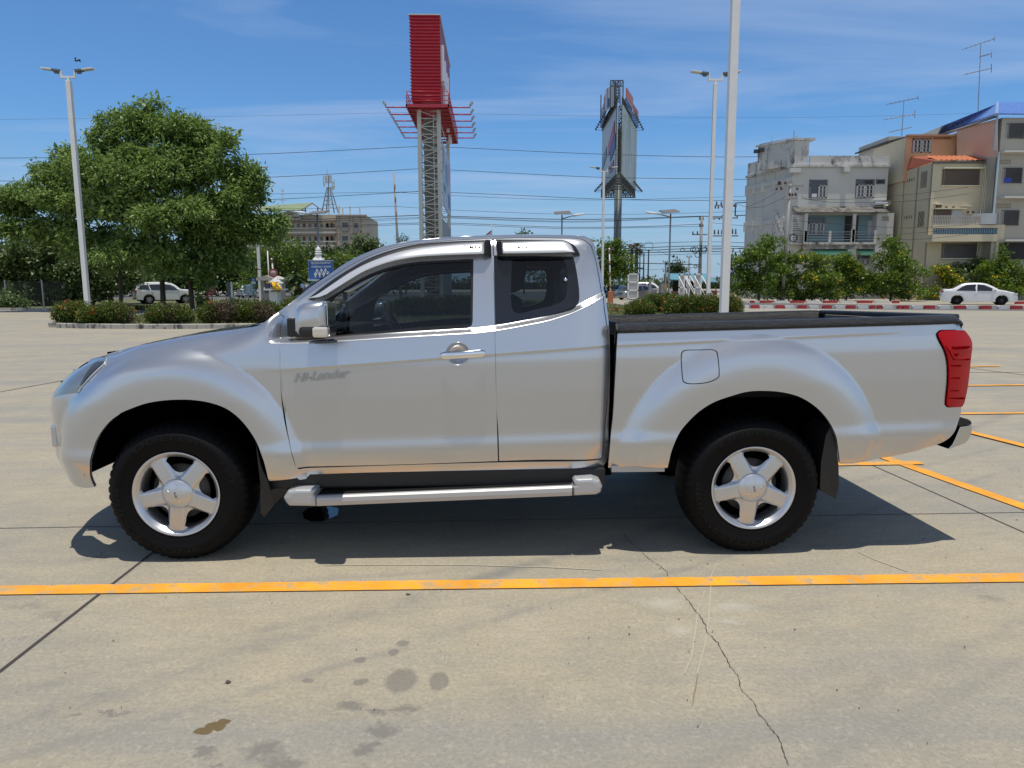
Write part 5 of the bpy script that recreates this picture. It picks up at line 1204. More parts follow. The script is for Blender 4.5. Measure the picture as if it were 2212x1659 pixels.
c = W(628, 620, 66); car('distant_pale_car', 'pale car parked behind the small palm right of the small spirit house', 'car', 'suv', (.60, .61, .60), (c[0], 74, 0), R(-60), .95)
# ---------------------------------------------------------------- road and red/white blocks
tag(MB().add([tuple(G(x, y)+np.array([0, 0, .005])) for x, y in ((1604, 666), (2700, 676), (2700, 667), (1900, 658), (1604, 654))], [(0, 1, 2, 3, 4)]).build('road', mat('asphalt', (.12, .12, .12), .9, noise=(1.5, .15))), kind='structure')
tag(MB().add([(-70, 64, .004), (9, 64, .004), (30, 110, .004), (60, 150, .004), (60, 170, .004), (-90, 170, .004), (-90, 70, .004)], [tuple(range(7))]).build('road', MATS['asphalt']), kind='structure')
RDB = mat('block_red', (.42, .035, .04), .6, noise=(3, .15), stain=(4, .58, .7, (.30, .15, .13))); WHB = mat('block_white', (.70, .69, .66), .7, noise=(3, .1), stain=(4, .55, .7, (.40, .38, .35)))
rr = random.Random(9)
def block_row(seq, ya, yb, s, x0_, h, dep, scale, ox, oy, grp, where):
    """seq: (left, right, colour) in crop units; ya/yb bottom line"""
    for i, (a_, b_, cl_) in enumerate(seq):
        pxa, pxb = (ox+a_/scale)*.54861, (ox+b_/scale)*.54861; t_ = ((pxa+pxb)/2-1604)/(2212-1604); yb_ = ya+(yb-ya)*t_
        p, q = G(pxa, yb_), G(pxb, yb_); m_ = (p+q)/2; ln = np.linalg.norm(q-p)/2
        mb = MB(); n_ = 6
        mb.prism([(-ln, 0), (ln, 0), (ln, h*.8), (ln-.04, h), (-ln+.04, h), (-ln, h*.8)], -dep/2, dep/2, lambda a, b, c: (a, c, b))
        o = mb.build('kerb_block', RDB if cl_ == 'r' else WHB, origin=None); o.location = (m_[0], m_[1], 0); o.rotation_euler = (0, 0, math.atan2((q-p)[1], (q-p)[0])+rr.uniform(-.02, .02)+R(-9)*0)
        tag(o, '%s block, %s from the left in the %s' % ('red' if cl_ == 'r' else 'white', ORD[i], where), 'kerb block', grp)
ORD = ['first', 'second', 'third', 'fourth', 'fifth', 'sixth', 'seventh', 'eighth', 'ninth', 'tenth', 'eleventh', 'twelfth', 'thirteenth', 'fourteenth', 'fifteenth', 'sixteenth', 'seventeenth', 'eighteenth', 'nineteenth', 'twentieth', 'twenty-first']
block_row([(388, 410, 'w'), (425, 480, 'r'), (482, 510, 'w'), (514, 570, 'w'), (587, 643, 'r'), (648, 707, 'w'), (732, 790, 'r'), (808, 866, 'w'), (893, 952, 'r'), (978, 1040, 'w'), (1047, 1107, 'r'), (1125, 1188, 'w'), (1203, 1236, 'r'), (1250, 1282, 'r'), (1286, 1352, 'w'), (1382, 1412, 'r'), (1420, 1456, 'r'), (1480, 1546, 'w'), (1558, 1625, 'r'), (1653, 1722, 'w'), (1757, 1826, 'r')][:21], 666.3, 668.3, 0, 0, .215, .22, 1.6607, 2700, 900, 'near row of red and white blocks', 'near row')
block_row([(1830, 1900, 'w'), (1924, 1994, 'r'), (2040, 2112, 'w'), (2122, 2195, 'r')], 666.3, 668.3, 0, 0, .215, .22, 1.6607, 2700, 900, 'near row blocks by the white saloon car', 'near row below the white saloon car')
block_row([(390, 418, 'w'), (421, 448, 'r'), (450, 482, 'w'), (484, 565, 'r'), (580, 670, 'w'), (684, 774, 'r'), (789, 882, 'w'), (897, 990, 'r'), (1008, 1103, 'w'), (1121, 1218, 'r'), (1235, 1334, 'w'), (1353, 1393, 'r')], 654.3, 655.8, 0, 0, .19, .25, 1.6607, 2700, 900, 'far row of red and white blocks', 'far row under the shrubs')
block_row([(2155, 2215, 'r')], 656, 657, 0, 0, .2, .25, 1.6607, 2700, 900, None, 'far row beyond the white saloon car bonnet')
# ---------------------------------------------------------------- yellow flowering shrubs on the right
SH = 'flowering shrubs in front of the right hand houses'
def shrub(base, Y, lobes, label, seed, fl=40, m=LF_SHRUB, cat='shrub', rt=.06, dens=26):
    return tree('flowering_shrub', label, cat, Y, lobes, base, seed, leaf=(.24, .11), dens=dens, per=9, m=m, group=SH, rt=rt, flowers=(YEF, fl, .13) if fl else None, spread=.13, droop=.1, limbs=5)
shrub(1640, 57, [(1605, 570, 34, 34), (1640, 545, 42, 34), (1665, 525, 24, 22), (1600, 605, 42, 26), (1650, 590, 56, 36), (1620, 628, 52, 20), (1582, 565, 16, 26)], 'large green shrub tree beside the second lamp post, left end of the shrub row', 50, 0, LF_SHRUB, rt=.10)
shrub(1705, 59, [(1690, 560, 40, 34), (1700, 600, 50, 36), (1680, 630, 44, 22), (1730, 640, 30, 18)], 'green shrub under the utility pole at the corner of the white house', 51, 8)
shrub(1755, 58, [(1735, 560, 26, 22), (1760, 575, 34, 30), (1750, 610, 48, 34), (1790, 600, 36, 34), (1770, 636, 50, 20)], 'shrub dotted with yellow blossoms below the first green awning', 52, 70)
shrub(1830, 59, [(1815, 570, 36, 28), (1840, 590, 44, 34), (1830, 625, 50, 26), (1870, 610, 34, 32)], 'yellow blossomed shrub below the second green awning', 53, 60)
shrub(1925, 57, [(1925, 530, 18, 26), (1945, 545, 18, 24), (1920, 560, 36, 36), (1955, 578, 30, 26), (1925, 600, 56, 36), (1900, 628, 46, 24), (1960, 630, 40, 24), (1985, 590, 22, 14)], 'tallest green shrub tree between the white and the cream house', 54, 12, rt=.09)
shrub(2040, 60, [(2035, 590, 26, 22), (2045, 612, 34, 22), (2010, 632, 34, 20)], 'shrub thick with yellow flowers behind the boot of the white saloon car', 55, 150)
shrub(2090, 61, [(2080, 590, 32, 28), (2110, 575, 20, 24), (2095, 612, 40, 22)], 'pale green flowerless shrub above the roof of the white saloon car', 56, 0, LF_PALE)
shrub(2165, 59, [(2165, 552, 18, 24), (2150, 585, 34, 34), (2185, 590, 30, 34), (2160, 620, 50, 30), (2215, 610, 40, 40)], 'green shrub with yellow blossoms at the right edge in front of the grey house', 57, 46)
shrub(1705, 70, [(1640, 650, 60, 8), (1720, 645, 60, 16), (1820, 645, 60, 16), (1900, 648, 60, 14)], 'low dark undergrowth at the foot of the shrub row', 58, 0, LF_DARK, dens=14)
# ---------------------------------------------------------------- house helpers
def F1(a, b): return (1536+.2315*a, 219.4+.2315*b)
def F2(a, b): return (1865.2+.2315*a, 219.4+.2315*b)
def F3(a, b): return (526.7+.1984*a, 329.2+.1984*b)
def rb_(mb, F, a0, b0, a1, b1, Y, out=.05, back=.02):
    p = W(*F(a0, b0), Y); q = W(*F(a1, b1), Y); mb.box((min(p[0], q[0]), Y-out, min(p[2], q[2])), (max(p[0], q[0]), Y+back, max(p[2], q[2]))); return mb
def prt(name, F, a0, b0, a1, b1, Y, m, par, out=.05, back=.02): return rb_(MB(), F, a0, b0, a1, b1, Y, out, back).build(name, m, par)
def volume(mb, foot, z0_, z1_):
    n = len(foot); mb.prism(foot, z0_, z1_, lambda a, b, c: (a, b, c)); return mb
HW = mat('white_render_wall', (.60, .585, .54), .9, noise=(.35, .06), stain=(.45, .62, .85, (.42, .41, .38), .4)); HDIRT = mat('mouldy_parapet', (.56, .55, .52), .95, noise=(.8, .1), stain=(.9, .50, .64, (.11, .105, .095), .5))
GLASSD = mat('house_glass', (.035, .04, .045), .12, coat=.6); FRAMEG = mat('window_frame_grey', (.16, .17, .18), .7); SASH = mat('window_sash', (.50, .49, .48), .7); TEAL = mat('teal_wall', (.20, .30, .31), .9); GREENAW = mat('green_awning', (.22, .55, .36), .6, noise=(1, .12)); GRILLE = mat('window_grille', (.24, .19, .15), .8)
def window(F, a0, b0, a1, b1, Y, par, style='sash2', frame=FRAMEG):
    w_ = prt('window', F, a0, b0, a1, b1, Y, GLASSD, par, out=.01, back=.1)
    fr = MB(); t_ = 7
    for q in ((a0, b0, a1, b0+t_), (a0, b1-t_, a1, b1), (a0, b0, a0+t_, b1), (a1-t_, b0, a1, b1)): rb_(fr, F, *q, Y, .06)
    if style == 'slide': rb_(fr, F, (a0+a1)/2-4, b0, (a0+a1)/2+4, b1, Y, .05)
    if style in ('sash2', 'sashR'):
        top_ = b0+(b1-b0)*.28 if style == 'sash2' or True else b0; rb_(fr, F, a0, top_-4, a1, top_+4, Y, .06)
    fr.build('frame', frame, w_)
    if style in ('sash2', 'sashR', 'panes'):
        sa = MB(); top_ = b0+(b1-b0)*.28+4 if style != 'panes' else b0+t_; halves = [((a0+a1)/2+3, a1-4)] if style == 'sashR' else [(a0+4, (a0+a1)/2-3), ((a0+a1)/2+3, a1-4)]
        for h0, h1 in halves:
            for q in ((h0, top_, h1, top_+8), (h0, b1-9, h1, b1), (h0, top_, h0+8, b1), (h1-8, top_, h1, b1), ((h0+h1)/2-2.5, top_, (h0+h1)/2+2.5, b1), (h0, top_+(b1-top_)*.35, h1, top_+(b1-top_)*.35+4), (h0, top_+(b1-top_)*.66, h1, top_+(b1-top_)*.66+4)): rb_(sa, F, *q, Y, .09)
        sa.build('sash', SASH, w_)
    if style == 'grille' or style == 'slide':
        gr = MB(); n_ = int((a1-a0)/9)
        for k in range(1, n_): rb_(gr, F, a0+(a1-a0)*k/n_-1.4, b0, a0+(a1-a0)*k/n_+1.4, b1, Y, .14, -.10)
        if style == 'grille':
            for k in range(1, int((b1-b0)/16)): rb_(gr, F, a0, b0+16*k-1.2, a1, b0+16*k+1.2, Y, .15, -.11)
        gr.build('grille', GRILLE if style == 'grille' else mat('grille_grey', (.22, .22, .22), .7), w_)
    return w_
# ---------------------------------------------------------------- white corner house
YB = 68.
hb = thing('white_house', 'white weathered three storey corner house with a small roof tower and green awnings', 'house', (30, 70, 0))
xA = W(*F1(765, 700), YB)[0]; xB = W(*F1(1652, 700), YB)[0]; zt = W(*F1(1200, 612), YB)[2]; zp = W(*F1(1200, 506), YB)[2]
pD = W(*F1(335, 800), 75.5)[0]
volume(MB(), [(xA, YB), (xB, YB), (xB, YB+11), (pD+2.2, YB+11), (pD, 75.5)], 0, zt).build('wall', HW, hb)
def ledge(name, z0_, z1_, out, foot, m):
    # ring around the visible sides
    return volume(MB(), foot, z0_, z1_).build(name, m, hb)
e = .25
ledge('cornice', zt, zt+.22, e, [(xA-e*.6, YB-e), (xB, YB-e), (xB, YB+1), (xA+.9, YB+1.2), (pD+.8, 76.0), (pD-e, 75.4)], HDIRT)
par = MB(); volume(par, [(xA+1.6, YB-.05), (xB, YB-.05), (xB, YB+.15), (xA+1.6, YB+.15)], zt+.22, zp)
volume(par, [(pD, 75.5), (xA-.05, YB+.3), (xA+.15, YB+.45), (pD+.2, 75.7)], zt+.22, zt+1.55); par.build('parapet', HDIRT, hb)
tz = W(*F1(850, 346), YB)[2]; xa2, xb2 = W(*F1(785, 400), YB)[0], W(*F1(916, 400), YB)[0]
twl = volume(MB(), [(xa2, YB+.0), (xb2, YB+.0), (xb2, YB+3.6), (xa2-2.4, YB+3.6)], zt+.2, tz-.15).build('roof_tower', HDIRT, hb)
volume(MB(), [(xa2-.1, YB-.15), (xb2+.55, YB-.15), (xb2+.35, YB+3.8), (xa2-2.6, YB+3.8)], tz-.15, tz+.05).build('tower_cap', HDIRT, twl)
fl_ = MB()
for t_ in (0, .35): fl_.box((xa2-2.9+t_*1.2, YB+3.2-t_, tz-.8+.2*t_), (xa2-2.45+t_*1.2, YB+3.5-t_, tz-.45+.2*t_))
fl_.bar((xa2-2.5, YB+3.3, tz-.9), (xa2-2.4, YB+3.3, tz-1.8), .04); fl_.build('floodlight', DARKM, twl)
lb_ = MB(); lb_.bar((xa2-2.4, YB+3.2, tz+.05), (xa2+.2, YB, tz+.25), .03); lb_.bar((xa2+.2, YB+1, tz+.05), (xa2+.25, YB+1, tz+1.0), .04); lb_.bar((xa2-1.6, YB+2, tz+.0), (xa2-1.6, YB+2, tz+.9), .015); lb_.build('roof_bracket', GREYM, twl)
side = lambda t_, d=.0: (xA+(pD-xA)*t_-d*.9, YB+(75.5-YB)*t_-d*.4)
sd_ = MB()
for (b0, b1) in ((700, 760), (1075, 1130)):
    z1_ = W(*F1(765, b0), YB)[2]; 
    q0, q1 = side(0, .18), side(1, .18); sd_.prism([q0, q1, side(1), side(0)], z1_-.45, z1_, lambda a, b, c: (a, b, c))
for t_ in (.14, .36, .60, .80, .98):
    a_, b_ = side(t_, .22), side(t_+.03, .22); 
    for zc in (W(*F1(765, 700), YB)[2], W(*F1(765, 1075), YB)[2]): sd_.prism([a_, b_, side(t_+.05), side(t_-.02)], zc-.95, zc+.1, lambda a, b, c: (a, b, c))
    a_, b_ = side(t_, .06), side(t_+.02, .06); sd_.prism([a_, b_, side(t_+.02), side(t_)], 0, zt, lambda a, b, c: (a, b, c))
sd_.build('side_ledge', HW, hb)
st_ = MB()
for k in range(9):                               # stepped stair soffit on the side wall
    t0_ = .34-.035*k; z_ = W(*F1(600, 1030), 71)[2]-.42*k; a_, b_ = side(t0_, .35), side(t0_-.06, .35); st_.prism([a_, b_, side(t0_-.06), side(t0_)], z_-.9, z_, lambda a, b, c: (a, b, c))
st_.build('stair_soffit', HW, hb)
ac = MB(); q = side(.97, .9); ac.box((q[0]-.1, q[1]-.5, W(*F1(335, 1055), 75)[2]), (q[0]-.02, q[1]+.9, W(*F1(335, 930), 75)[2])); 
hf = MB(); zz0, zz1 = W(*F1(335, 1055), 75)[2], W(*F1(335, 935), 75)[2]
x_, y_ = side(1)[0], side(1)[1]
for z in (zz0, zz1): hf.bar((x_, y_+.1, z), (x_-1.3, y_-.3, z-.1), .05)
hf.bar((x_-1.3, y_-.3, zz0-.1), (x_-1.3, y_-.3, zz1-.1), .07); hf.build('wall_bracket', DARKM, hb)
window(F1, 918, 730, 1078, 900, YB, hb, 'sashR'); window(F1, 1352, 726, 1516, 898, YB, hb, 'sash2'); window(F1, 1540, 726, 1620, 770, YB, hb, 'plain')
prt('notice', F1, 940, 860, 985, 893, YB, mat('paper_white', (.7, .7, .7), .8), hb, .03)
cn = MB(); rb_(cn, F1, 1215, 615, 1265, 665, YB, .7); rb_(cn, F1, 720, 628, 820, 668, YB, .5); cn.build('beam_end', HW, hb)
# balcony
prt('balcony_recess', F1, 890, 1062, 1545, 1312, YB, TEAL, hb, .03)
window(F1, 902, 1085, 1055, 1243, YB-.05, hb, 'sash2')
prt('balcony_door', F1, 1252, 1068, 1362, 1308, YB-.03, mat('dark_door', (.03, .022, .02), .6), hb, .02); prt('side_door', F1, 1468, 1110, 1502, 1300, YB-.03, SASH, hb, .02)
aw = MB(); n_ = 46; xw0, xw1 = W(*F1(800, 1000), YB-1.2)[0], W(*F1(1662, 1000), YB-1.2)[0]; zA, zB = W(*F1(900, 984), YB)[2], W(*F1(900, 1036), YB-1.3)[2]; vs = []; fs = []
for i in range(n_*2+1):
    t_ = i/(n_*2); o_ = .05 if i % 2 else 0
    vs += [(xw0+(xw1-xw0)*t_, YB-1.3, zB+o_), (xw0+(xw1-xw0)*t_, YB, zA+o_)]
for i in range(n_*2): fs.append((2*i, 2*i+2, 2*i+3, 2*i+1))
aw.add(vs, fs).build('balcony_roof', mat('old_roof_sheet', (.20, .195, .18), .9, noise=(1, .25), stain=(2, .45, .6, (.07, .065, .06))), hb).modifiers.new('t', 'SOLIDIFY').thickness = .04
prt('roof_fascia', F1, 808, 992, 1655, 1004, YB, mat('purple_fascia', (.10, .09, .14), .8), hb, .12)
cb = MB()
for a_, w_, b0 in ((872, 14, 1045), (1322, 12, 1050), (1095, 16, 1208), (1305, 24, 1195), (1520, 14, 1200), (868, 20, 1205)): prt('balcony_post', F1, a_, b0, a_+w_, 1325, YB-1.0, HW, hb, .15)
rl = MB()
for b_ in (1216, 1240, 1264, 1290): rb_(rl, F1, 880, b_-2.5, 1530, b_+2.5, YB-1.05, .03)
rl.build('balcony_rail', mat('rail_grey', (.33, .38, .42), .6), hb)
prt('balcony_slab', F1, 862, 1312, 1540, 1332, YB-1.1, HDIRT, hb, .1, 1.1); prt('balcony_slab', F1, 872, 1332, 1590, 1376, YB-.8, mat('mould_black', (.20, .19, .18), .95, stain=(1.4, .45, .6, (.55, .54, .5), 1)), hb, .05, .8)
prt('block_screen', F1, 755, 1060, 868, 1330, YB-.6, HW, hb, .1, .6)
bs = MB()
for i in range(12):
    for j in range(8):
        a_, b_ = 762+j*14, 1075+i*21
        if a_ < 775+ (b_-1060)*.42 and a_ < 860: rb_(bs, F1, a_, b_, a_+8, b_+11, YB-.7, .015)
bs.build('screen_opening', mat('opening_dark', (.10, .10, .10), .9), hb)
prt('annex_wall', F1, 1548, 1040, 1660, 1700, YB-.9, HW, hb, .1, .9)
va = MB()
for k in range(4):
    for j in range(2): rb_(va, F1, 1595+k*17, 1072+j*22, 1609+k*17, 1088+j*22, YB-1.0, .02)
va.build('vent_block', mat('vent_tan', (.30, .26, .20), .9), hb)
for a0, a1 in ((920, 1320), (1352, 1582)):
    p, q = W(*F1(a0, 1378), YB), W(*F1(a1, 1432), YB-1.0); MB().prism([(YB, p[2]), (YB-.45, p[2]-.12), (YB-1.0, q[2]+.25), (YB-1.0, q[2]), (YB-.95, q[2]), (YB-.9, q[2]+.22), (YB-.4, p[2]-.2), (YB, p[2]-.1)], p[0], q[0], lambda a, b, c: (c, a, b)).build('awning', GREENAW, hb)
ww = window(F1, 1365, 1436, 1510, 1525, YB, hb, 'sash2'); window(F1, 980, 1440, 1250, 1520, YB, hb, 'slide')
prt('pillar', F1, 1275, 1330, 1330, 1700, YB-.7, HW, hb, .1, .7)
tk = MB(); p = W(*F1(1590, 950), YB-.2); tk.bar((p[0]-.9, YB-.4, p[2]), (p[0]+.7, YB-.4, p[2]), .30, n=14); tk.build('roof_tank', CHROME, hb)
# ---------------------------------------------------------------- cream house
CR_ = mat('cream_wall', (.60, .53, .38), .9, noise=(.3, .07), stain=(.28, .62, .85, (.38, .33, .24), .4)); CRS = mat('cream_trim', (.72, .68, .52), .9); ORW = mat('orange_wall', (.66, .37, .22), .9, noise=(.4, .06)); PKW = mat('pink_wall', (.66, .44, .33), .9, noise=(.4, .06)); GW = mat('grey_green_wall', (.42, .40, .34), .9, noise=(.3, .07)); BT = mat('blue_roof_tile', (.12, .24, .62), .25, noise=(6, .25), coat=.5); OT = mat('orange_roof_tile', (.50, .15, .06), .7, noise=(4, .15)); RT2 = mat('red_brown_tile', (.32, .09, .05), .8, noise=(4, .15))
YC = 62.
cb_ = thing('cream_house', 'tall cream house with orange attic, barred windows and a blue roof behind', 'house', (45, 66, 0))
X = lambda F, a, b, Y: float(W(*F(a, b), Y)[0]); Z = lambda F, a, b, Y: float(W(*F(a, b), Y)[2])
xl, xr2, zt2 = X(F2, 650, 600, YC), X(F2, 1162, 600, YC), Z(F2, 900, 570, YC)
volume(MB(), [(xl, YC), (xr2, YC), (xr2, YC+6.8), (X(F2, 385, 650, 67), 67)], 0, zt2).build('wall', CR_, cb_)
prt('gutter', F2, 648, 562, 1165, 578, YC, mat('gutter_dark', (.12, .12, .12), .8), cb_, .25)
vs = []; a0x, a1x = X(F2, 680, 512, YC+1.6), X(F2, 1120, 512, YC+1.6)
z0_, z1_ = Z(F2, 700, 556, YC), Z(F2, 700, 512, YC+1.6); n_ = 10; fs = []
for i in range(n_*4+1):
    x = X(F2, 680, 556, YC)+(X(F2, 1160, 556, YC)-X(F2, 680, 556, YC))*i/(n_*4); o_ = .10*abs(math.sin(math.pi*i/4)); vs += [(x, YC-.35, z0_+o_), (x+.0, YC+1.6, z1_+o_)]
for i in range(n_*4): fs.append((2*i, 2*i+2, 2*i+3, 2*i+1))
MB().add(vs, fs).build('tiled_canopy', OT, cb_)
MB().add([(xl, YC-.1, z0_), (X(F2, 385, 630, 67), 67, z0_-.1), (X(F2, 400, 515, 67.6), 67.6, Z(F2, 400, 515, 67.6)), (a0x, YC+1.6, z1_)], [(0, 1, 2, 3)]).build('side_tiles', RT2, cb_).modifiers.new('t', 'SOLIDIFY').thickness = .05
# attic (orange) and pink gable behind
YO = 66.5
MB().box((X(F2, 400, 400, YO), YO, zt2-1), (X(F2, 865, 400, YO), YO+6, Z(F2, 600, 332, YO))).build('attic_wall', ORW, cb_)
MB().box((X(F2, 400, 400, YO)-.06, YO+.15, zt2-1), (X(F2, 400, 400, YO), YO+6, Z(F2, 600, 332, YO)-.02)).build('attic_side_wall', CR_, cb_)
prt('attic_eaves', F2, 395, 314, 888, 332, YO, mat('terracotta_edge', (.42, .24, .15), .9), cb_, .45)
window(F2, 458, 345, 626, 478, YO, cb_, 'panes', mat('window_frame_brown', (.22, .12, .09), .7))
va = MB()
for k in range(7): rb_(va, F2, 655+k*24, 336, 672+k*24, 352, YO, .03)
va.build('vent_block', mat('vent_brown', (.22, .13, .08), .9), cb_)
MB().box((X(F2, 232, 400, 70), 70, 0), (X(F2, 430, 400, 70), 76, Z(F2, 420, 325, 70))).build('rear_wall', mat('rear_grey_wall', (.48, .46, .40), .9, noise=(.3, .06)), cb_)  # recessed rear wall in plain mottled grey
MB().add([(X(F2, 203, 375, 69.8), 69.6, Z(F2, 203, 375, 69.8)), (X(F2, 436, 318, 69.8), 69.6, Z(F2, 436, 318, 69.8)), (X(F2, 436, 318, 69.8), 76, Z(F2, 436, 318, 69.8)), (X(F2, 203, 375, 69.8), 76, Z(F2, 203, 375, 69.8))], [(0, 1, 2, 3)]).build('rear_roof_sheet', DARKM, cb_).modifiers.new('t', 'SOLIDIFY').thickness = .15
MB().add([(X(F2, 235, 600, 70), 69.9, 0), (X(F2, 390, 640, 67), 67.0, 0), (X(F2, 390, 640, 67), 67, zt2-.05), (X(F2, 235, 650, 70), 69.9, zt2-.4)], [(0, 1, 2, 3)]).build('link_wall', CR_, cb_).modifiers.new('t', 'SOLIDIFY').thickness = .2
for (a0, b0, a1, b1, st) in ((738, 636, 1078, 780, 'grille'), (655, 1012, 812, 1160, 'grille'), (733, 1326, 1140, 1462, 'slide')): window(F2, a0, b0, a1, b1, YC, cb_, st, GRILLE)
tr_ = MB()
for q in ((733, 618, 1108, 630, .4), (720, 782, 1085, 790, .2), (650, 998, 935, 1006, .5), (905, 972, 985, 980, .4), (655, 955, 722, 964, .3), (655, 1302, 1160, 1312, .55), (720, 1462, 1150, 1470, .2)): prt('sunshade', F2, *q[:4], YC, CRS, cb_, q[4])
prt('balcony_door', F2, 822, 1015, 900, 1165, YC, mat('pale_door', (.50, .55, .60), .7), cb_, .03)
vb_ = MB()
for a_, b_ in ((762, 978), (828, 978), (965, 1022), (1012, 1022)): rb_(vb_, F2, a_, b_, a_+20, b_+20, YC, .03)
rb_(vb_, F2, 678, 960, 715, 992, YC, .25); vb_.build('vent_hole', mat('hole_brown', (.14, .09, .06), .9), cb_)
YBk = YC-1.5
bal = MB(); rb_(bal, F2, 632, 1152, 1278, 1180, YBk, .2); rb_(bal, F2, 632, 1240, 1270, 1306, YBk, .2, 1.6); rb_(bal, F2, 1245, 1150, 1280, 1500, YBk, .15, .2); bal.build('balcony', CR_, cb_)
bl = MB()
for k in range(27):
    a_ = 655+k*22; rb_(bl, F2, a_, 1180, a_+9, 1190, YBk, .1); rb_(bl, F2, a_-1, 1200, a_+10, 1228, YBk, .13); rb_(bl, F2, a_+1, 1186, a_+8, 1242, YBk, .08)
bl.build('baluster', mat('baluster_blue', (.16, .26, .34), .7), cb_)
fc = MB()
for k in range(40): rb_(fc, F2, 640+k*16, 1060, 642+k*16, 1155, YBk, .01)
for b_ in (1075, 1110): rb_(fc, F2, 635, b_, 1275, b_+2, YBk, .02)
fc.build('balcony_railing', mat('thin_rail', (.40, .38, .34), .6), cb_)
MB().bar((X(F2, 1100, 1100, YC-.6), YC-.6, Z(F2, 1100, 1155, YC-.6)), (X(F2, 1100, 1100, YC-.6), YC-.6, Z(F2, 1100, 1055, YC-.6)), 1.35, n=16).build('water_tank', mat('steel_tank', (.45, .44, .42), .3, .7), cb_)
# side wall shutters (angled wall)
def sidepos(t_, out=.06): 
    p0, p1 = np.array([xl, YC]), np.array([X(F2, 385, 650, 67), 67]); d = (p1-p0)/np.linalg.norm(p1-p0); n = np.array([d[1], -d[0]]); n = n if n[1] < 0 else -n; q = p0+(p1-p0)*t_; return q, d, n
for (bt, bb, t0_) in ((645, 800, .17), (1020, 1165, .17)):
    q, d, n = sidepos(t0_); q2, _, _ = sidepos(t0_+.22); z1_ = Z(F2, 600, bt, YC+1); z0_ = Z(F2, 600, bb, YC+1); fr = MB(); fr.prism([tuple(q), tuple(q2), tuple(q2+n*.12), tuple(q+n*.5)], z0_, z1_, lambda a, b, c: (a, b, c)); fr.build('shutter', mat('shutter_brown', (.19, .14, .10), .8), cb_)
vh = MB()
for bt in (705, 1058, 1392):
    for k in range(4):
        q, d, n = sidepos(.60+k*.085); z_ = Z(F2, 450, bt, YC+3); q2 = q+d*.22; vh.prism([tuple(q), tuple(q2), tuple(q2+n*.03), tuple(q+n*.03)], z_-.32, z_, lambda a, b, c: (a, b, c))
vh.build('vent_hole', MATS['hole_brown'], cb_)
pl = MB()
for t_ in (0., .47, .97):
    q, d, n = sidepos(t_); q2 = q+d*.28; pl.prism([tuple(q), tuple(q2), tuple(q2+n*.12), tuple(q+n*.12)], 0, zt2, lambda a, b, c: (a, b, c))
pl.build('pilaster', CR_, cb_)
pp = MB()
for a_ in (1120, 1135, 1150): pp.bar((X(F2, a_, 600, YC), YC-.15, 2), (X(F2, a_, 600, YC), YC-.15, zt2), .05)
pp.build('drain_pipe', CRS, cb_)
# ---------------------------------------------------------------- grey house with blue roof
gh = thing('grey_house', 'pale grey house at the right edge with sliding windows and a shiny blue roof', 'house', (58, 64, 0))
YG = 60.5; xg0 = X(F2, 1240, 800, YG); zg = Z(F2, 1400, 150, YG)
MB().box((xg0, YG, 0), (xg0+14, YG+14, zg)).build('wall', GW, gh)
# pink gable side wall: polygon in plane x ~ const receding
pts = [(1240, 165, YG), (870, 262, 65.8), (868, 520, 65.8), (1240, 520, YG)]
vs = [tuple(W(*F2(a, b), y)) for a, b, y in pts]; MB().add(vs, [(0, 1, 2, 3)]).build('gable_wall', PKW, gh).modifiers.new('t', 'SOLIDIFY').thickness = .15
vs = [tuple(W(*F2(a, b), y)) for a, b, y in ((1240, 520, YG), (860, 520, 65.8), (860, 560, 65.8), (1240, 700, YG))]
MB().add(vs+[(vs[0][0], YG, 0), (vs[1][0]+2, 66, 0)], [(0, 1, 5, 4)]).build('side_wall', GW, gh)
MB().add([tuple(W(*F2(a, b), y)) for a, b, y in ((1240, 122, YG-.6), (1250, 18, YG+2.5), (540, 306, 80), (700, 304, 80))], [(0, 1, 2, 3)]).build('roof_slope', BT, gh).modifiers.new('t', 'SOLIDIFY').thickness = .12
MB().add([tuple(W(*F2(a, b), y)) for a, b, y in ((1240, 122, YG-.6), (1900, 130, YG-.6), (1900, 15, YG+2.5), (1250, 18, YG+2.5))], [(0, 1, 2, 3)]).build('roof_front', BT, gh).modifiers.new('t', 'SOLIDIFY').thickness = .12
MB().add([tuple(W(*F2(a, b), y)) for a, b, y in ((1240, 122, YG-.62), (700, 306, 80), (700, 335, 80), (870, 275, 65.8), (1240, 150, YG-.62))], [(0, 1, 2, 3, 4)]).build('barge_board', mat('dark_barge', (.13, .12, .12), .9, noise=(3, .3)), gh).modifiers.new('t', 'SOLIDIFY').thickness = .1
MB().bar(tuple(W(*F2(1240, 122), YG-.65)), tuple(W(*F2(1250, 18), YG+2.45)), .16).build('ridge', mat('ridge_blue', (.25, .38, .60), .4), gh)
for q in ((1338, 205, 1498, 345, 'slide'), (1305, 620, 1478, 762, 'slide'), (1292, 1016, 1448, 1155, 'slide'), (1640, 205, 1800, 345, 'slide'), (1640, 620, 1800, 762, 'slide')): window(F2, *q[:4], YG, gh, q[4], SASH)
lg = MB()
for b_, o_ in ((470, .8), (892, .8), (1292, .9)): prt('slab_edge', F2, 1262, b_, 1900, b_+16, YG, mat('slab_pale', (.62, .60, .55), .9), gh, o_)
va = MB()
for b_ in (542, 952):
    for k in range(6):
        for j in range(2): rb_(va, F2, 1243+k*23, b_+j*24, 1260+k*23, b_+18+j*24, YG, .02)
va.build('vent_block', MATS['vent_tan'], gh)
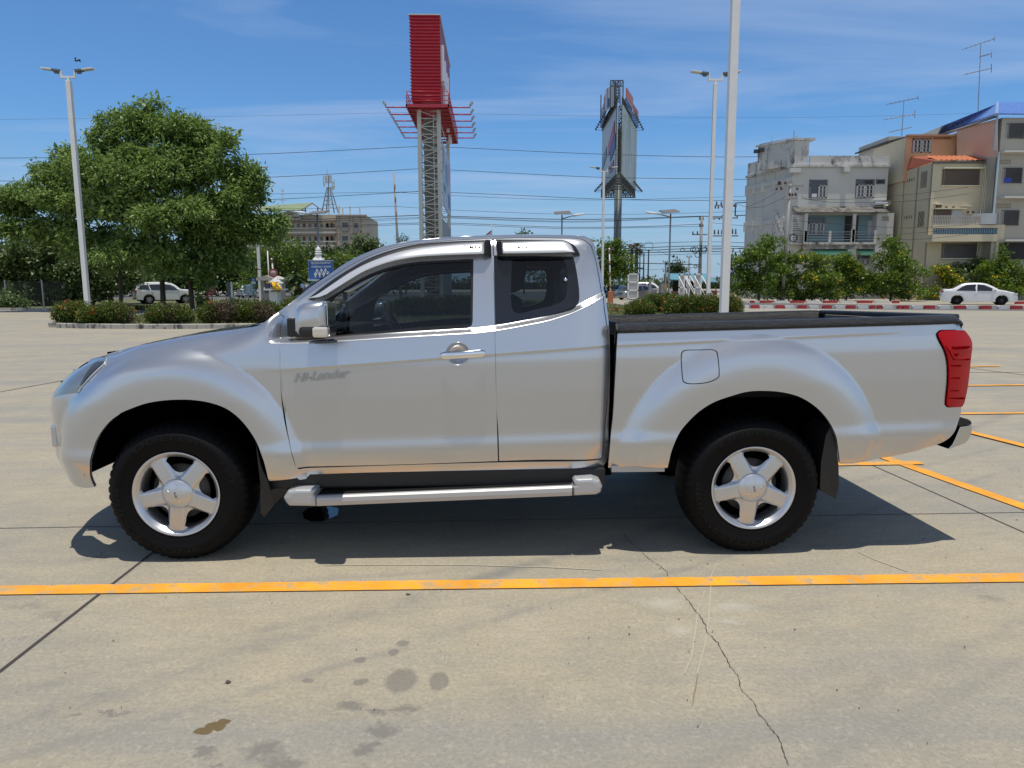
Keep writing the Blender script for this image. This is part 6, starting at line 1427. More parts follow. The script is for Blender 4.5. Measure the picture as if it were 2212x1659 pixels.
dp = MB(); x_ = X(F2, 1262, 500, YG-.2); dp.bar((x_, YG-.2, Z(F2, 1262, 1140, YG-.2)), (x_, YG-.2, Z(F2, 1262, 470, YG-.2)), .10, n=8); x2 = X(F2, 1235, 300, YG-.2); dp.bar((x2, YG-.2, Z(F2, 1235, 460, YG)), (x2, YG-.2, Z(F2, 1235, 130, YG)), .09, n=8); dp.build('drain_pipe', mat('pipe_blue', (.45, .55, .60), .5), gh)
prt('blue_cloth', F2, 1312, 712, 1380, 758, YG-.1, mat('cloth_blue', (.04, .07, .35), .8), gh)
rc = MB(); rb_(rc, F2, 1270, 1320, 1900, 1470, YG-.2, .02); rc.build('carport_opening', mat('opening_black', (.03, .03, .035), .9), gh)
# distant roof peeking between the houses
MB_ = MB().add([tuple(W(*F2(a, b), y)) for a, b, y in ((0, 508, 84), (235, 428, 82), (235, 600, 82), (0, 600, 84))], [(0, 1, 2, 3)]); rp_ = MB_.build('gable_end', PKW); tag(rp_, 'sliver of a pink gable with dark roof edge behind the white house parapet', 'house')
rp_.modifiers.new('t', 'SOLIDIFY').thickness = .3; ed_ = MB(); ed_.bar(tuple(W(*F2(0, 508), 83.8)), tuple(W(*F2(240, 426), 81.8)), .14); ed_.build('roof_edge', DARKM, rp_)
# ---------------------------------------------------------------- roof antennas
def antenna(base, top, els, Y, label):
    o = thing('roof_antenna', label, 'antenna', tuple(W(*base, Y)), 'television antennas on the right hand roofs'); mb = MB(); mb.bar(tuple(W(*base, Y)), tuple(W(*top, Y)), .045, .03, n=6); mb.build('mast', mat('antenna_metal', (.28, .28, .29), .5, .6), o)
    for (p, q, t_) in els:
        e_ = MB(); a_, b_ = Vector(W(*p, Y)), Vector(W(*q, Y)); e_.bar(a_, b_, .035, n=5)
        for k in range(7): c_ = a_.lerp(b_, .06+.14*k); e_.bar(c_+Vector((0, -.45, 0)), c_+Vector((0, .45, 0)), .012, n=4)
        if t_: e_.bar(tuple(W(q[0], q[1]-t_, Y)), tuple(W(q[0], q[1]+t_*.9, Y)), .035, n=5)
        e_.build('aerial', MATS['antenna_metal'], o)
K = lambda a, b: ((3300+a/3.0219)*.54861, (100+b/3.0219)*.54861)
antenna(K(757, 1312), K(783, 905), [(K(578, 940), K(952, 862), 5), (K(543, 1122), K(912, 1055), 9), (K(605, 1270), K(872, 1212), 0)], 69, 'shorter roof antenna with three aerials above the orange attic')
antenna(K(1665, 1030), K(1698, 225), [(K(1483, 285), K(1858, 160), 5), (K(1692, 370), K(1824, 338), 9), (K(1498, 585), K(1824, 512), 10)], 70, 'taller roof antenna with three aerials on the blue roof')
# ---------------------------------------------------------------- red pylon sign
def L4(a, b): return (790+.16534*a, .16534*b)
def L5(a, b): return (790+.16534*a, 246.9+.16534*b)
REDS = mat('sign_red', (.46, .025, .045), .35, noise=(1, .06)); RED_SHADE = mat('sign_red_shaded', (.30, .05, .08), .5); PW = mat('pylon_white', (.62, .61, .57), .5, noise=(2, .06))  # side red darkened towards purple: the unlit look is put into the colour
YP = 60.
py_ = thing('pylon_sign', 'tall red ribbed sign box on a white lattice tower in the centre', 'sign', (-6.6, YP, 0))
x0_, x1_ = X(L4, 590, 800, YP), X(L4, 968, 800, YP); zb_, zt_ = Z(L4, 700, 1325, YP), Z(L4, 700, 200, YP); n_ = 26; vs = []; fs = []
dz_ = (zt_-zb_)/n_
for k in range(n_):
    z = zb_+k*dz_; f_ = MB
    pr_ = [(YP, z), (YP+.10, z+dz_*.25), (YP+.10, z+dz_*.45), (YP-.06, z+dz_*.85), (YP-.06, z+dz_*1.0)]
    for i, (y, zz_) in enumerate(pr_):
        e_ = .0 if y > YP else .10; vs += [(x0_-e_, y, zz_), (x1_+e_, y, zz_)]
m_ = len(vs)//2
for i in range(m_-1): fs.append((2*i, 2*i+1, 2*i+3, 2*i+2))
mb = MB().add(vs, fs); mb.box((x0_, YP+.12, zb_), (x1_, YP+14.6, zt_)); mb.build('sign_box', REDS, py_)
MB().add([(x1_+.02, YP+.2, zb_), (x1_+.02, YP+14.6, zb_), (x1_+.02, YP+14.6, zt_), (x1_+.02, YP+.2, zt_)], [(0, 1, 2, 3)]).build('shaded_side_face', RED_SHADE, py_)
MB().box((x0_-.12, YP-.12, zt_), (x1_+.12, YP+14.7, zt_+.08)).build('top_flashing', PW, py_)
LET = mat('sign_letter_white', (.82, .83, .85), .3)
lt = MB()                                        # raised white letters on the long side, seen edge-on
for k, (y0, y1, z0, z1) in enumerate(((.9, 1.5, -3.2, -.2), (1.5, 3.0, -3.4, -1.9), (3.4, 4.0, -4.9, -.8), (4.0, 5.0, -3.2, -2.3), (5.6, 6.2, -4.6, -1.2), (6.4, 7.2, -5.2, -2.8), (7.8, 8.4, -6.0, -1.0), (8.6, 10.0, -4.2, -3.0), (10.5, 11.1, -6.6, -2.4), (11.6, 12.3, -6.4, -3.2))):
    lt.box((x1_+.02, YP+y0, zt_-1.9+z0), (x1_+.30, YP+y1, zt_-1.9+z1+.0))
lt.build('raised_lettering', LET, py_)
zc = Z(L4, 800, 1385, YP-1); cat_ = MB()
xa, xb = X(L4, 525, 1380, YP-1), X(L4, 1090, 1380, YP-1)
cat_.box((xa, YP-1.1, zc-.12), (xb, YP-1.0, zc+.14)); cat_.box((xa, YP-1.1, zc-.12), (xa+.1, YP+14.8, zc+.14)); cat_.box((xb-.1, YP-1.1, zc-.12), (xb, YP+14.8, zc+.14)); cat_.box((xa, YP+14.7, zc-.12), (xb, YP+14.8, zc+.14))
for k in range(11): cat_.box((xa, YP-.2+1.45*k, zc-.10), (xb, YP-.1+1.45*k, zc+.02))
cat_.box((xa+.1, YP-1.0, zc+.05), (xa+1.0, YP+14.7, zc+.09)); cat_.box((xb-1.0, YP-1.0, zc+.05), (xb-.1, YP+14.7, zc+.09)); cat_.box((xa+.1, YP-1.0, zc+.05), (xb-.1, YP+.0, zc+.09)); cat_.build('catwalk', REDS, py_)
rl = MB()
for h_ in (.45, .85, 1.2):
    for (p, q) in (((xa+.05, YP-1.05), (xb-.05, YP-1.05)), ((xa+.05, YP-1.05), (xa+.05, YP+14.7)), ((xb-.05, YP-1.05), (xb-.05, YP+14.7))): rl.bar((*p, zc+h_), (*q, zc+h_), .03, n=5)
for k in range(12):
    for x in (xa+.05, xb-.05): rl.bar((x, YP-1.05+1.43*k, zc), (x, YP-1.05+1.43*k, zc+1.2), .03, n=5)
rl.build('railing', REDS, py_)
for k in range(6):
    yy = YP-.6+2.55*k
    for s_ in (-1, 1):
        xs_ = xa if s_ < 0 else xb; ln = 1.78; am = MB(); am.bar((xs_, yy, zc-.02), (xs_+s_*ln, yy, zc-.02), .055, n=6); ar_ = am.build('lamp_arm', REDS, py_)
        fl_ = MB(); M_ = Matrix.Translation((xs_+s_*ln, yy, zc+.15)) @ Matrix.Rotation(R(38*s_), 4, 'Y'); fl_.box((-.09, -.14, 0), (.09, .14, .36), M=M_); fl_.bar((xs_+s_*ln, yy, zc-.05), (xs_+s_*ln, yy, zc+.2), .04); fl_.build('floodlight', mat('flood_grey', (.35, .37, .35), .5), ar_)
# legs and lattice
tw = MB(); lx0, lx1 = X(L5, 715, 900, YP+.6), X(L5, 968, 900, YP+.6)
for yy, xo in ((YP+.6, 0), (YP+13.6, 0)):
    for x in (lx0, lx1): MB().box((x-.17, yy-.17, 0), (x+.17, yy+.17, zc+.5)).build('leg', PW, py_)
la = MB(); n_ = 25; H_ = zc
for yy in (YP+.6, YP+3.2, YP+13.6):
    for k in range(n_):
        z = H_*k/n_; z2 = H_*(k+1)/n_; la.bar((lx0, yy, z), (lx1, yy, z), .045, n=4); 
        if k % 2: la.bar((lx0, yy, z), (lx1, yy, z2), .04, n=4)
        else: la.bar((lx1, yy, z), (lx0, yy, z2), .04, n=4)
        la.bar((lx0, yy, z2), (lx1, yy, z), .035, n=4) if k % 3 == 0 else None
for x in (lx0, lx1):
    for k in range(n_):
        z = H_*k/n_; z2 = H_*(k+1)/n_; la.bar((x, YP+.6, z), (x, YP+3.2, z2), .035, n=4); la.bar((x, YP+.6, z2), (x, YP+3.2, z), .035, n=4)
    for k in range(0, n_, 3): z = H_*k/n_; la.bar((x, YP+3.2, z), (x, YP+13.6, z), .05, n=4)
la.build('lattice', PW, py_)
MB().box((lx0+.25, YP+1.85, .5), (lx1-.25, YP+1.95, zc-.3)).build('banner_back_shade', mat('banner_back_shade', (.21, .20, .17), .8, noise=(1.5, .3)), py_)  # banner back, dark sheet added so the tower's inside reads as shaded
ld = MB(); xx = lx1-.45
for x in (xx, xx+.32): ld.bar((x, YP+.2, 1), (x, YP+.2, H_+.3), .03, n=5)
for k in range(48): ld.bar((xx, YP+.2, 1+k*.33), (xx+.32, YP+.2, 1+k*.33), .018, n=4)
for k in range(10):
    z = 2.5+1.55*k
    for i in range(8):
        a_, b_ = math.pi*i/8, math.pi*(i+1)/8; ld.bar((xx+.16+.42*math.cos(a_), YP+.2-.55*math.sin(a_), z), (xx+.16+.42*math.cos(b_), YP+.2-.55*math.sin(b_), z), .02, n=4)
ld.build('ladder', PW, py_)
bn = MB(); zb0, zb1 = Z(L5, 1010, 1185, YP+1.2), Z(L5, 1010, 350, YP+1.2); bn.box((lx1+.18, YP+1.2, zb0), (lx1+.24, YP+13.2, zb1)); bno = bn.build('side_banner', mat('banner_pale', (.52, .56, .62), .5, noise=(.5, .1)), py_)
for (y0, y1, z0, z1, cc) in ((1.6, 3.6, .60, .95, (.40, .26, .40)), (5, 8, .45, .8, (.15, .30, .45)), (2, 5, .25, .38, (.12, .22, .36)), (8.5, 12, .1, .35, (.10, .18, .32)), (9, 12, .55, .9, (.55, .35, .45))):
    MB().box((lx1+.24, YP+y0, zb0+(zb1-zb0)*z0), (lx1+.246, YP+y1, zb0+(zb1-zb0)*z1)).build('banner_print', mat('print_%d' % int(cc[0]*100+y0), cc, .5), bno)
MB().box((lx1+.12, YP+.8, .2), (lx1+.2, YP+13.2, zb0-1.2)).build('louvre_panel', mat('louvre_grey', (.33, .34, .33), .6), py_)
# ---------------------------------------------------------------- triangular billboard
def L6(a, b): return (1234.4+.16537*a, 164.6+.16537*b)
bb = thing('billboard', 'three sided billboard on one thick grey column, right of the cab roof', 'billboard', (24, 140, 0))
y1, y2 = 130., 152.; zt1, zb1 = Z(L6, 632, 365, y1), Z(L6, 632, 1275, y1); xm = X(L6, 632, 600, y1); xL, xR = X(L6, 400, 900, y2), X(L6, 846, 900, y2)
STL = mat('billboard_steel', (.10, .105, .10), .7, .3); VIN = mat('billboard_vinyl', (.50, .54, .56), .5, noise=(.12, .18)); VIN2 = mat('billboard_vinyl_green', (.46, .50, .46), .5, stain=(.14, .48, .62, (.25, .31, .22), .5))
fcs = []
for (xa_, xb_, m_) in ((xm-.42, xL, VIN), (xm+.50, xR, VIN2)):
    v = [(xa_, y1+.5, zb1), (xb_, y2, zb1-.1), (xb_, y2, zt1), (xa_, y1+.5, zt1)]; f_ = MB().add(v, [(0, 1, 2, 3)]).build('advert_face', m_, bb); f_.modifiers.new('t', 'SOLIDIFY').thickness = .15; fcs.append(f_)
MB().add([(xL, y2, zb1), (xR, y2, zb1), (xR, y2, zt1), (xL, y2, zt1)], [(0, 1, 2, 3)]).build('advert_face', VIN, bb)
def onface(xa_, t0, t1, z0, z1, xb_, name, m_, par, side):
    P0 = np.array([xa_, y1+.5]); P1 = np.array([xb_, y2]); a_, b_ = P0+(P1-P0)*t0, P0+(P1-P0)*t1; d = (P1-P0)/np.linalg.norm(P1-P0); n = np.array([d[1], -d[0]])*side
    a_, b_ = a_+n*.12, b_+n*.12; H_ = zt1-zb1; return MB().add([(*a_, zb1+H_*z0[0]), (*b_, zb1+H_*z0[1]), (*b_, zb1+H_*z1[1]), (*a_, zb1+H_*z1[0])], [(0, 1, 2, 3)]).build(name, m_, par)
for (t0, t1, z0, z1, cc) in ((.12, .50, (.62, .40), (.84, .60), (.45, .10, .12)), (.05, .38, (.40, .28), (.64, .46), (.07, .12, .28)), (.62, .95, (.45, .3), (.62, .5), (.20, .28, .38)), (.15, .42, (.12, .10), (.26, .22), (.42, .12, .16)), (.0, .9, (.0, .0), (.08, .14), (.30, .36, .34))):
    onface(xm-.42, t0, t1, z0, z1, xL, 'advert_print', mat('ad_%d' % int(cc[0]*1000+t0*100), cc, .5), fcs[0], -1)
for (t0, t1, z0, z1, cc) in ((.06, .38, (.55, .52), (.72, .68), (.42, .12, .12)), (.14, .32, (.46, .45), (.52, .51), (.15, .18, .16)), (.35, .95, (.0, .0), (.26, .30), (.22, .28, .20)), (.4, .75, (.26, .28), (.42, .40), (.66, .68, .66)), (.0, .25, (.02, .02), (.18, .16), (.55, .58, .60))):
    onface(xm+.50, t0, t1, z0, z1, xR, 'advert_print', mat('ad2_%d' % int(cc[0]*1000+t0*100), cc, .5), fcs[1], 1)
tr = MB()
def truss(mb, p, q, h, n, r=.10):
    r *= 1.5; p, q = Vector(p), Vector(q); u = Vector((0, 0, h))
    mb.bar(p, q, r, n=4); mb.bar(p+u, q+u, r, n=4)
    for k in range(n):
        a_, b_ = p.lerp(q, k/n), p.lerp(q, (k+1)/n); mb.bar(a_, a_+u, r*.7, n=4); mb.bar(a_+u, b_, r*.6, n=4) if k % 2 else mb.bar(a_, b_+u, r*.6, n=4)
for xx in (xm-.42, xm+.50): tr.bar((xx, y1+.7, zb1), (xx, y1+.7, zt1), .16, n=4)
for k in range(16): z = zb1+(zt1-zb1)*k/16; z2 = z+(zt1-zb1)/16; tr.bar((xm-.42, y1+.8, z), (xm+.50, y1+.8, z), .1, n=4); tr.bar((xm-.42, y1+.8, z), (xm+.50, y1+.8, z2), .08, n=4); tr.bar((xm+.50, y1+.8, z), (xm-.42, y1+.8, z2), .08, n=4)
tr.box((xm-.35, y1+1.2, zb1+.5), (xm+.4, y1+1.5, zt1-4))
for a_, b_ in (((xm-.4, y1+.8), (xL, y2)), ((xm+.50, y1+.8), (xR, y2)), ((xL, y2), (xR, y2))):
    truss(tr, (*a_, zt1-.1), (*b_, zt1-.1), 1.5, 14, .11); truss(tr, (*a_, zb1-1.6), (*b_, zb1-1.6), 1.5, 14, .11)
for k in range(1, 7): t_ = k/7; tr.bar((xm+(xL-xm)*t_, y1+(y2-y1)*t_, zb1-1.5), (xm+(xR-xm)*t_, y1+(y2-y1)*t_, zb1-1.5), .14, n=4); tr.bar((xm+(xL-xm)*t_, y1+(y2-y1)*t_, zb1-.4), (xm+(xR-xm)*t_, y1+(y2-y1)*t_, zb1-.4), .12, n=4)
tr.build('steel_frame', STL, bb)
up = MB(); zu = Z(L6, 632, 135, 138)
for xx, yy in ((xm-1.15, y1+4), (xm+1.2, y1+4)): 
    for dy in (0, 10): up.bar((xx-(.03*dy if xx < xm else -.03*dy), yy+dy, zt1), (xx-(.03*dy if xx < xm else -.03*dy), yy+dy, zu), .13, n=4)
truss(up, (xm-1.15, y1+4, zu-1.0), (xm+1.2, y1+4, zu-1.0), 1.0, 5, .08); truss(up, (xm-.42, y1+3.6, zt1+1), (xm-.42, y1+3.7, zu-.4), .1, 2, .1)
for k in range(6): z = zt1+1.2+k*(zu-zt1-2)/6; up.bar((xm-.42, y1+3.4, z), (xm+.5, y1+3.4, z), .1, n=4); up.bar((xm-.42, y1+3.4, z), (xm+.5, y1+3.4, z+1), .08, n=4); up.bar((xm+.5, y1+3.4, z), (xm-.42, y1+3.4, z+1), .08, n=4)
up.build('upper_frame', STL, bb)
for s_ in (-1, 1): MB().prism([(xm+s_*.6, y1+3.9), (xm+s_*1.5, y1+8), (xm+s_*1.4, y1+8), (xm+s_*.5, y1+3.9)], zt1+.6, zu-.6, lambda a, b, c: (a, b, c)).build('upper_panel', VIN, bb)
ORS = mat('sign_orange', (.55, .13, .04), .4); BLS = mat('sign_blue', (.06, .13, .30), .4); WHS = mat('sign_back_white', (.55, .58, .62), .5)
for s_, xe in ((-1, xL), (1, xR)):
    for (t0, t1, z0, z1, m_, nm) in ((.20, .85, 1.4, 3.2, WHS, 'sign_backing'), (.15, .55, 2.6, 4.6, ORS, 'orange_letters'), (.55, .95, 1.9, 3.6, ORS, 'orange_letters'), (.10, .50, 1.0, 2.5, BLS, 'blue_letters'), (.50, .96, .3, 1.8, BLS, 'blue_letters')):
        xm2 = xm+s_*1.0; a_ = (xm2+(xe-xm2)*t0+s_*.25, y1+4+(y2-y1-4)*t0); b_ = (xm2+(xe-xm2)*t1+s_*.25, y1+4+(y2-y1-4)*t1)
        MB().prism([a_, b_, (b_[0]+s_*.25, b_[1]), (a_[0]+s_*.25, a_[1])], zt1+z0, zt1+z1, lambda a, b, c: (a, b, c)).build(nm, m_, bb)
al = MB()
for k in range(7):
    t_ = .35+.1*k
    for s_, xe in ((-1, xL), (1, xR)):
        x = xm+s_*.4+(xe-xm-s_*.4)*t_; y = y1+(y2-y1)*t_
        for z in (zt1-.2, zb1-.6): al.bar((x, y, z), (x+s_*1.5, y, z), .05, n=4); al.box((x+s_*1.5-.16, y-.16, z), (x+s_*1.5+.16, y+.16, z+.4))
al.build('lamp_arm', STL, bb)
cx_ = X(L6, 611, 1500, 141); MB().bar((cx_, 141, 0), (cx_, 141, zb1-.3), .76, n=24).build('column', mat('column_grey', (.10, .13, .14), .5, noise=(.3, .1)), bb)
# ---------------------------------------------------------------- apartment block far left of the pylon
YA = 160.
ap = thing('apartment_block', 'cream four storey apartment block with balconies and a green roof behind the trees', 'building', (-38, YA, 0))
AW = mat('apartment_wall', (.50, .44, .33), .9, noise=(.1, .06)); AP = mat('apartment_trim', (.40, .31, .26), .9); AL = mat('apartment_pale', (.60, .56, .46), .9)
x0_, x1_, x2_ = X(F3, -150, 800, YA), X(F3, 1010, 800, YA), X(F3, 1338, 800, YA); zt_ = Z(F3, 1200, 690, YA)
MB().box((x0_, YA+1.5, 0), (x1_, YA+16, Z(F3, 600, 672, YA))).build('wall', AW, ap); MB().box((x1_, YA, 0), (x2_, YA+16, zt_)).build('wing_wall', AW, ap)
bd = MB()
for b_ in (735, 880, 1025): rb_(bd, F3, -150, b_, 1010, b_+18, YA+1.4, .8)
for b_ in (885, 1020, 1150): rb_(bd, F3, 1010, b_-20, 1338, b_, YA, .15)
for a_ in (1008, 1042, 1150, 1190, 1272): rb_(bd, F3, a_, 690, a_+14, 1200, YA, .2)
rb_(bd, F3, 1005, 680, 1340, 694, YA, .4); bd.build('trim_band', AP, ap)
for b_ in (820, 965, 1110):
    m_ = MB(); rb_(m_, F3, -150, b_, 1012, b_+10, YA+.6, .1, .2); rb_(m_, F3, -150, b_+44, 1005, b_+60, YA+.6, .1, 1.0)
    for k in range(90): rb_(m_, F3, -150+k*12.8, b_+8, -146+k*12.8, b_+46, YA+.6, .05)
    m_.build('balcony', AL, ap)
DW = mat('door_brown', (.14, .05, .035), .7)
for b0 in (775, 918, 1062):
    for k in range(7):
        a_ = 390+k*126
        if a_ > 900: continue
        prt('door', F3, a_, b0, a_+28, b0+52, YA+1.4, DW, ap, .05); prt('window', F3, a_+64, b0+3, a_+90, b0+48, YA+1.4, GLASSD, ap, .05)
    prt('door', F3, 895, b0-3, 925, b0+50, YA+1.4, DW, ap, .05); prt('door', F3, 940, b0-5, 968, b0+48, YA+1.4, DW, ap, .05)
    prt('window', F3, 1070, b0-10, 1135, b0+42, YA, GLASSD, ap, .05); prt('window', F3, 1203, b0-4, 1245, b0+48, YA, GLASSD, ap, .05)
    m_ = MB(); rb_(m_, F3, 1068, b0+44, 1138, b0+84, YA, .3); rb_(m_, F3, 1200, b0+50, 1247, b0+90, YA, .3); m_.build('window_box', mat('box_grey', (.26, .26, .25), .9), ap)
# name gable with Thai lettering
gp = [(380, 735), (395, 690), (425, 655), (480, 638), (540, 645), (600, 672), (620, 735)]; v = [W(*F3(a, b), YA+.2) for a, b in gp]
gm = MB().prism([(p[0], p[2]) for p in v], YA+.2, YA+.9, lambda a, b, c: (a, c, b)).build('name_gable', AL, ap)
def wtext(F, a, b, Y, s, size_px, m, name, parent, bold=.0, wpx=None, k=.5486):
    v_, f_ = text_mesh(s, 1., 0, 0, bold); xs_ = [q[0] for q in v_]; ys_ = [q[1] for q in v_]; p = W(*F(a, b), Y); kk = (Y-O[1])/FP; sc_ = size_px*kk/(max(ys_)-min(ys_)); sx = wpx*kk/(max(xs_)-min(xs_)) if wpx else sc_
    cx_, cy_ = (max(xs_)+min(xs_))/2, (max(ys_)+min(ys_))/2
    return MB().add([(p[0]+(x-cx_)*sx, Y, p[2]+(y-cy_)*sc_) for x, y, z in v_], f_).build(name, m, parent, fix=False)
TXD = mat('letter_dark', (.08, .07, .06), .8)
wtext(F3, 488, 672, YA+.15, 'ธนาอพาร์ทเม้นท์', 3.2, TXD, 'lettering', gm, .02, 20); wtext(F3, 510, 710, YA+.15, 'จันทัพ - ณัฐพงษ์', 7, TXD, 'lettering', gm, .03, 37)
rf = [(150, 620, 156), (205, 582, 160), (742, 545, 166), (655, 640, 156), (350, 636, 156)]
MB().add([tuple(W(*F3(a, b), y)) for a, b, y in ((120, 640, 158), (620, 626, 158), (745, 546, 166), (130, 588, 166))], [(0, 1, 2, 3)]).build('roof', mat('green_roof', (.22, .28, .16), .7, noise=(.5, .12)), ap).modifiers.new('t', 'SOLIDIFY').thickness = .2
MB().add([tuple(W(*F3(a, b), y)) for a, b, y in ((745, 546, 166), (620, 626, 158), (690, 600, 158), (745, 562, 158), (840, 628, 160), (870, 640, 166))], [(0, 1, 2, 3), (0, 3, 4, 5)]).build('roof_underside', mat('roof_under', (.12, .10, .08), .9), ap)
pm = MB()
for a_ in (665, 800): rb_(pm, F3, a_, 600, a_+14, 672, YA+2, .3)
for a_, b_ in ((1032, 585), (1070, 610), (1150, 586), (1256, 602), (920, 590)): rb_(pm, F3, a_, b_, a_+15, 690, YA+4, .3)
rb_(pm, F3, 390, 625, 680, 636, YA+2, .1); pm.build('roof_post', AL, ap)
ta = thing('telecom_mast', 'small lattice telecom mast with panel aerials on the apartment roof', 'mast', tuple(W(*F3(935, 660), YA+6)))
mb = MB(); YT = YA+6
pt = lambda a, b, dy=0: tuple(W(*F3(a, b), YT+dy))
for a0, a1, dy in ((848, 905, -1), (1030, 945, -1), (900, 915, 2), (985, 935, 2)): mb.bar(pt(a0, 660, dy), pt(a1, 380, 0), .16, .10, n=5)
for b_ in (420, 470, 520, 570): w_ = (b_-380)*.32; mb.bar(pt(922-w_*.9, b_, -1), pt(922+w_, b_, -1), .1, n=4); mb.bar(pt(922-w_*.9, b_, -1), pt(922+w_*1.5, min(b_+50, 640), -1), .07, n=4)
mb.bar(pt(925, 640), pt(922, 250), .12); mb.bar(pt(908, 250), pt(908, 180), .05); mb.bar(pt(878, 330), pt(985, 330), .08); mb.build('lattice', GREYM, ta)
for a0, b0, a1, b1 in ((862, 255, 872, 345), (880, 252, 912, 328), (928, 250, 958, 325), (982, 292, 990, 390), (962, 320, 976, 360), (868, 338, 885, 372), (950, 365, 985, 410), (905, 440, 918, 525)): prt('panel_aerial', F3, a0, b0, a1, b1, YT-.8, mat('aerial_pale', (.50, .50, .45), .7), ta, .2)
an = thing('roof_antenna', 'thin roof antenna at the left end of the green roof', 'antenna', tuple(W(*F3(424, 556), YA+4))); mb = MB(); mb.bar(tuple(W(*F3(424, 556), YA+4)), tuple(W(*F3(420, 395), YA+4)), .06)
for b_ in (410, 425, 458, 520): mb.bar(tuple(W(*F3(404 if b_ < 500 else 388, b_), YA+4)), tuple(W(*F3(438 if b_ < 500 else 464, b_), YA+4)), .05)
mb.build('mast', MATS['antenna_metal'], an)
# ---------------------------------------------------------------- utility poles and wires
PC = mat('pole_concrete', (.34, .32, .30), .9, noise=(1, .1)); INS = mat('insulator', (.09, .045, .04), .4)
def L7(a, b): return (1234.3+.1819*a, 411.5+.1819*b)
def upole(base, top, Y, label, r=.16, arms=(), ins=(), coils=(), mk=0):
    p = W(*top, Y); q = W(*base, Y); x_b = q[0]+(q[0]-p[0])*(q[2]/max(.1, p[2]-q[2])); o = thing('utility_pole', label, 'utility pole', (x_b, Y, 0), 'concrete utility poles'); MB().bar((x_b, Y, 0), tuple(p), r*1.2, r*.75, n=8).build('pole', PC, o)
    if arms:
        for (a_, b_) in arms: u, v = W(*a_, Y), W(*b_, Y); MB().box((min(u[0], v[0]), Y-.12, u[2]-.10), (max(u[0], v[0]), Y+.02, u[2]+.06)).build('crossarm', PC, o)
    if ins:
        mb = MB()
        for (x_, y0, y1) in ins: u, v = W(x_, y0, Y-.06), W(x_, y1, Y-.06); mb.bar(tuple(u), tuple(v), .11, .07, n=6)
        mb.build('insulator', INS, o)
    if coils:
        mb = MB()
        for (x_, y_, r_) in coils:
            c_ = W(x_, y_, Y-.3); rr_ = r_*(Y-O[1])/FP
            for i in range(20): a_, b_ = 2*math.pi*i/20, 2*math.pi*(i+1)/20; mb.bar((c_[0]+rr_*math.cos(a_), c_[1], c_[2]+rr_*math.sin(a_)), (c_[0]+rr_*math.cos(b_), c_[1], c_[2]+rr_*math.sin(b_)), .05, n=4, caps=False)
        mb.build('cable_coil', BLACKP, o)
    return o
upole(F3(1675, 980), F3(1630, 220), 95, 'leaning utility pole between the apartment block and the red pylon sign', .17, ins=[(F3(1637, 0)[0]+1, 398, 420), (F3(1645, 0)[0]+1, 425, 450), (F3(1655, 0)[0]+1, 456, 478)])
upole(L7(1525, 980), L7(1548, 312), 92, 'dark utility pole with coiled cables just left of the tall lamp posts', .22, arms=[(L7(1435, 522), L7(1610, 518))],
      ins=[(L7(1443, 0)[0], 507, 500), (L7(1497, 0)[0], 507, 499), (L7(1525, 0)[0], 475, 468), (L7(1562, 0)[0], 475, 468), (L7(1525, 0)[0], 490, 483), (L7(1560, 0)[0], 490, 483)],
      coils=[(L7(1445, 700)[0], 539, 5.5), (L7(1475, 705)[0], 540, 6.5), (L7(1500, 760)[0], 550, 6), (L7(1320, 705)[0], 540, 4), (L7(1580, 710)[0], 540, 5.5), (L7(1570, 690)[0], 537, 6), (L7(1475, 900)[0], 576, 3.5)])
upole((1566, 640), (1564, 434), 88, 'utility pole with three stacked crossarms hidden behind the thickest lamp post', .2, arms=[(L7(1700, 178), L7(1960, 175)), (L7(1680, 325), L7(1975, 318)), (L7(1680, 538), L7(1980, 535))],
      ins=[(L7(a, 0)[0], L7(0, b)[1], L7(0, c)[1]) for a, b, c in ((1725, 170, 130), (1780, 170, 130), (1710, 215, 185), (1745, 215, 185), (1790, 205, 180), (1935, 165, 195), (1955, 170, 200), (1695, 320, 350), (1755, 320, 350), (1790, 310, 290), (1970, 315, 290), (1700, 520, 465), (1745, 520, 465), (1785, 520, 470), (1915, 515, 455), (1952, 520, 455))])
upole(F1(700, 1330), F1(740, 770), 58, 'utility pole with two crossarms standing before the corner of the white house', .15, arms=[(F1(620, 785), F1(862, 782)), (F1(668, 902), F1(800, 885))],
      ins=[(F1(a, 0)[0], F1(0, b)[1], F1(0, c)[1]) for a, b, c in ((632, 775, 742), (645, 775, 742), (693, 770, 740), (612, 825, 795), (655, 825, 795), (805, 825, 800), (735, 880, 850), (760, 880, 850), (790, 880, 850))], coils=[(F1(768, 1272)[0], 514, 8)])
for i, (a, b, c, lab) in enumerate((((1117, 985), (1117, 835), 190, 'distant utility pole left of the far round tree'), ((1257, 1010), (1257, 815), 170, 'distant utility pole before the far round tree'), ((1322, 1000), (1320, 840), 180, 'distant utility pole right of the far round tree'), ((1400, 990), (1398, 775), 160, 'tallest of the distant utility poles beyond the blue stall'))):
    p = L7(*b); upole(L7(*a), p, c, lab, .2, arms=[((p[0]-5.5, p[1]+3), (p[0]+5.5, p[1]+3))], ins=[(p[0]-4.5, p[1]+2.5, p[1]-1), (p[0]+4.5, p[1]+2.5, p[1]-1)])
WIRE = mat('cable_black', (.022, .022, .028), .6)
def wire(pts, Y, r, lab='black overhead cable strung across the sky behind the car park', grp='overhead power cables'):
    q = [tuple(W(x, y, Y)) for x, y in catmull(pts, 40)+[np.array(pts[-1])]]; mb = MB(); 
    for a_, b_ in zip(q[:-1], q[1:]): mb.bar(a_, b_, r, n=5, caps=False)
    tag(mb.build('power_cable', WIRE, origin=q[0], fix=False), lab, 'cable', grp)
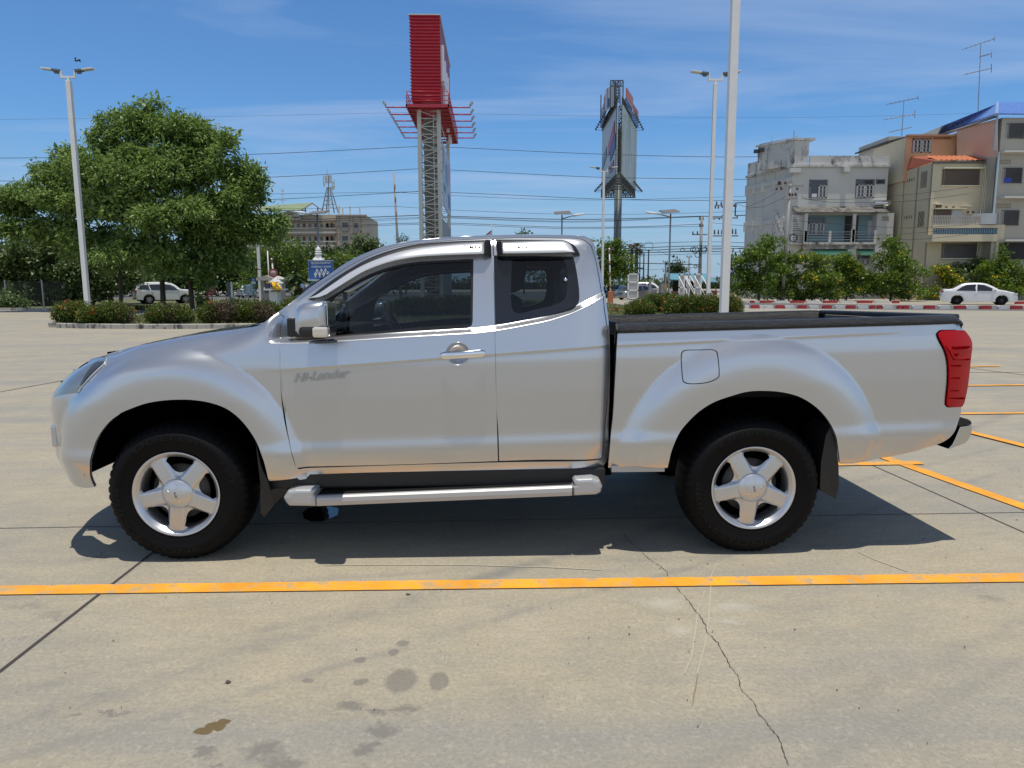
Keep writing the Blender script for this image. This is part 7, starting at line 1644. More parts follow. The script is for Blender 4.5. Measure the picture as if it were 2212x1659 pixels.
wl = [([(-80, 259), (400, 253), (880, 243)], .012, 'faint topmost cable left of the red sign'), ([(880, 243), (1300, 251), (1700, 254), (2300, 240)], .012, 'faint topmost cable right of the red sign'),
      ([(-80, 342), (300, 339), (530, 334), (930, 315)], .035, 'thick upper cable crossing behind the big tree to the pylon tower'), ([(930, 316), (1300, 333), (1560, 339), (1690, 338)], .033, 'thick upper cable from the pylon tower past the billboard'),
      ([(-80, 391), (300, 390), (600, 382), (930, 363)], .035, 'second thick cable from the left edge to the pylon tower'), ([(930, 365), (1300, 383), (1500, 386), (1625, 388)], .033, 'second thick cable from the pylon tower to the white house'),
      ([(-80, 428), (500, 420), (855, 415), (905, 414)], .022, 'thin cable meeting the leaning utility pole'), ([(-80, 441), (300, 438), (560, 432), (930, 412)], .034, 'third thick cable from the left edge to the pylon tower'), ([(930, 414), (1100, 421), (1330, 431), (1700, 434)], .033, 'third thick cable right of the pylon tower'), ([(855, 415), (930, 420), (1250, 432), (1620, 424)], .022, 'thin cable sagging under the third thick cable'),
      ([(500, 452), (700, 450), (855, 446), (930, 451), (1235, 463), (1500, 460), (1700, 452)], .022, 'thin cable crossing the whole middle at mid height'),
      ([(550, 478), (700, 473), (855, 467), (930, 464)], .05, 'black bundle cable left of the pylon tower'), ([(930, 466), (1235, 474), (1400, 471), (1515, 467), (1560, 468)], .05, 'black bundle cable right of the pylon tower'), ([(550, 483), (855, 472), (930, 469), (1235, 478), (1515, 468)], .028, 'cable just below the black bundle'), ([(550, 487), (855, 475), (930, 471), (1235, 480), (1400, 475)], .022, 'lowest cable of the upper bundle'),
      ([(600, 493), (855, 483), (930, 481), (1235, 491), (1400, 489), (1515, 484)], .034, 'cable hanging under the upper bundle'), ([(600, 497), (855, 486), (930, 484), (1235, 494), (1400, 491), (1515, 489)], .026, 'cable paired below the hanging one')]
for p, r, lab in wl: wire(p, 91, r, lab)
wl = [([(1300, 529), (1400, 526), (1515, 522), (1700, 528)], .03), ([(1300, 538), (1420, 534), (1515, 531), (1700, 537)], .05), ([(1300, 541), (1420, 540), (1515, 536), (1720, 541)], .05), ([(1300, 546), (1420, 545), (1515, 543), (1720, 548)], .05), ([(1300, 549), (1515, 541), (1620, 535)], .03), ([(1320, 552), (1440, 550), (1515, 548), (1620, 551)], .03), ([(1355, 568), (1440, 570), (1515, 572)], .05), ([(1380, 582), (1440, 583), (1515, 576)], .02), ([(1420, 541), (1480, 565), (1515, 578)], .02)]
nm = ['top', 'second', 'third', 'fourth', 'fifth', 'sixth', 'seventh', 'eighth', 'lowest slanting']
for i, (p, r) in enumerate(wl): wire(p, 91.5, r, '%s cable of the low tangled bunch right of the cab, at the coiled cables' % nm[i], 'low tangled cables')
wl = [([F1(200, 945), F1(330, 985), F1(470, 930), F1(640, 830)], 'looping cable rising to the crossarms before the white house'), ([F1(330, 995), F1(500, 980), F1(690, 890)], 'lower looping cable rising to the crossarms before the white house'), ([F1(840, 880), F1(900, 912), F1(1200, 915), F1(1650, 885), F1(2000, 850), F1(2400, 800)], 'upper cable in front of the white and cream houses'), ([F1(840, 905), F1(1100, 938), F1(1500, 942), F1(1900, 925), F1(2400, 860)], 'second cable in front of the white and cream houses'),
      ([F1(760, 1110), F1(1300, 1150), F1(1800, 1180), F1(2400, 1150)], 'cable crossing the balcony of the white house'), ([F1(760, 1200), F1(1300, 1245), F1(1800, 1235), F1(2400, 1180)], 'cable crossing the balcony rail of the white house'), ([F1(720, 1240), F1(1300, 1262), F1(1850, 1290), F1(2400, 1240)], 'low cable passing under the cream house balcony'), ([F1(0, 1130), F1(200, 1150), F1(400, 1165)], 'short cable left of the white house')]
for p, lab in wl: wire(p, 57.5, .017, lab, 'cables in front of the right hand houses')
# distant thin masts row
for i, (a, t_, lab) in enumerate(((918, 700, 'tallest of the thin dark masts beyond the white frame stand'), (862, 745, 'second thin dark mast with a side arm beyond the white frame stand'), (815, 760, 'third thin dark mast, nearest the toddy palm'))):
    p = L7(a, t_); q = W(*p, 140); o = thing('thin_mast', lab, 'mast', (q[0], 140, 0), 'thin dark masts by the toddy palm'); mb = MB(); mb.bar((q[0], 140, 0), tuple(q), .17, .12, n=6)
    if i == 1: mb.bar(tuple(q-np.array([0, 0, 3])), tuple(q-np.array([1.8, 0, 3])), .15)
    mb.build('pole', DARKM, o)
    if i == 0:
        e_ = MB()
        for k in range(12): a_, b_ = math.pi*k/6, math.pi*(k+1)/6; e_.bar((q[0]+.9*math.cos(a_), 140, q[2]+.6+.9*math.sin(a_)), (q[0]+.9*math.cos(b_), 140, q[2]+.6+.9*math.sin(b_)), .05, n=4)
        e_.build('ring', DARKM, o)
# ---------------------------------------------------------------- solar street lamps
def solar(px_, Y, top, arm_to, panel_c, lab, pr_=.075):
    c_ = W(px_, 620, Y); zt = W(px_, top, Y)[2]; o = thing('solar_street_lamp', lab, 'street lamp', (c_[0], Y, 0), 'solar street lamps along the far road'); MB().bar((c_[0], Y, 0), (c_[0], Y, zt), pr_*1.15, pr_*.8, n=8).build('pole', GREYM, o)
    e_ = W(*arm_to, Y); s_ = W(px_, arm_to[1]+11, Y); am = MB(); am.bar((c_[0], Y, s_[2]), ((c_[0]+e_[0])/2, Y, e_[2]-.15), .05, n=5); ao = am.build('arm', GREYM, o)
    MB().bar(((c_[0]+e_[0])/2, Y, e_[2]-.15), tuple(e_), .10, .08, n=6).build('lamp_head', mat('lamp_head_white', (.70, .72, .74), .4), ao)
    q = W(*panel_c, Y); M_ = Matrix.Translation(tuple(q)) @ Matrix.Rotation(R(12), 4, 'X') @ Matrix.Rotation(R(-4), 4, 'Y'); MB().box((-.68, -.8, -.03), (.68, .8, .03), M=M_).build('solar_panel', mat('solar_panel', (.16, .14, .12), .5), o)
    fr = MB()
    for x in (-.68, 0, .64): fr.box((x, -.82, -.05), (x+.04, .82, -.03), M=M_)
    fr.box((-.7, -.84, -.05), (.7, -.78, .04), M=M_); fr.build('panel_frame', mat('panel_frame', (.42, .42, .42), .5), o)
solar(1444.4, 55, 462, (1395, 458), L7(1162, 245), 'solar street lamp with its arm pointing left, right of the billboard column')
solar(1213, 58, 464, (1262, 462), (1215, 459), 'solar street lamp with its arm pointing right, above the cab roof')
solar(691.5, 52, 463, (F3(560, 645)[0], F3(560, 645)[1]), (F3(815, 652)[0], F3(815, 652)[1]), 'dark solar street lamp standing before the apartment block', .09)
# ---------------------------------------------------------------- display frames, stall, cabinet
def frame_stand(F, a0, b0, a1, b1, Y, lab, tilt=0., slats=3):
    p, q = W(*F(a0, b1), Y), W(*F(a1, b0), Y); o = thing('frame_stand', lab, 'display stand', (p[0], Y, 0), 'white display frames on the far grass'); x0, x1, z1 = p[0], q[0], q[2]; mb = MB(); t_ = .10
    for x in (x0, x1-t_): mb.box((x, Y, 0), (x+t_, Y+.08, z1))
    for k in range(slats+1): z = z1-t_-(z1-.35)*k/slats; mb.box((x0, Y, z), (x1, Y+.08, z+t_))
    mb.build('frame', WHITE, o); MB().box((x0+t_, Y+.03, .35), (x1-t_, Y+.06, z1-t_)).build('panel', mat('panel_grey', (.42, .43, .42), .6, noise=(2, .12)), o)
    if tilt:
        br = MB(); br.bar((x0, Y, z1-.2), (x0+tilt, Y-.9, 0), .035, n=5); br.bar((x1, Y, z1-.2), (x1+tilt, Y-.9, 0), .035, n=5); br.build('brace', WHITE, o)
frame_stand(L7, 665, 985, 800, 1320, 58, 'tall white ladder-like frame stand beside the grey saloon car')
frame_stand(L7, 1272, 992, 1352, 1230, 50, 'leftmost of the three braced white frames in front of the blue stall', .9, 2)
frame_stand(L7, 1360, 988, 1415, 1225, 51, 'narrow middle white frame in front of the blue stall', 1.0, 2)
frame_stand(L7, 1455, 985, 1552, 1235, 49, 'rightmost wide white frame near the second lamp post', 1.0, 2)
stl = thing('market_stall', 'roadside stall with a blue tarpaulin roof behind the white frames', 'stall', (17, 75, 0)); p, q = W(*L7(1140, 1035), 75), W(*L7(1700, 1035), 75)
v = [(p[0], 73.5, p[2]-.2), (q[0], 73.5, q[2]-.5), (q[0]-.3, 77, q[2]+.5), (p[0]+.3, 77, p[2]+.5)]; MB().add(v, [(0, 1, 2, 3)]).build('tarpaulin', mat('tarp_blue', (.10, .27, .36), .7, noise=(1.2, .2)), stl).modifiers.new('t', 'SOLIDIFY').thickness = .08
mb = MB()
for x in np.linspace(p[0]+.1, q[0]-.2, 6): mb.bar((x, 73.7, 0), (x, 73.7, p[2]-.2), .05); mb.bar((x, 76.8, 0), (x, 76.8, p[2]+.4), .05)
mb.build('pole', DARKM, stl); mb = MB(); mb.box((p[0]+1, 76.5, 0), (q[0]-1, 76.6, p[2]-.3)); mb.build('back_cloth', mat('stall_dark', (.035, .04, .035), .9), stl)
mb = MB(); mb.box((p[0]+2, 74.5, 0), (p[0]+5.5, 75.3, .85)); mb.box((q[0]-6, 74.5, 0), (q[0]-2.5, 75.3, .8)); mb.build('counter', mat('stall_counter', (.30, .12, .12), .8), stl)
cbn = thing('electric_cabinet', 'grey roadside cabinet with a yellow door left of the blue stall', 'cabinet', tuple(W(*L7(1098, 1190), 66)*np.array([1, 1, 0]))); p, q = W(*L7(1065, 1105), 66), W(*L7(1138, 1105), 66); MB().box((p[0], 66, 0), (q[0], 67, p[2])).build('cabinet_body', mat('cabinet_grey', (.25, .26, .26), .7), cbn); p2, q2 = W(*L7(1098, 1130), 66), W(*L7(1130, 1175), 66); MB().box((p2[0], 65.95, q2[2]), (q2[0], 66, p2[2])).build('door', mat('door_yellow', (.35, .26, .08), .6), cbn)
gp_ = thing('grey_post', 'short grey post above the white tall car', 'post', tuple(W(*L7(938, 1170), 64)*np.array([1, 1, 0]))); p = W(*L7(938, 1055), 64); MB().box((p[0]-.12, 64, 0), (p[0]+.12, 64.2, p[2])).build('post', GREYM, gp_)
def barrier(px0, top, Y, lab, sign=False):
    p = W(*top, Y); o = thing('barrier_arm', lab, 'barrier', (p[0]+.1, Y, 0), 'raised car park barriers'); n_ = 8
    for k in range(n_):
        z0, z1 = .8+(p[2]-.8)*k/n_, .8+(p[2]-.8)*(k+1)/n_; 
    mb = MB(); mb.bar((p[0]+.15, Y, .8), tuple(p), .06, .05, n=6); mb.build('arm', WHITE, o); rd_ = MB()
    for k in range(1, n_, 2): a_ = Vector((p[0]+.15, Y, .8)).lerp(Vector(p), k/n_); b_ = Vector((p[0]+.15, Y, .8)).lerp(Vector(p), (k+.8)/n_); rd_.bar(a_, b_, .065, n=6)
    rd_.build('red_stripe', mat('stripe_brown', (.28, .16, .14), .7), o); MB().box((p[0]-.05, Y-.15, 0), (p[0]+.35, Y+.2, 1.0)).build('housing', mat('housing_orange', (.45, .15, .06), .6), o, bevel=.03)
    if sign: c_ = W(*sign, Y-.12); MB().lathe([(0, 0), (.30, 0), (.30, .03), (0, .03)], 24, Matrix.Translation(tuple(c_)) @ Matrix.Rotation(R(90), 4, 'X')).build('round_sign', mat('sign_pink', (.55, .42, .42), .6), o); MB().lathe([(.22, .035), (.30, .035)], 24, Matrix.Translation(tuple(c_)) @ Matrix.Rotation(R(90), 4, 'X')).build('sign_ring', mat('ring_red', (.45, .05, .08), .6), o)
barrier(1382, L7(450, 682), 50, 'raised red and white barrier arm right of the cab'); barrier(0, F3(302, 1152), 45, 'raised barrier arm with a round red sign above the guard booth', F3(320, 1315))
fpn = thing('slim_post', 'slim white post left of the raised barrier with the round sign', 'post', tuple(W(*F3(268, 1360), 45)*np.array([1, 1, 0]))); p, q = W(*F3(258, 1072), 45), W(*F3(278, 1362), 45); MB().bar((q[0], 45, 0), tuple(p), .06, .045).build('pole', WHITE, fpn)
# flag
fo = thing('flag', 'red white and blue striped flag hanging on a pole above the cab roof', 'flag', tuple(W(1062, 620, 84)*np.array([1, 1, 0]))); p = W(1062.5, 478, 84); MB().bar((p[0], 84, 0), tuple(p), .07, .05).build('flagpole', GREYM, fo)
for k, (cc, w_) in enumerate((((.35, .05, .06), .16), ((.6, .6, .62), .34), ((.05, .06, .22), .66), ((.6, .6, .62), .84), ((.35, .05, .06), 1.0))):
    w0 = (0, .16, .34, .66, .84)[k]; vs = []; 
    for i in range(7): x = -1.5*i/6*.8; s_ = .15*math.sin(i*1.3); z = p[2]-1.0-i*.16; vs += [(p[0]+x, 84+s_, z-w0*1.3), (p[0]+x, 84+s_, z-w_*1.3)]
    MB().add(vs, [(2*i, 2*i+2, 2*i+3, 2*i+1) for i in range(6)]).build('flag_stripe', mat('flag_%d' % int(cc[0]*100+cc[2]*10), cc, .8), fo)
# ---------------------------------------------------------------- left hand signs and shrines
def sign(name, lab, F, a0, b0, a1, b1, Y, m, post=None, cat='sign'):
    p, q = W(*F(a0, b1), Y), W(*F(a1, b0), Y); o = thing(name, lab, cat, ((p[0]+q[0])/2, Y, 0)); b_ = MB().box((p[0], Y, p[2]), (q[0], Y+.04, q[2])).build('sign_board', m, o)
    mb = MB()
    for x in (post or [(p[0]+q[0])/2]): mb.bar((x, Y+.07, 0), (x, Y+.07, q[2]), .035, n=6)
    mb.build('sign_post', GREYM, o); return o, b_
BLU = mat('sign_blue_face', (.035, .13, .42), .45, stain=(7, .56, .64, (.28, .36, .50), .25)); TXW = mat('letter_white', (.75, .76, .78), .5)
so_, sb_ = sign('assembly_point_sign', 'blue assembly point sign with white figures beside the windscreen pillar', F3, 706, 1178, 972, 1380, 27, BLU)
br = MB()
for q in ((702, 1172, 976, 1180), (702, 1380, 976, 1387), (702, 1172, 709, 1387), (969, 1172, 976, 1387)): rb_(br, F3, *q, 26.98, .02)
br.build('sign_border', mat('sign_border', (.38, .45, .58), .5), sb_)
wtext(F3, 838, 1207, 26.98, 'จุดรวมพล', 6.6, TXW, 'sign_lettering', sb_, .02, 42); wtext(F3, 842, 1245, 26.98, 'ASSEMBLY POINT', 3.6, TXW, 'sign_lettering', sb_, .015, 42.5)
fg = MB()
def figure(mb, a, b, s):
    kk = (27-O[1])/FP*.1984
    c_ = W(*F3(a, b), 26.97); u = s*kk
    mb.lathe([(0, 0), (3.6*u, 0), (3.6*u, .004), (0, .004)], 12, Matrix.Translation((c_[0], 26.975, c_[2]+14*u)) @ Matrix.Rotation(R(90), 4, 'X'))
    for x0, x1, z0, z1 in ((-5, 5, 0, 10), (-9, -5.6, -3, 9), (5.6, 9, -3, 9), (-4.6, -.6, -17, 0), (.6, 4.6, -17, 0)): mb.box((c_[0]+x0*u, 26.97, c_[2]+z0*u), (c_[0]+x1*u, 26.98, c_[2]+z1*u))
for a, b in ((798, 1290), (845, 1288), (888, 1286)): figure(fg, a, b, 1.35)
for a, b in ((780, 1332), (824, 1330), (870, 1328), (916, 1325)): figure(fg, a, b, 1.7)
fg.build('figure_symbol', TXW, sb_)
rb_o = MB(); rb_(rb_o, F3, 728, 1402, 960, 1520, 27, .0, .04); gs_ = rb_o.build('lower_board', mat('sign_green', (.02, .22, .14), .5), so_); wtext(F3, 800, 1432, 26.98, 'EXIT', 6, TXW, 'sign_lettering', gs_, .02)
MB().box((W(*F3(800, 1385), 27)[0], 26.99, W(*F3(800, 1398), 27)[2]), (W(*F3(845, 1385), 27)[0], 27.03, W(*F3(845, 1385), 27)[2])).build('warning_tag', mat('tag_amber', (.65, .35, .04), .5), so_)
def L8(a, b): return (356.6+.1736*a, 548.6+.1736*b)
oo, ob = sign('out_sign', 'red and white OUT sign near the right tree trunk', L8, 515, 362, 624, 420, 40, mat('sign_white_face', (.45, .46, .46), .6))
p, q = W(*L8(516, 512), 40), W(*L8(626, 420), 40); rbd = MB().box((p[0], 39.98, p[2]), (q[0], 40.04, q[2])).build('red_board', mat('sign_red_face', (.50, .035, .04), .5), oo)
wtext(L8, 572, 446, 39.96, 'ทางออก', 3.6, TXW, 'sign_lettering', rbd, .02, 13); wtext(L8, 575, 484, 39.96, 'OUT', 4.6, TXW, 'sign_lettering', rbd, .03, 10.5); wtext(L8, 570, 378, 39.96, 'ที่จอดรถ', 3, TXD, 'sign_lettering', ob, .01, 12)
cone = thing('traffic_cone', 'orange cone-like bollard at the left foot of the OUT sign', 'bollard', tuple(W(*L8(524, 530), 39.5)*np.array([1, 1, 0]))); c_ = W(*L8(524, 460), 39.5); MB().bar((c_[0], 39.5, 0), tuple(c_), .11, .05, n=10).build('cone_body', mat('cone_orange', (.6, .14, .03), .6), cone)
s2, b2 = sign('notice_board', 'light blue notice board with lines of white text', L8, 976, 380, 1084, 496, 40, mat('sign_light_blue', (.20, .42, .58), .5))
tx = MB()
for k in range(7): rb_(tx, L8, 992+(k % 3)*4, 392+k*14, 1068-(k % 2)*8, 398+k*14, 39.98, .01)
tx.build('text_line', TXW, b2)
p_ = W(*L8(1095, 600), 38); s3, b3 = sign('pedestrian_sign', 'small dark blue sign with a white symbol on a white post', L8, 1065, 300, 1128, 380, 38, mat('sign_blue_dark', (.03, .11, .36), .5)); f3 = MB(); c_ = W(*L8(1097, 350), 37.97); f3.box((c_[0]-.13, 37.96, c_[2]-.12), (c_[0]+.13, 37.98, c_[2]+.04)); f3.ball((c_[0], 37.97, c_[2]+.13), .06, 6); f3.build('symbol', TXW, b3)
s4, b4 = sign('notice_stand', 'dark grey leaning panel board with a white edge left of the light blue notice', L8, 776, 345, 826, 505, 37, mat('panel_dark', (.12, .13, .14), .6)); mb = MB(); p, q = W(*L8(822, 345), 36.95), W(*L8(838, 548), 36.95); mb.bar(tuple(p), (q[0], 36.95, 0), .06); mb.build('white_edge', WHITE, s4)
# guard booth
gb_ = thing('guard_booth', 'small grey guard booth behind the small spirit house', 'booth', tuple(W(574, 640, 47)*np.array([1, 1, 0]))); p, q = W(*L8(1185, 330), 47), W(*L8(1370, 330), 47)
MB().box((p[0], 47, 0), (q[0], 49.5, p[2])).build('booth_wall', mat('booth_grey', (.30, .30, .31), .8), gb_); MB().prism([(p[0]-.5, p[2]), (q[0]+.1, p[2]), (q[0]+.1, p[2]+.1), ((p[0]+q[0])/2, p[2]+.35), (p[0]-.5, p[2]+.1)], 46.6, 49.9, lambda a, b, c: (a, c, b)).build('roof', mat('booth_roof', (.50, .49, .46), .8), gb_)
MB().box((p[0]+.3, 46.96, 1.0), (p[0]+1.4, 47.0, 1.9)).build('window', GLASSD, gb_)
rfn = thing('red_fence', 'low red picket fence right of the small palm', 'fence', tuple(W(650, 640, 50)*np.array([1, 1, 0]))); p, q = W(*L8(1600, 418), 50), W(*L8(1900, 418), 50); mb = MB()
for k in range(34): x = p[0]+(q[0]-p[0])*k/33; mb.box((x, 50, 0), (x+.06, 50.04, p[2]))
mb.box((p[0], 49.98, p[2]-.15), (q[0], 50.05, p[2]-.05)); mb.build('pickets', mat('fence_red', (.25, .06, .05), .7), rfn)
# spirit houses
SPW = mat('shrine_white', (.72, .71, .70), .7, noise=(2, .06)); GOLD = mat('shrine_gold', (.75, .45, .05), .45)
def gablet(mb, c, w_, d, h, sc_=1): x, y, z = c; mb.add([(x-w_, y-d, z), (x+w_, y-d, z), (x+w_, y+d, z), (x-w_, y+d, z), (x-w_*.0, y-d*.9, z+h), (x, y+d*.9, z+h)], [(0, 1, 4), (1, 2, 5, 4), (2, 3, 5), (3, 0, 4, 5), (0, 3, 2, 1)])
s1 = thing('spirit_house', 'small white and gold spirit house draped with yellow garlands', 'shrine', tuple(W(*L8(1370, 640), 28)*np.array([1, 1, 0]))); Ys = 28.; kx = lambda a: X(L8, a, 400, Ys); kz = lambda b: Z(L8, 1370, b, Ys); cx_ = kx(1362)
mb = MB(); mb.box((kx(1310), Ys-.25, 0), (kx(1410), Ys+.3, kz(470))); mb.box((kx(1262), Ys-.45, kz(452)), (kx(1490), Ys+.5, kz(432))); mb.box((kx(1325), Ys-.22, kz(432)), (kx(1430), Ys+.25, kz(362)))
for a_ in (1270, 1480): mb.bar((kx(a_), Ys-.42, kz(440)), (kx(a_), Ys-.42, kz(415)), .03, .01)
mb.build('shrine_body', SPW, s1); mb = MB(); gablet(mb, (kx(1372), Ys, kz(362)), (kx(1445)-kx(1295))/2, .42, kz(320)-kz(362)); gablet(mb, (kx(1380), Ys, kz(345)), (kx(1425)-kx(1330))/2, .3, kz(300)-kz(345)); mb.bar((kx(1398), Ys, kz(330)), (kx(1398), Ys, kz(285)), .045, .008); mb.build('shrine_roof', SPW, s1)
mb = MB(); mb.box((kx(1300), Ys-.44, kz(362)), (kx(1445), Ys-.40, kz(348))); mb.build('gold_trim', GOLD, s1)
mb = MB()
for a0, b0, a1, b1 in ((1378, 355, 1395, 450), (1395, 360, 1410, 445), (1435, 365, 1462, 430), (1450, 390, 1480, 460), (1425, 420, 1470, 445)): mb.bar((kx(a0), Ys-.46, kz(b0)), (kx(a1), Ys-.46, kz(b1)), .05, n=7)
mb.build('garland', mat('garland_yellow', (.85, .50, .02), .8), s1)
mb = MB()
for a_, b_ in ((1342, 385), (1372, 385), (1352, 410)): mb.box((kx(a_-7), Ys-.24, kz(b_+22)), (kx(a_+7), Ys-.22, kz(b_-14)))
mb.build('doorway', mat('shrine_dark', (.08, .07, .09), .8), s1)
MB().box((kx(1300), Ys-.3, kz(428)), (kx(1322), Ys-.1, kz(368))).build('purple_cloth', mat('cloth_purple', (.08, .07, .28), .8), s1)
s5 = thing('spirit_tower', 'tall white tiered spirit house spire behind the assembly point sign', 'shrine', tuple(W(*F3(812, 1500), 31)*np.array([1, 1, 0]))); Yt = 31.; tx_ = lambda a: X(F3, a, 1100, Yt); tz_ = lambda b: Z(F3, 812, b, Yt); c0 = tx_(812)
mb = MB(); kk = (Yt-O[1])/FP*.1984
mb.box((tx_(770), Yt-.3, 0), (tx_(860), Yt+.3, tz_(1400))); mb.box((tx_(715), Yt-.6, tz_(1400)), (tx_(920), Yt+.6, tz_(1375))); mb.box((tx_(765), Yt-.3, tz_(1375)), (tx_(862), Yt+.3, tz_(1180)))
for (h0, h1, w_) in ((1180, 1165, 68), (1165, 1150, 58), (1150, 1140, 46), (1140, 1128, 36), (1128, 1110, 30), (1110, 1098, 37), (1098, 1085, 30), (1085, 1075, 34), (1075, 1062, 27), (1062, 1050, 29)): mb.lathe([(0, tz_(h0)), (w_*kk*1.1, tz_(h0)), (w_*kk*.95, tz_(h1)), (0, tz_(h1))], 16 if w_ < 40 else 4, Matrix.Translation((c0, Yt, 0)) @ Matrix.Rotation(R(45), 4, 'Z'), smooth=False)
mb.lathe([(22*kk, tz_(1050)), (19*kk, tz_(1042)), (12*kk, tz_(1032)), (5*kk, tz_(1026)), (1.5*kk, tz_(1010)), (0, tz_(1005))], 14, Matrix.Translation((c0, Yt, 0)))
for a_ in (752, 872): mb.bar((tx_(a_), Yt, tz_(1180)), (tx_(a_+(6 if a_ < 800 else -4)), Yt, tz_(1148)), .05, .01)
mb.build('shrine_body', SPW, s5); MB().box((tx_(745), Yt-.62, tz_(1372)), (tx_(765), Yt-.58, tz_(1180))).build('gold_drape', GOLD, s5)
# ---------------------------------------------------------------- palms
def palm(name, lab, px_, Y, top_py, r_px, n, seed, m, trunk_r=.05, stems=1, toddy=False):
    rr_ = random.Random(seed); c_ = W(px_, 620, Y); kk = (Y-O[1])/FP; zt = W(px_, top_py, Y)[2]; o = thing(name, lab, 'palm', (c_[0], Y, 0)); tr_ = MB(); V = []; F = []
    for s_ in range(stems):
        bx = c_[0]+rr_.uniform(-.5, .5)*(stems > 1)*r_px*kk*.5; hz_ = zt-(0 if stems == 1 else rr_.uniform(0, .5)*zt); tr_.bar((bx, Y, 0), (bx, Y, hz_), trunk_r*1.2, trunk_r*.8, n=8, caps=False)
        for k in range(n):
            az = rr_.uniform(0, 6.283); el_ = rr_.uniform(-.2, 1.2) if not toddy else rr_.uniform(-.7, 1.3); Lf = r_px*kk*rr_.uniform(.8, 1.15); P0 = Vector((bx, Y, hz_)); d = Vector((math.cos(az)*math.cos(el_), math.sin(az)*math.cos(el_), math.sin(el_))); prev = P0
            ns = 9
            for i in range(1, ns+1):
                t_ = i/ns; p = P0+d*Lf*t_+Vector((0, 0, -(.75 if not toddy else .15)*Lf*t_*t_)); ax = (p-prev).normalized(); sd_ = ax.cross(Vector((0, 0, 1))).normalized(); up_ = sd_.cross(ax); tr_.bar(prev, p, .012*Lf/1.2, n=3, caps=False)
                if not toddy or i > 4:
                    for s2_ in (-1, 1):
                        for q_ in (0, .5):
                            b_ = prev.lerp(p, q_); l_ = Lf*.30*math.sin(math.pi*min(.95, .18+.8*t_)) if not toddy else Lf*.35; e_ = b_+sd_*s2_*l_*.8+ax*l_*.5-Vector((0, 0, 1))*l_*.28; n0 = len(V); w_ = .035*Lf; V += [b_-ax*w_, b_+ax*w_, e_]; F.append((n0, n0+1, n0+2))
                prev = p
    MB().add(V, F).build('fronds', m, o, fix=False); tr_.build('trunk', BARK, o, fix=False); return o
PALM = leafmat('palm_leaf', (.035, .075, .015), (.10, .16, .04), .3)
palm('areca_palm', 'small feathery palm between the spirit house and the assembly point sign', 640, 30, 598, 33, 13, 2, PALM, .045, 4)
palm('toddy_palm', 'fan leaved toddy palm on the skyline beyond the road right of the cab', L7(765, 0)[0], 120, L7(0, 690)[1], 16, 46, 5, leafmat('toddy_leaf', (.06, .06, .03), (.16, .14, .08), .2), .35, 1, True)
palm('toddy_palm', 'second toddy palm just left of the other one, partly hidden by the spreading tree', L7(710, 0)[0], 124, L7(0, 700)[1], 14, 40, 6, MATS['toddy_leaf'], .35, 1, True)
# ---------------------------------------------------------------- further trees
tree('rain_tree', 'spreading layered tree in front of the apartment block, left part', 'tree', 75, [(600, 520, 40, 12), (640, 535, 40, 12), (580, 550, 50, 16), (640, 565, 50, 14), (600, 590, 60, 22), (690, 590, 50, 20), (570, 610, 60, 20)], 610, 60, leaf=(.32, .14), dens=11, per=10, m=LF_RAIN, rt=.3, spread=.3, core=.6, low=-.2)
tree('rain_tree', 'spreading layered tree right behind the assembly point sign', 'tree', 72, [(740, 560, 34, 12), (775, 565, 28, 10), (730, 580, 45, 16), (780, 590, 40, 20), (740, 610, 50, 20)], 745, 61, leaf=(.32, .14), dens=11, per=10, m=LF_RAIN, rt=.25, spread=.3, low=-.2)
tree('almond_tree', 'tall pale green tree at the right corner of the apartment block', 'tree', 95, [(783, 520, 16, 14), (800, 530, 16, 16), (790, 548, 30, 18), (820, 540, 20, 14), (770, 545, 20, 12), (800, 572, 30, 20)], 792, 62, leaf=(.45, .22), dens=9, per=9, m=LF_PALE, rt=.2, spread=.3)
tree('casuarina', 'left of two small dark conifers above the truck roof', 'tree', 130, [(863, 517, 6, 12), (863, 530, 7, 10)], 863, 63, leaf=(.5, .1), dens=8, per=9, m=LF_DARK, rt=.15, spread=.3, group='two small conifers')
tree('casuarina', 'right and taller of two small dark conifers above the truck roof', 'tree', 130, [(876.5, 514, 6, 12), (877, 530, 8, 12)], 877, 64, leaf=(.5, .1), dens=8, per=9, m=LF_DARK, rt=.15, spread=.3, group='two small conifers')
tree('round_tree', 'small round treetop peeking over the cab roof', 'tree', 120, [(1133, 504, 12, 8), (1128, 512, 18, 10)], 1132, 65, leaf=(.5, .2), dens=6, per=9, m=LF_PALE, rt=.15, spread=.3)
tree('rain_tree', 'spreading tree at the foot of the billboard column, right of the cab', 'tree', 78, [(1315, 525, 24, 10), (1335, 528, 16, 8), (1310, 545, 40, 16), (1330, 560, 40, 10), (1350, 552, 20, 6), (1310, 580, 44, 26), (1345, 585, 26, 16), (1300, 605, 40, 20)], 1318, 66, leaf=(.34, .15), dens=14, per=10, m=LF_RAIN, rt=.25, spread=.25, low=-.2)
tree('round_tree', 'far round tree among the distant utility poles', 'tree', 150, [L7(1230, 900)+(16, 12), L7(1280, 930)+(18, 12), L7(1240, 960)+(22, 12), L7(1190, 960)+(10, 8)], L7(1240, 0)[0], 67, leaf=(.6, .3), dens=3.5, per=9, m=LF_DARK, rt=.2, spread=.4)
tree('round_tree', 'green bushy tree behind the roadside cabinet', 'tree', 100, [L7(1010, 1090)+(12, 9), L7(1000, 1060)+(8, 7)], L7(1010, 0)[0], 68, leaf=(.5, .25), dens=5, per=8, m=LF_HEDGE, rt=.12, spread=.3)
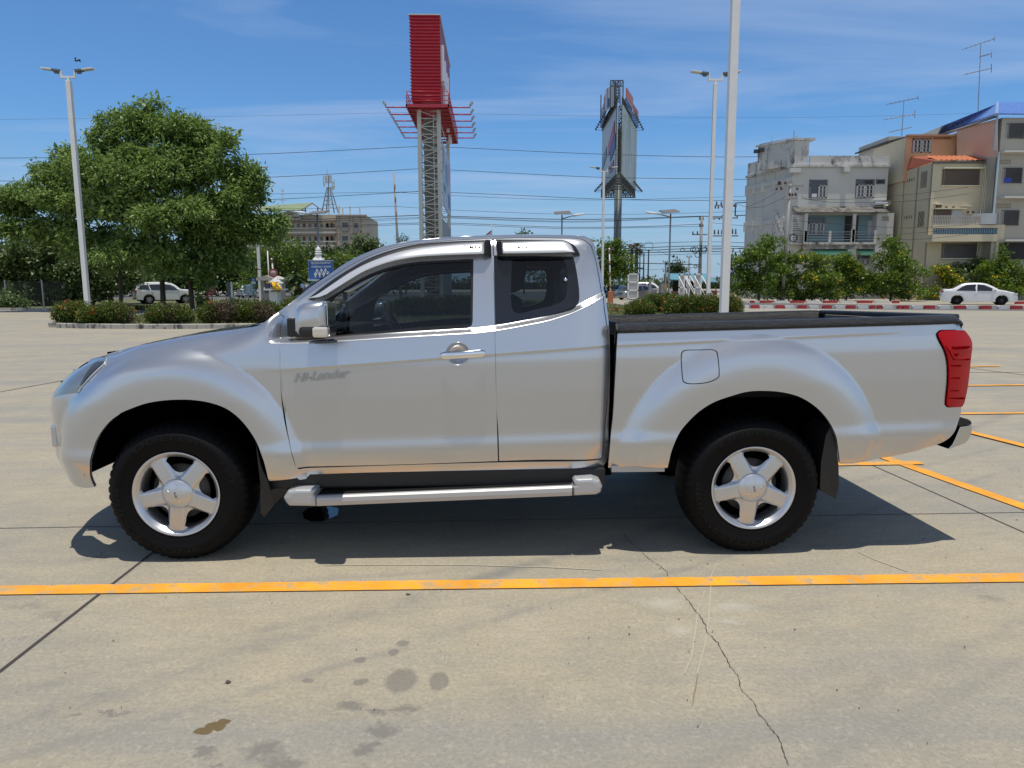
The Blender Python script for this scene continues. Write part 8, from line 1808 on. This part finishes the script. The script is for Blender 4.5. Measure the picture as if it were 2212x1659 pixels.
tree('hedge', 'clipped bright hedge behind the cars right of the cab', 'hedge', 96, [L7(860, 1100)+(14, 5), L7(900, 1105)+(12, 5), L7(640, 1110)+(12, 9), L7(820, 1105)+(10, 5)], L7(850, 0)[0], 69, leaf=(.4, .2), dens=7, per=8, m=LF_SHRUB, rt=.05, spread=.2)
wood = thing('treeline', 'low distant line of trees on the horizon', 'trees', (0, 260, 0)); wood['kind'] = 'stuff'
rng = np.random.default_rng(77); lb = []
for i in range(150):
    x = -260+4.1*i+rng.uniform(-2, 2); h = rng.uniform(3, 6.5) if 40 < x < 130 else rng.uniform(3.5, 8.5); lb.append((x, 262+rng.uniform(-8, 8), h*.45, rng.uniform(4, 7), 3, h*.55))
C, Dr = crown_pts(rng, lb, 2.4, low=-.3); V, Q = leaves(rng, C, Dr, 7, .6, 1.1, .6, .1); fast_mesh('foliage', V, Q, LF_DARK, wood)
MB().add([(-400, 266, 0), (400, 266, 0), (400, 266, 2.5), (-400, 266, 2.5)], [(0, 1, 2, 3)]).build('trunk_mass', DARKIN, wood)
back = thing('treeline', 'dark trees filling the ground behind the left car park entrance', 'trees', (-20, 100, 0)); back['kind'] = 'stuff'
lb = [(x, 104+rng.uniform(-3, 3), rng.uniform(2.4, 3.6), 4.5, 3, rng.uniform(3.2, 4.6)) for x in np.arange(-78, -14, 2.4)]
C, Dr = crown_pts(rng, lb, 8, low=-.5); V, Q = leaves(rng, C, Dr, 9, .5, .75, .4, .1); fast_mesh('foliage', V, Q, LF_DARK, back)
bd_ = thing('bird', 'tiny dark bird flying above the left lamp post', 'bird', tuple(W(165, 131, 33))); c_ = W(165, 131, 33); mb = MB(); mb.ball(c_, .06, 6, (1.6, .8, .8)); V = [(c_[0]-.02, c_[1], c_[2]+.03), (c_[0]+.1, c_[1]-.15, c_[2]+.12), (c_[0]+.06, c_[1]-.32, c_[2]+.02), (c_[0]+.1, c_[1]+.15, c_[2]+.12), (c_[0]+.06, c_[1]+.32, c_[2]+.02), (c_[0]+.16, c_[1], c_[2]-.02)]; mb.add(V, [(0, 1, 2), (0, 3, 4)]); mb.build('bird_body', DARKM, bd_)
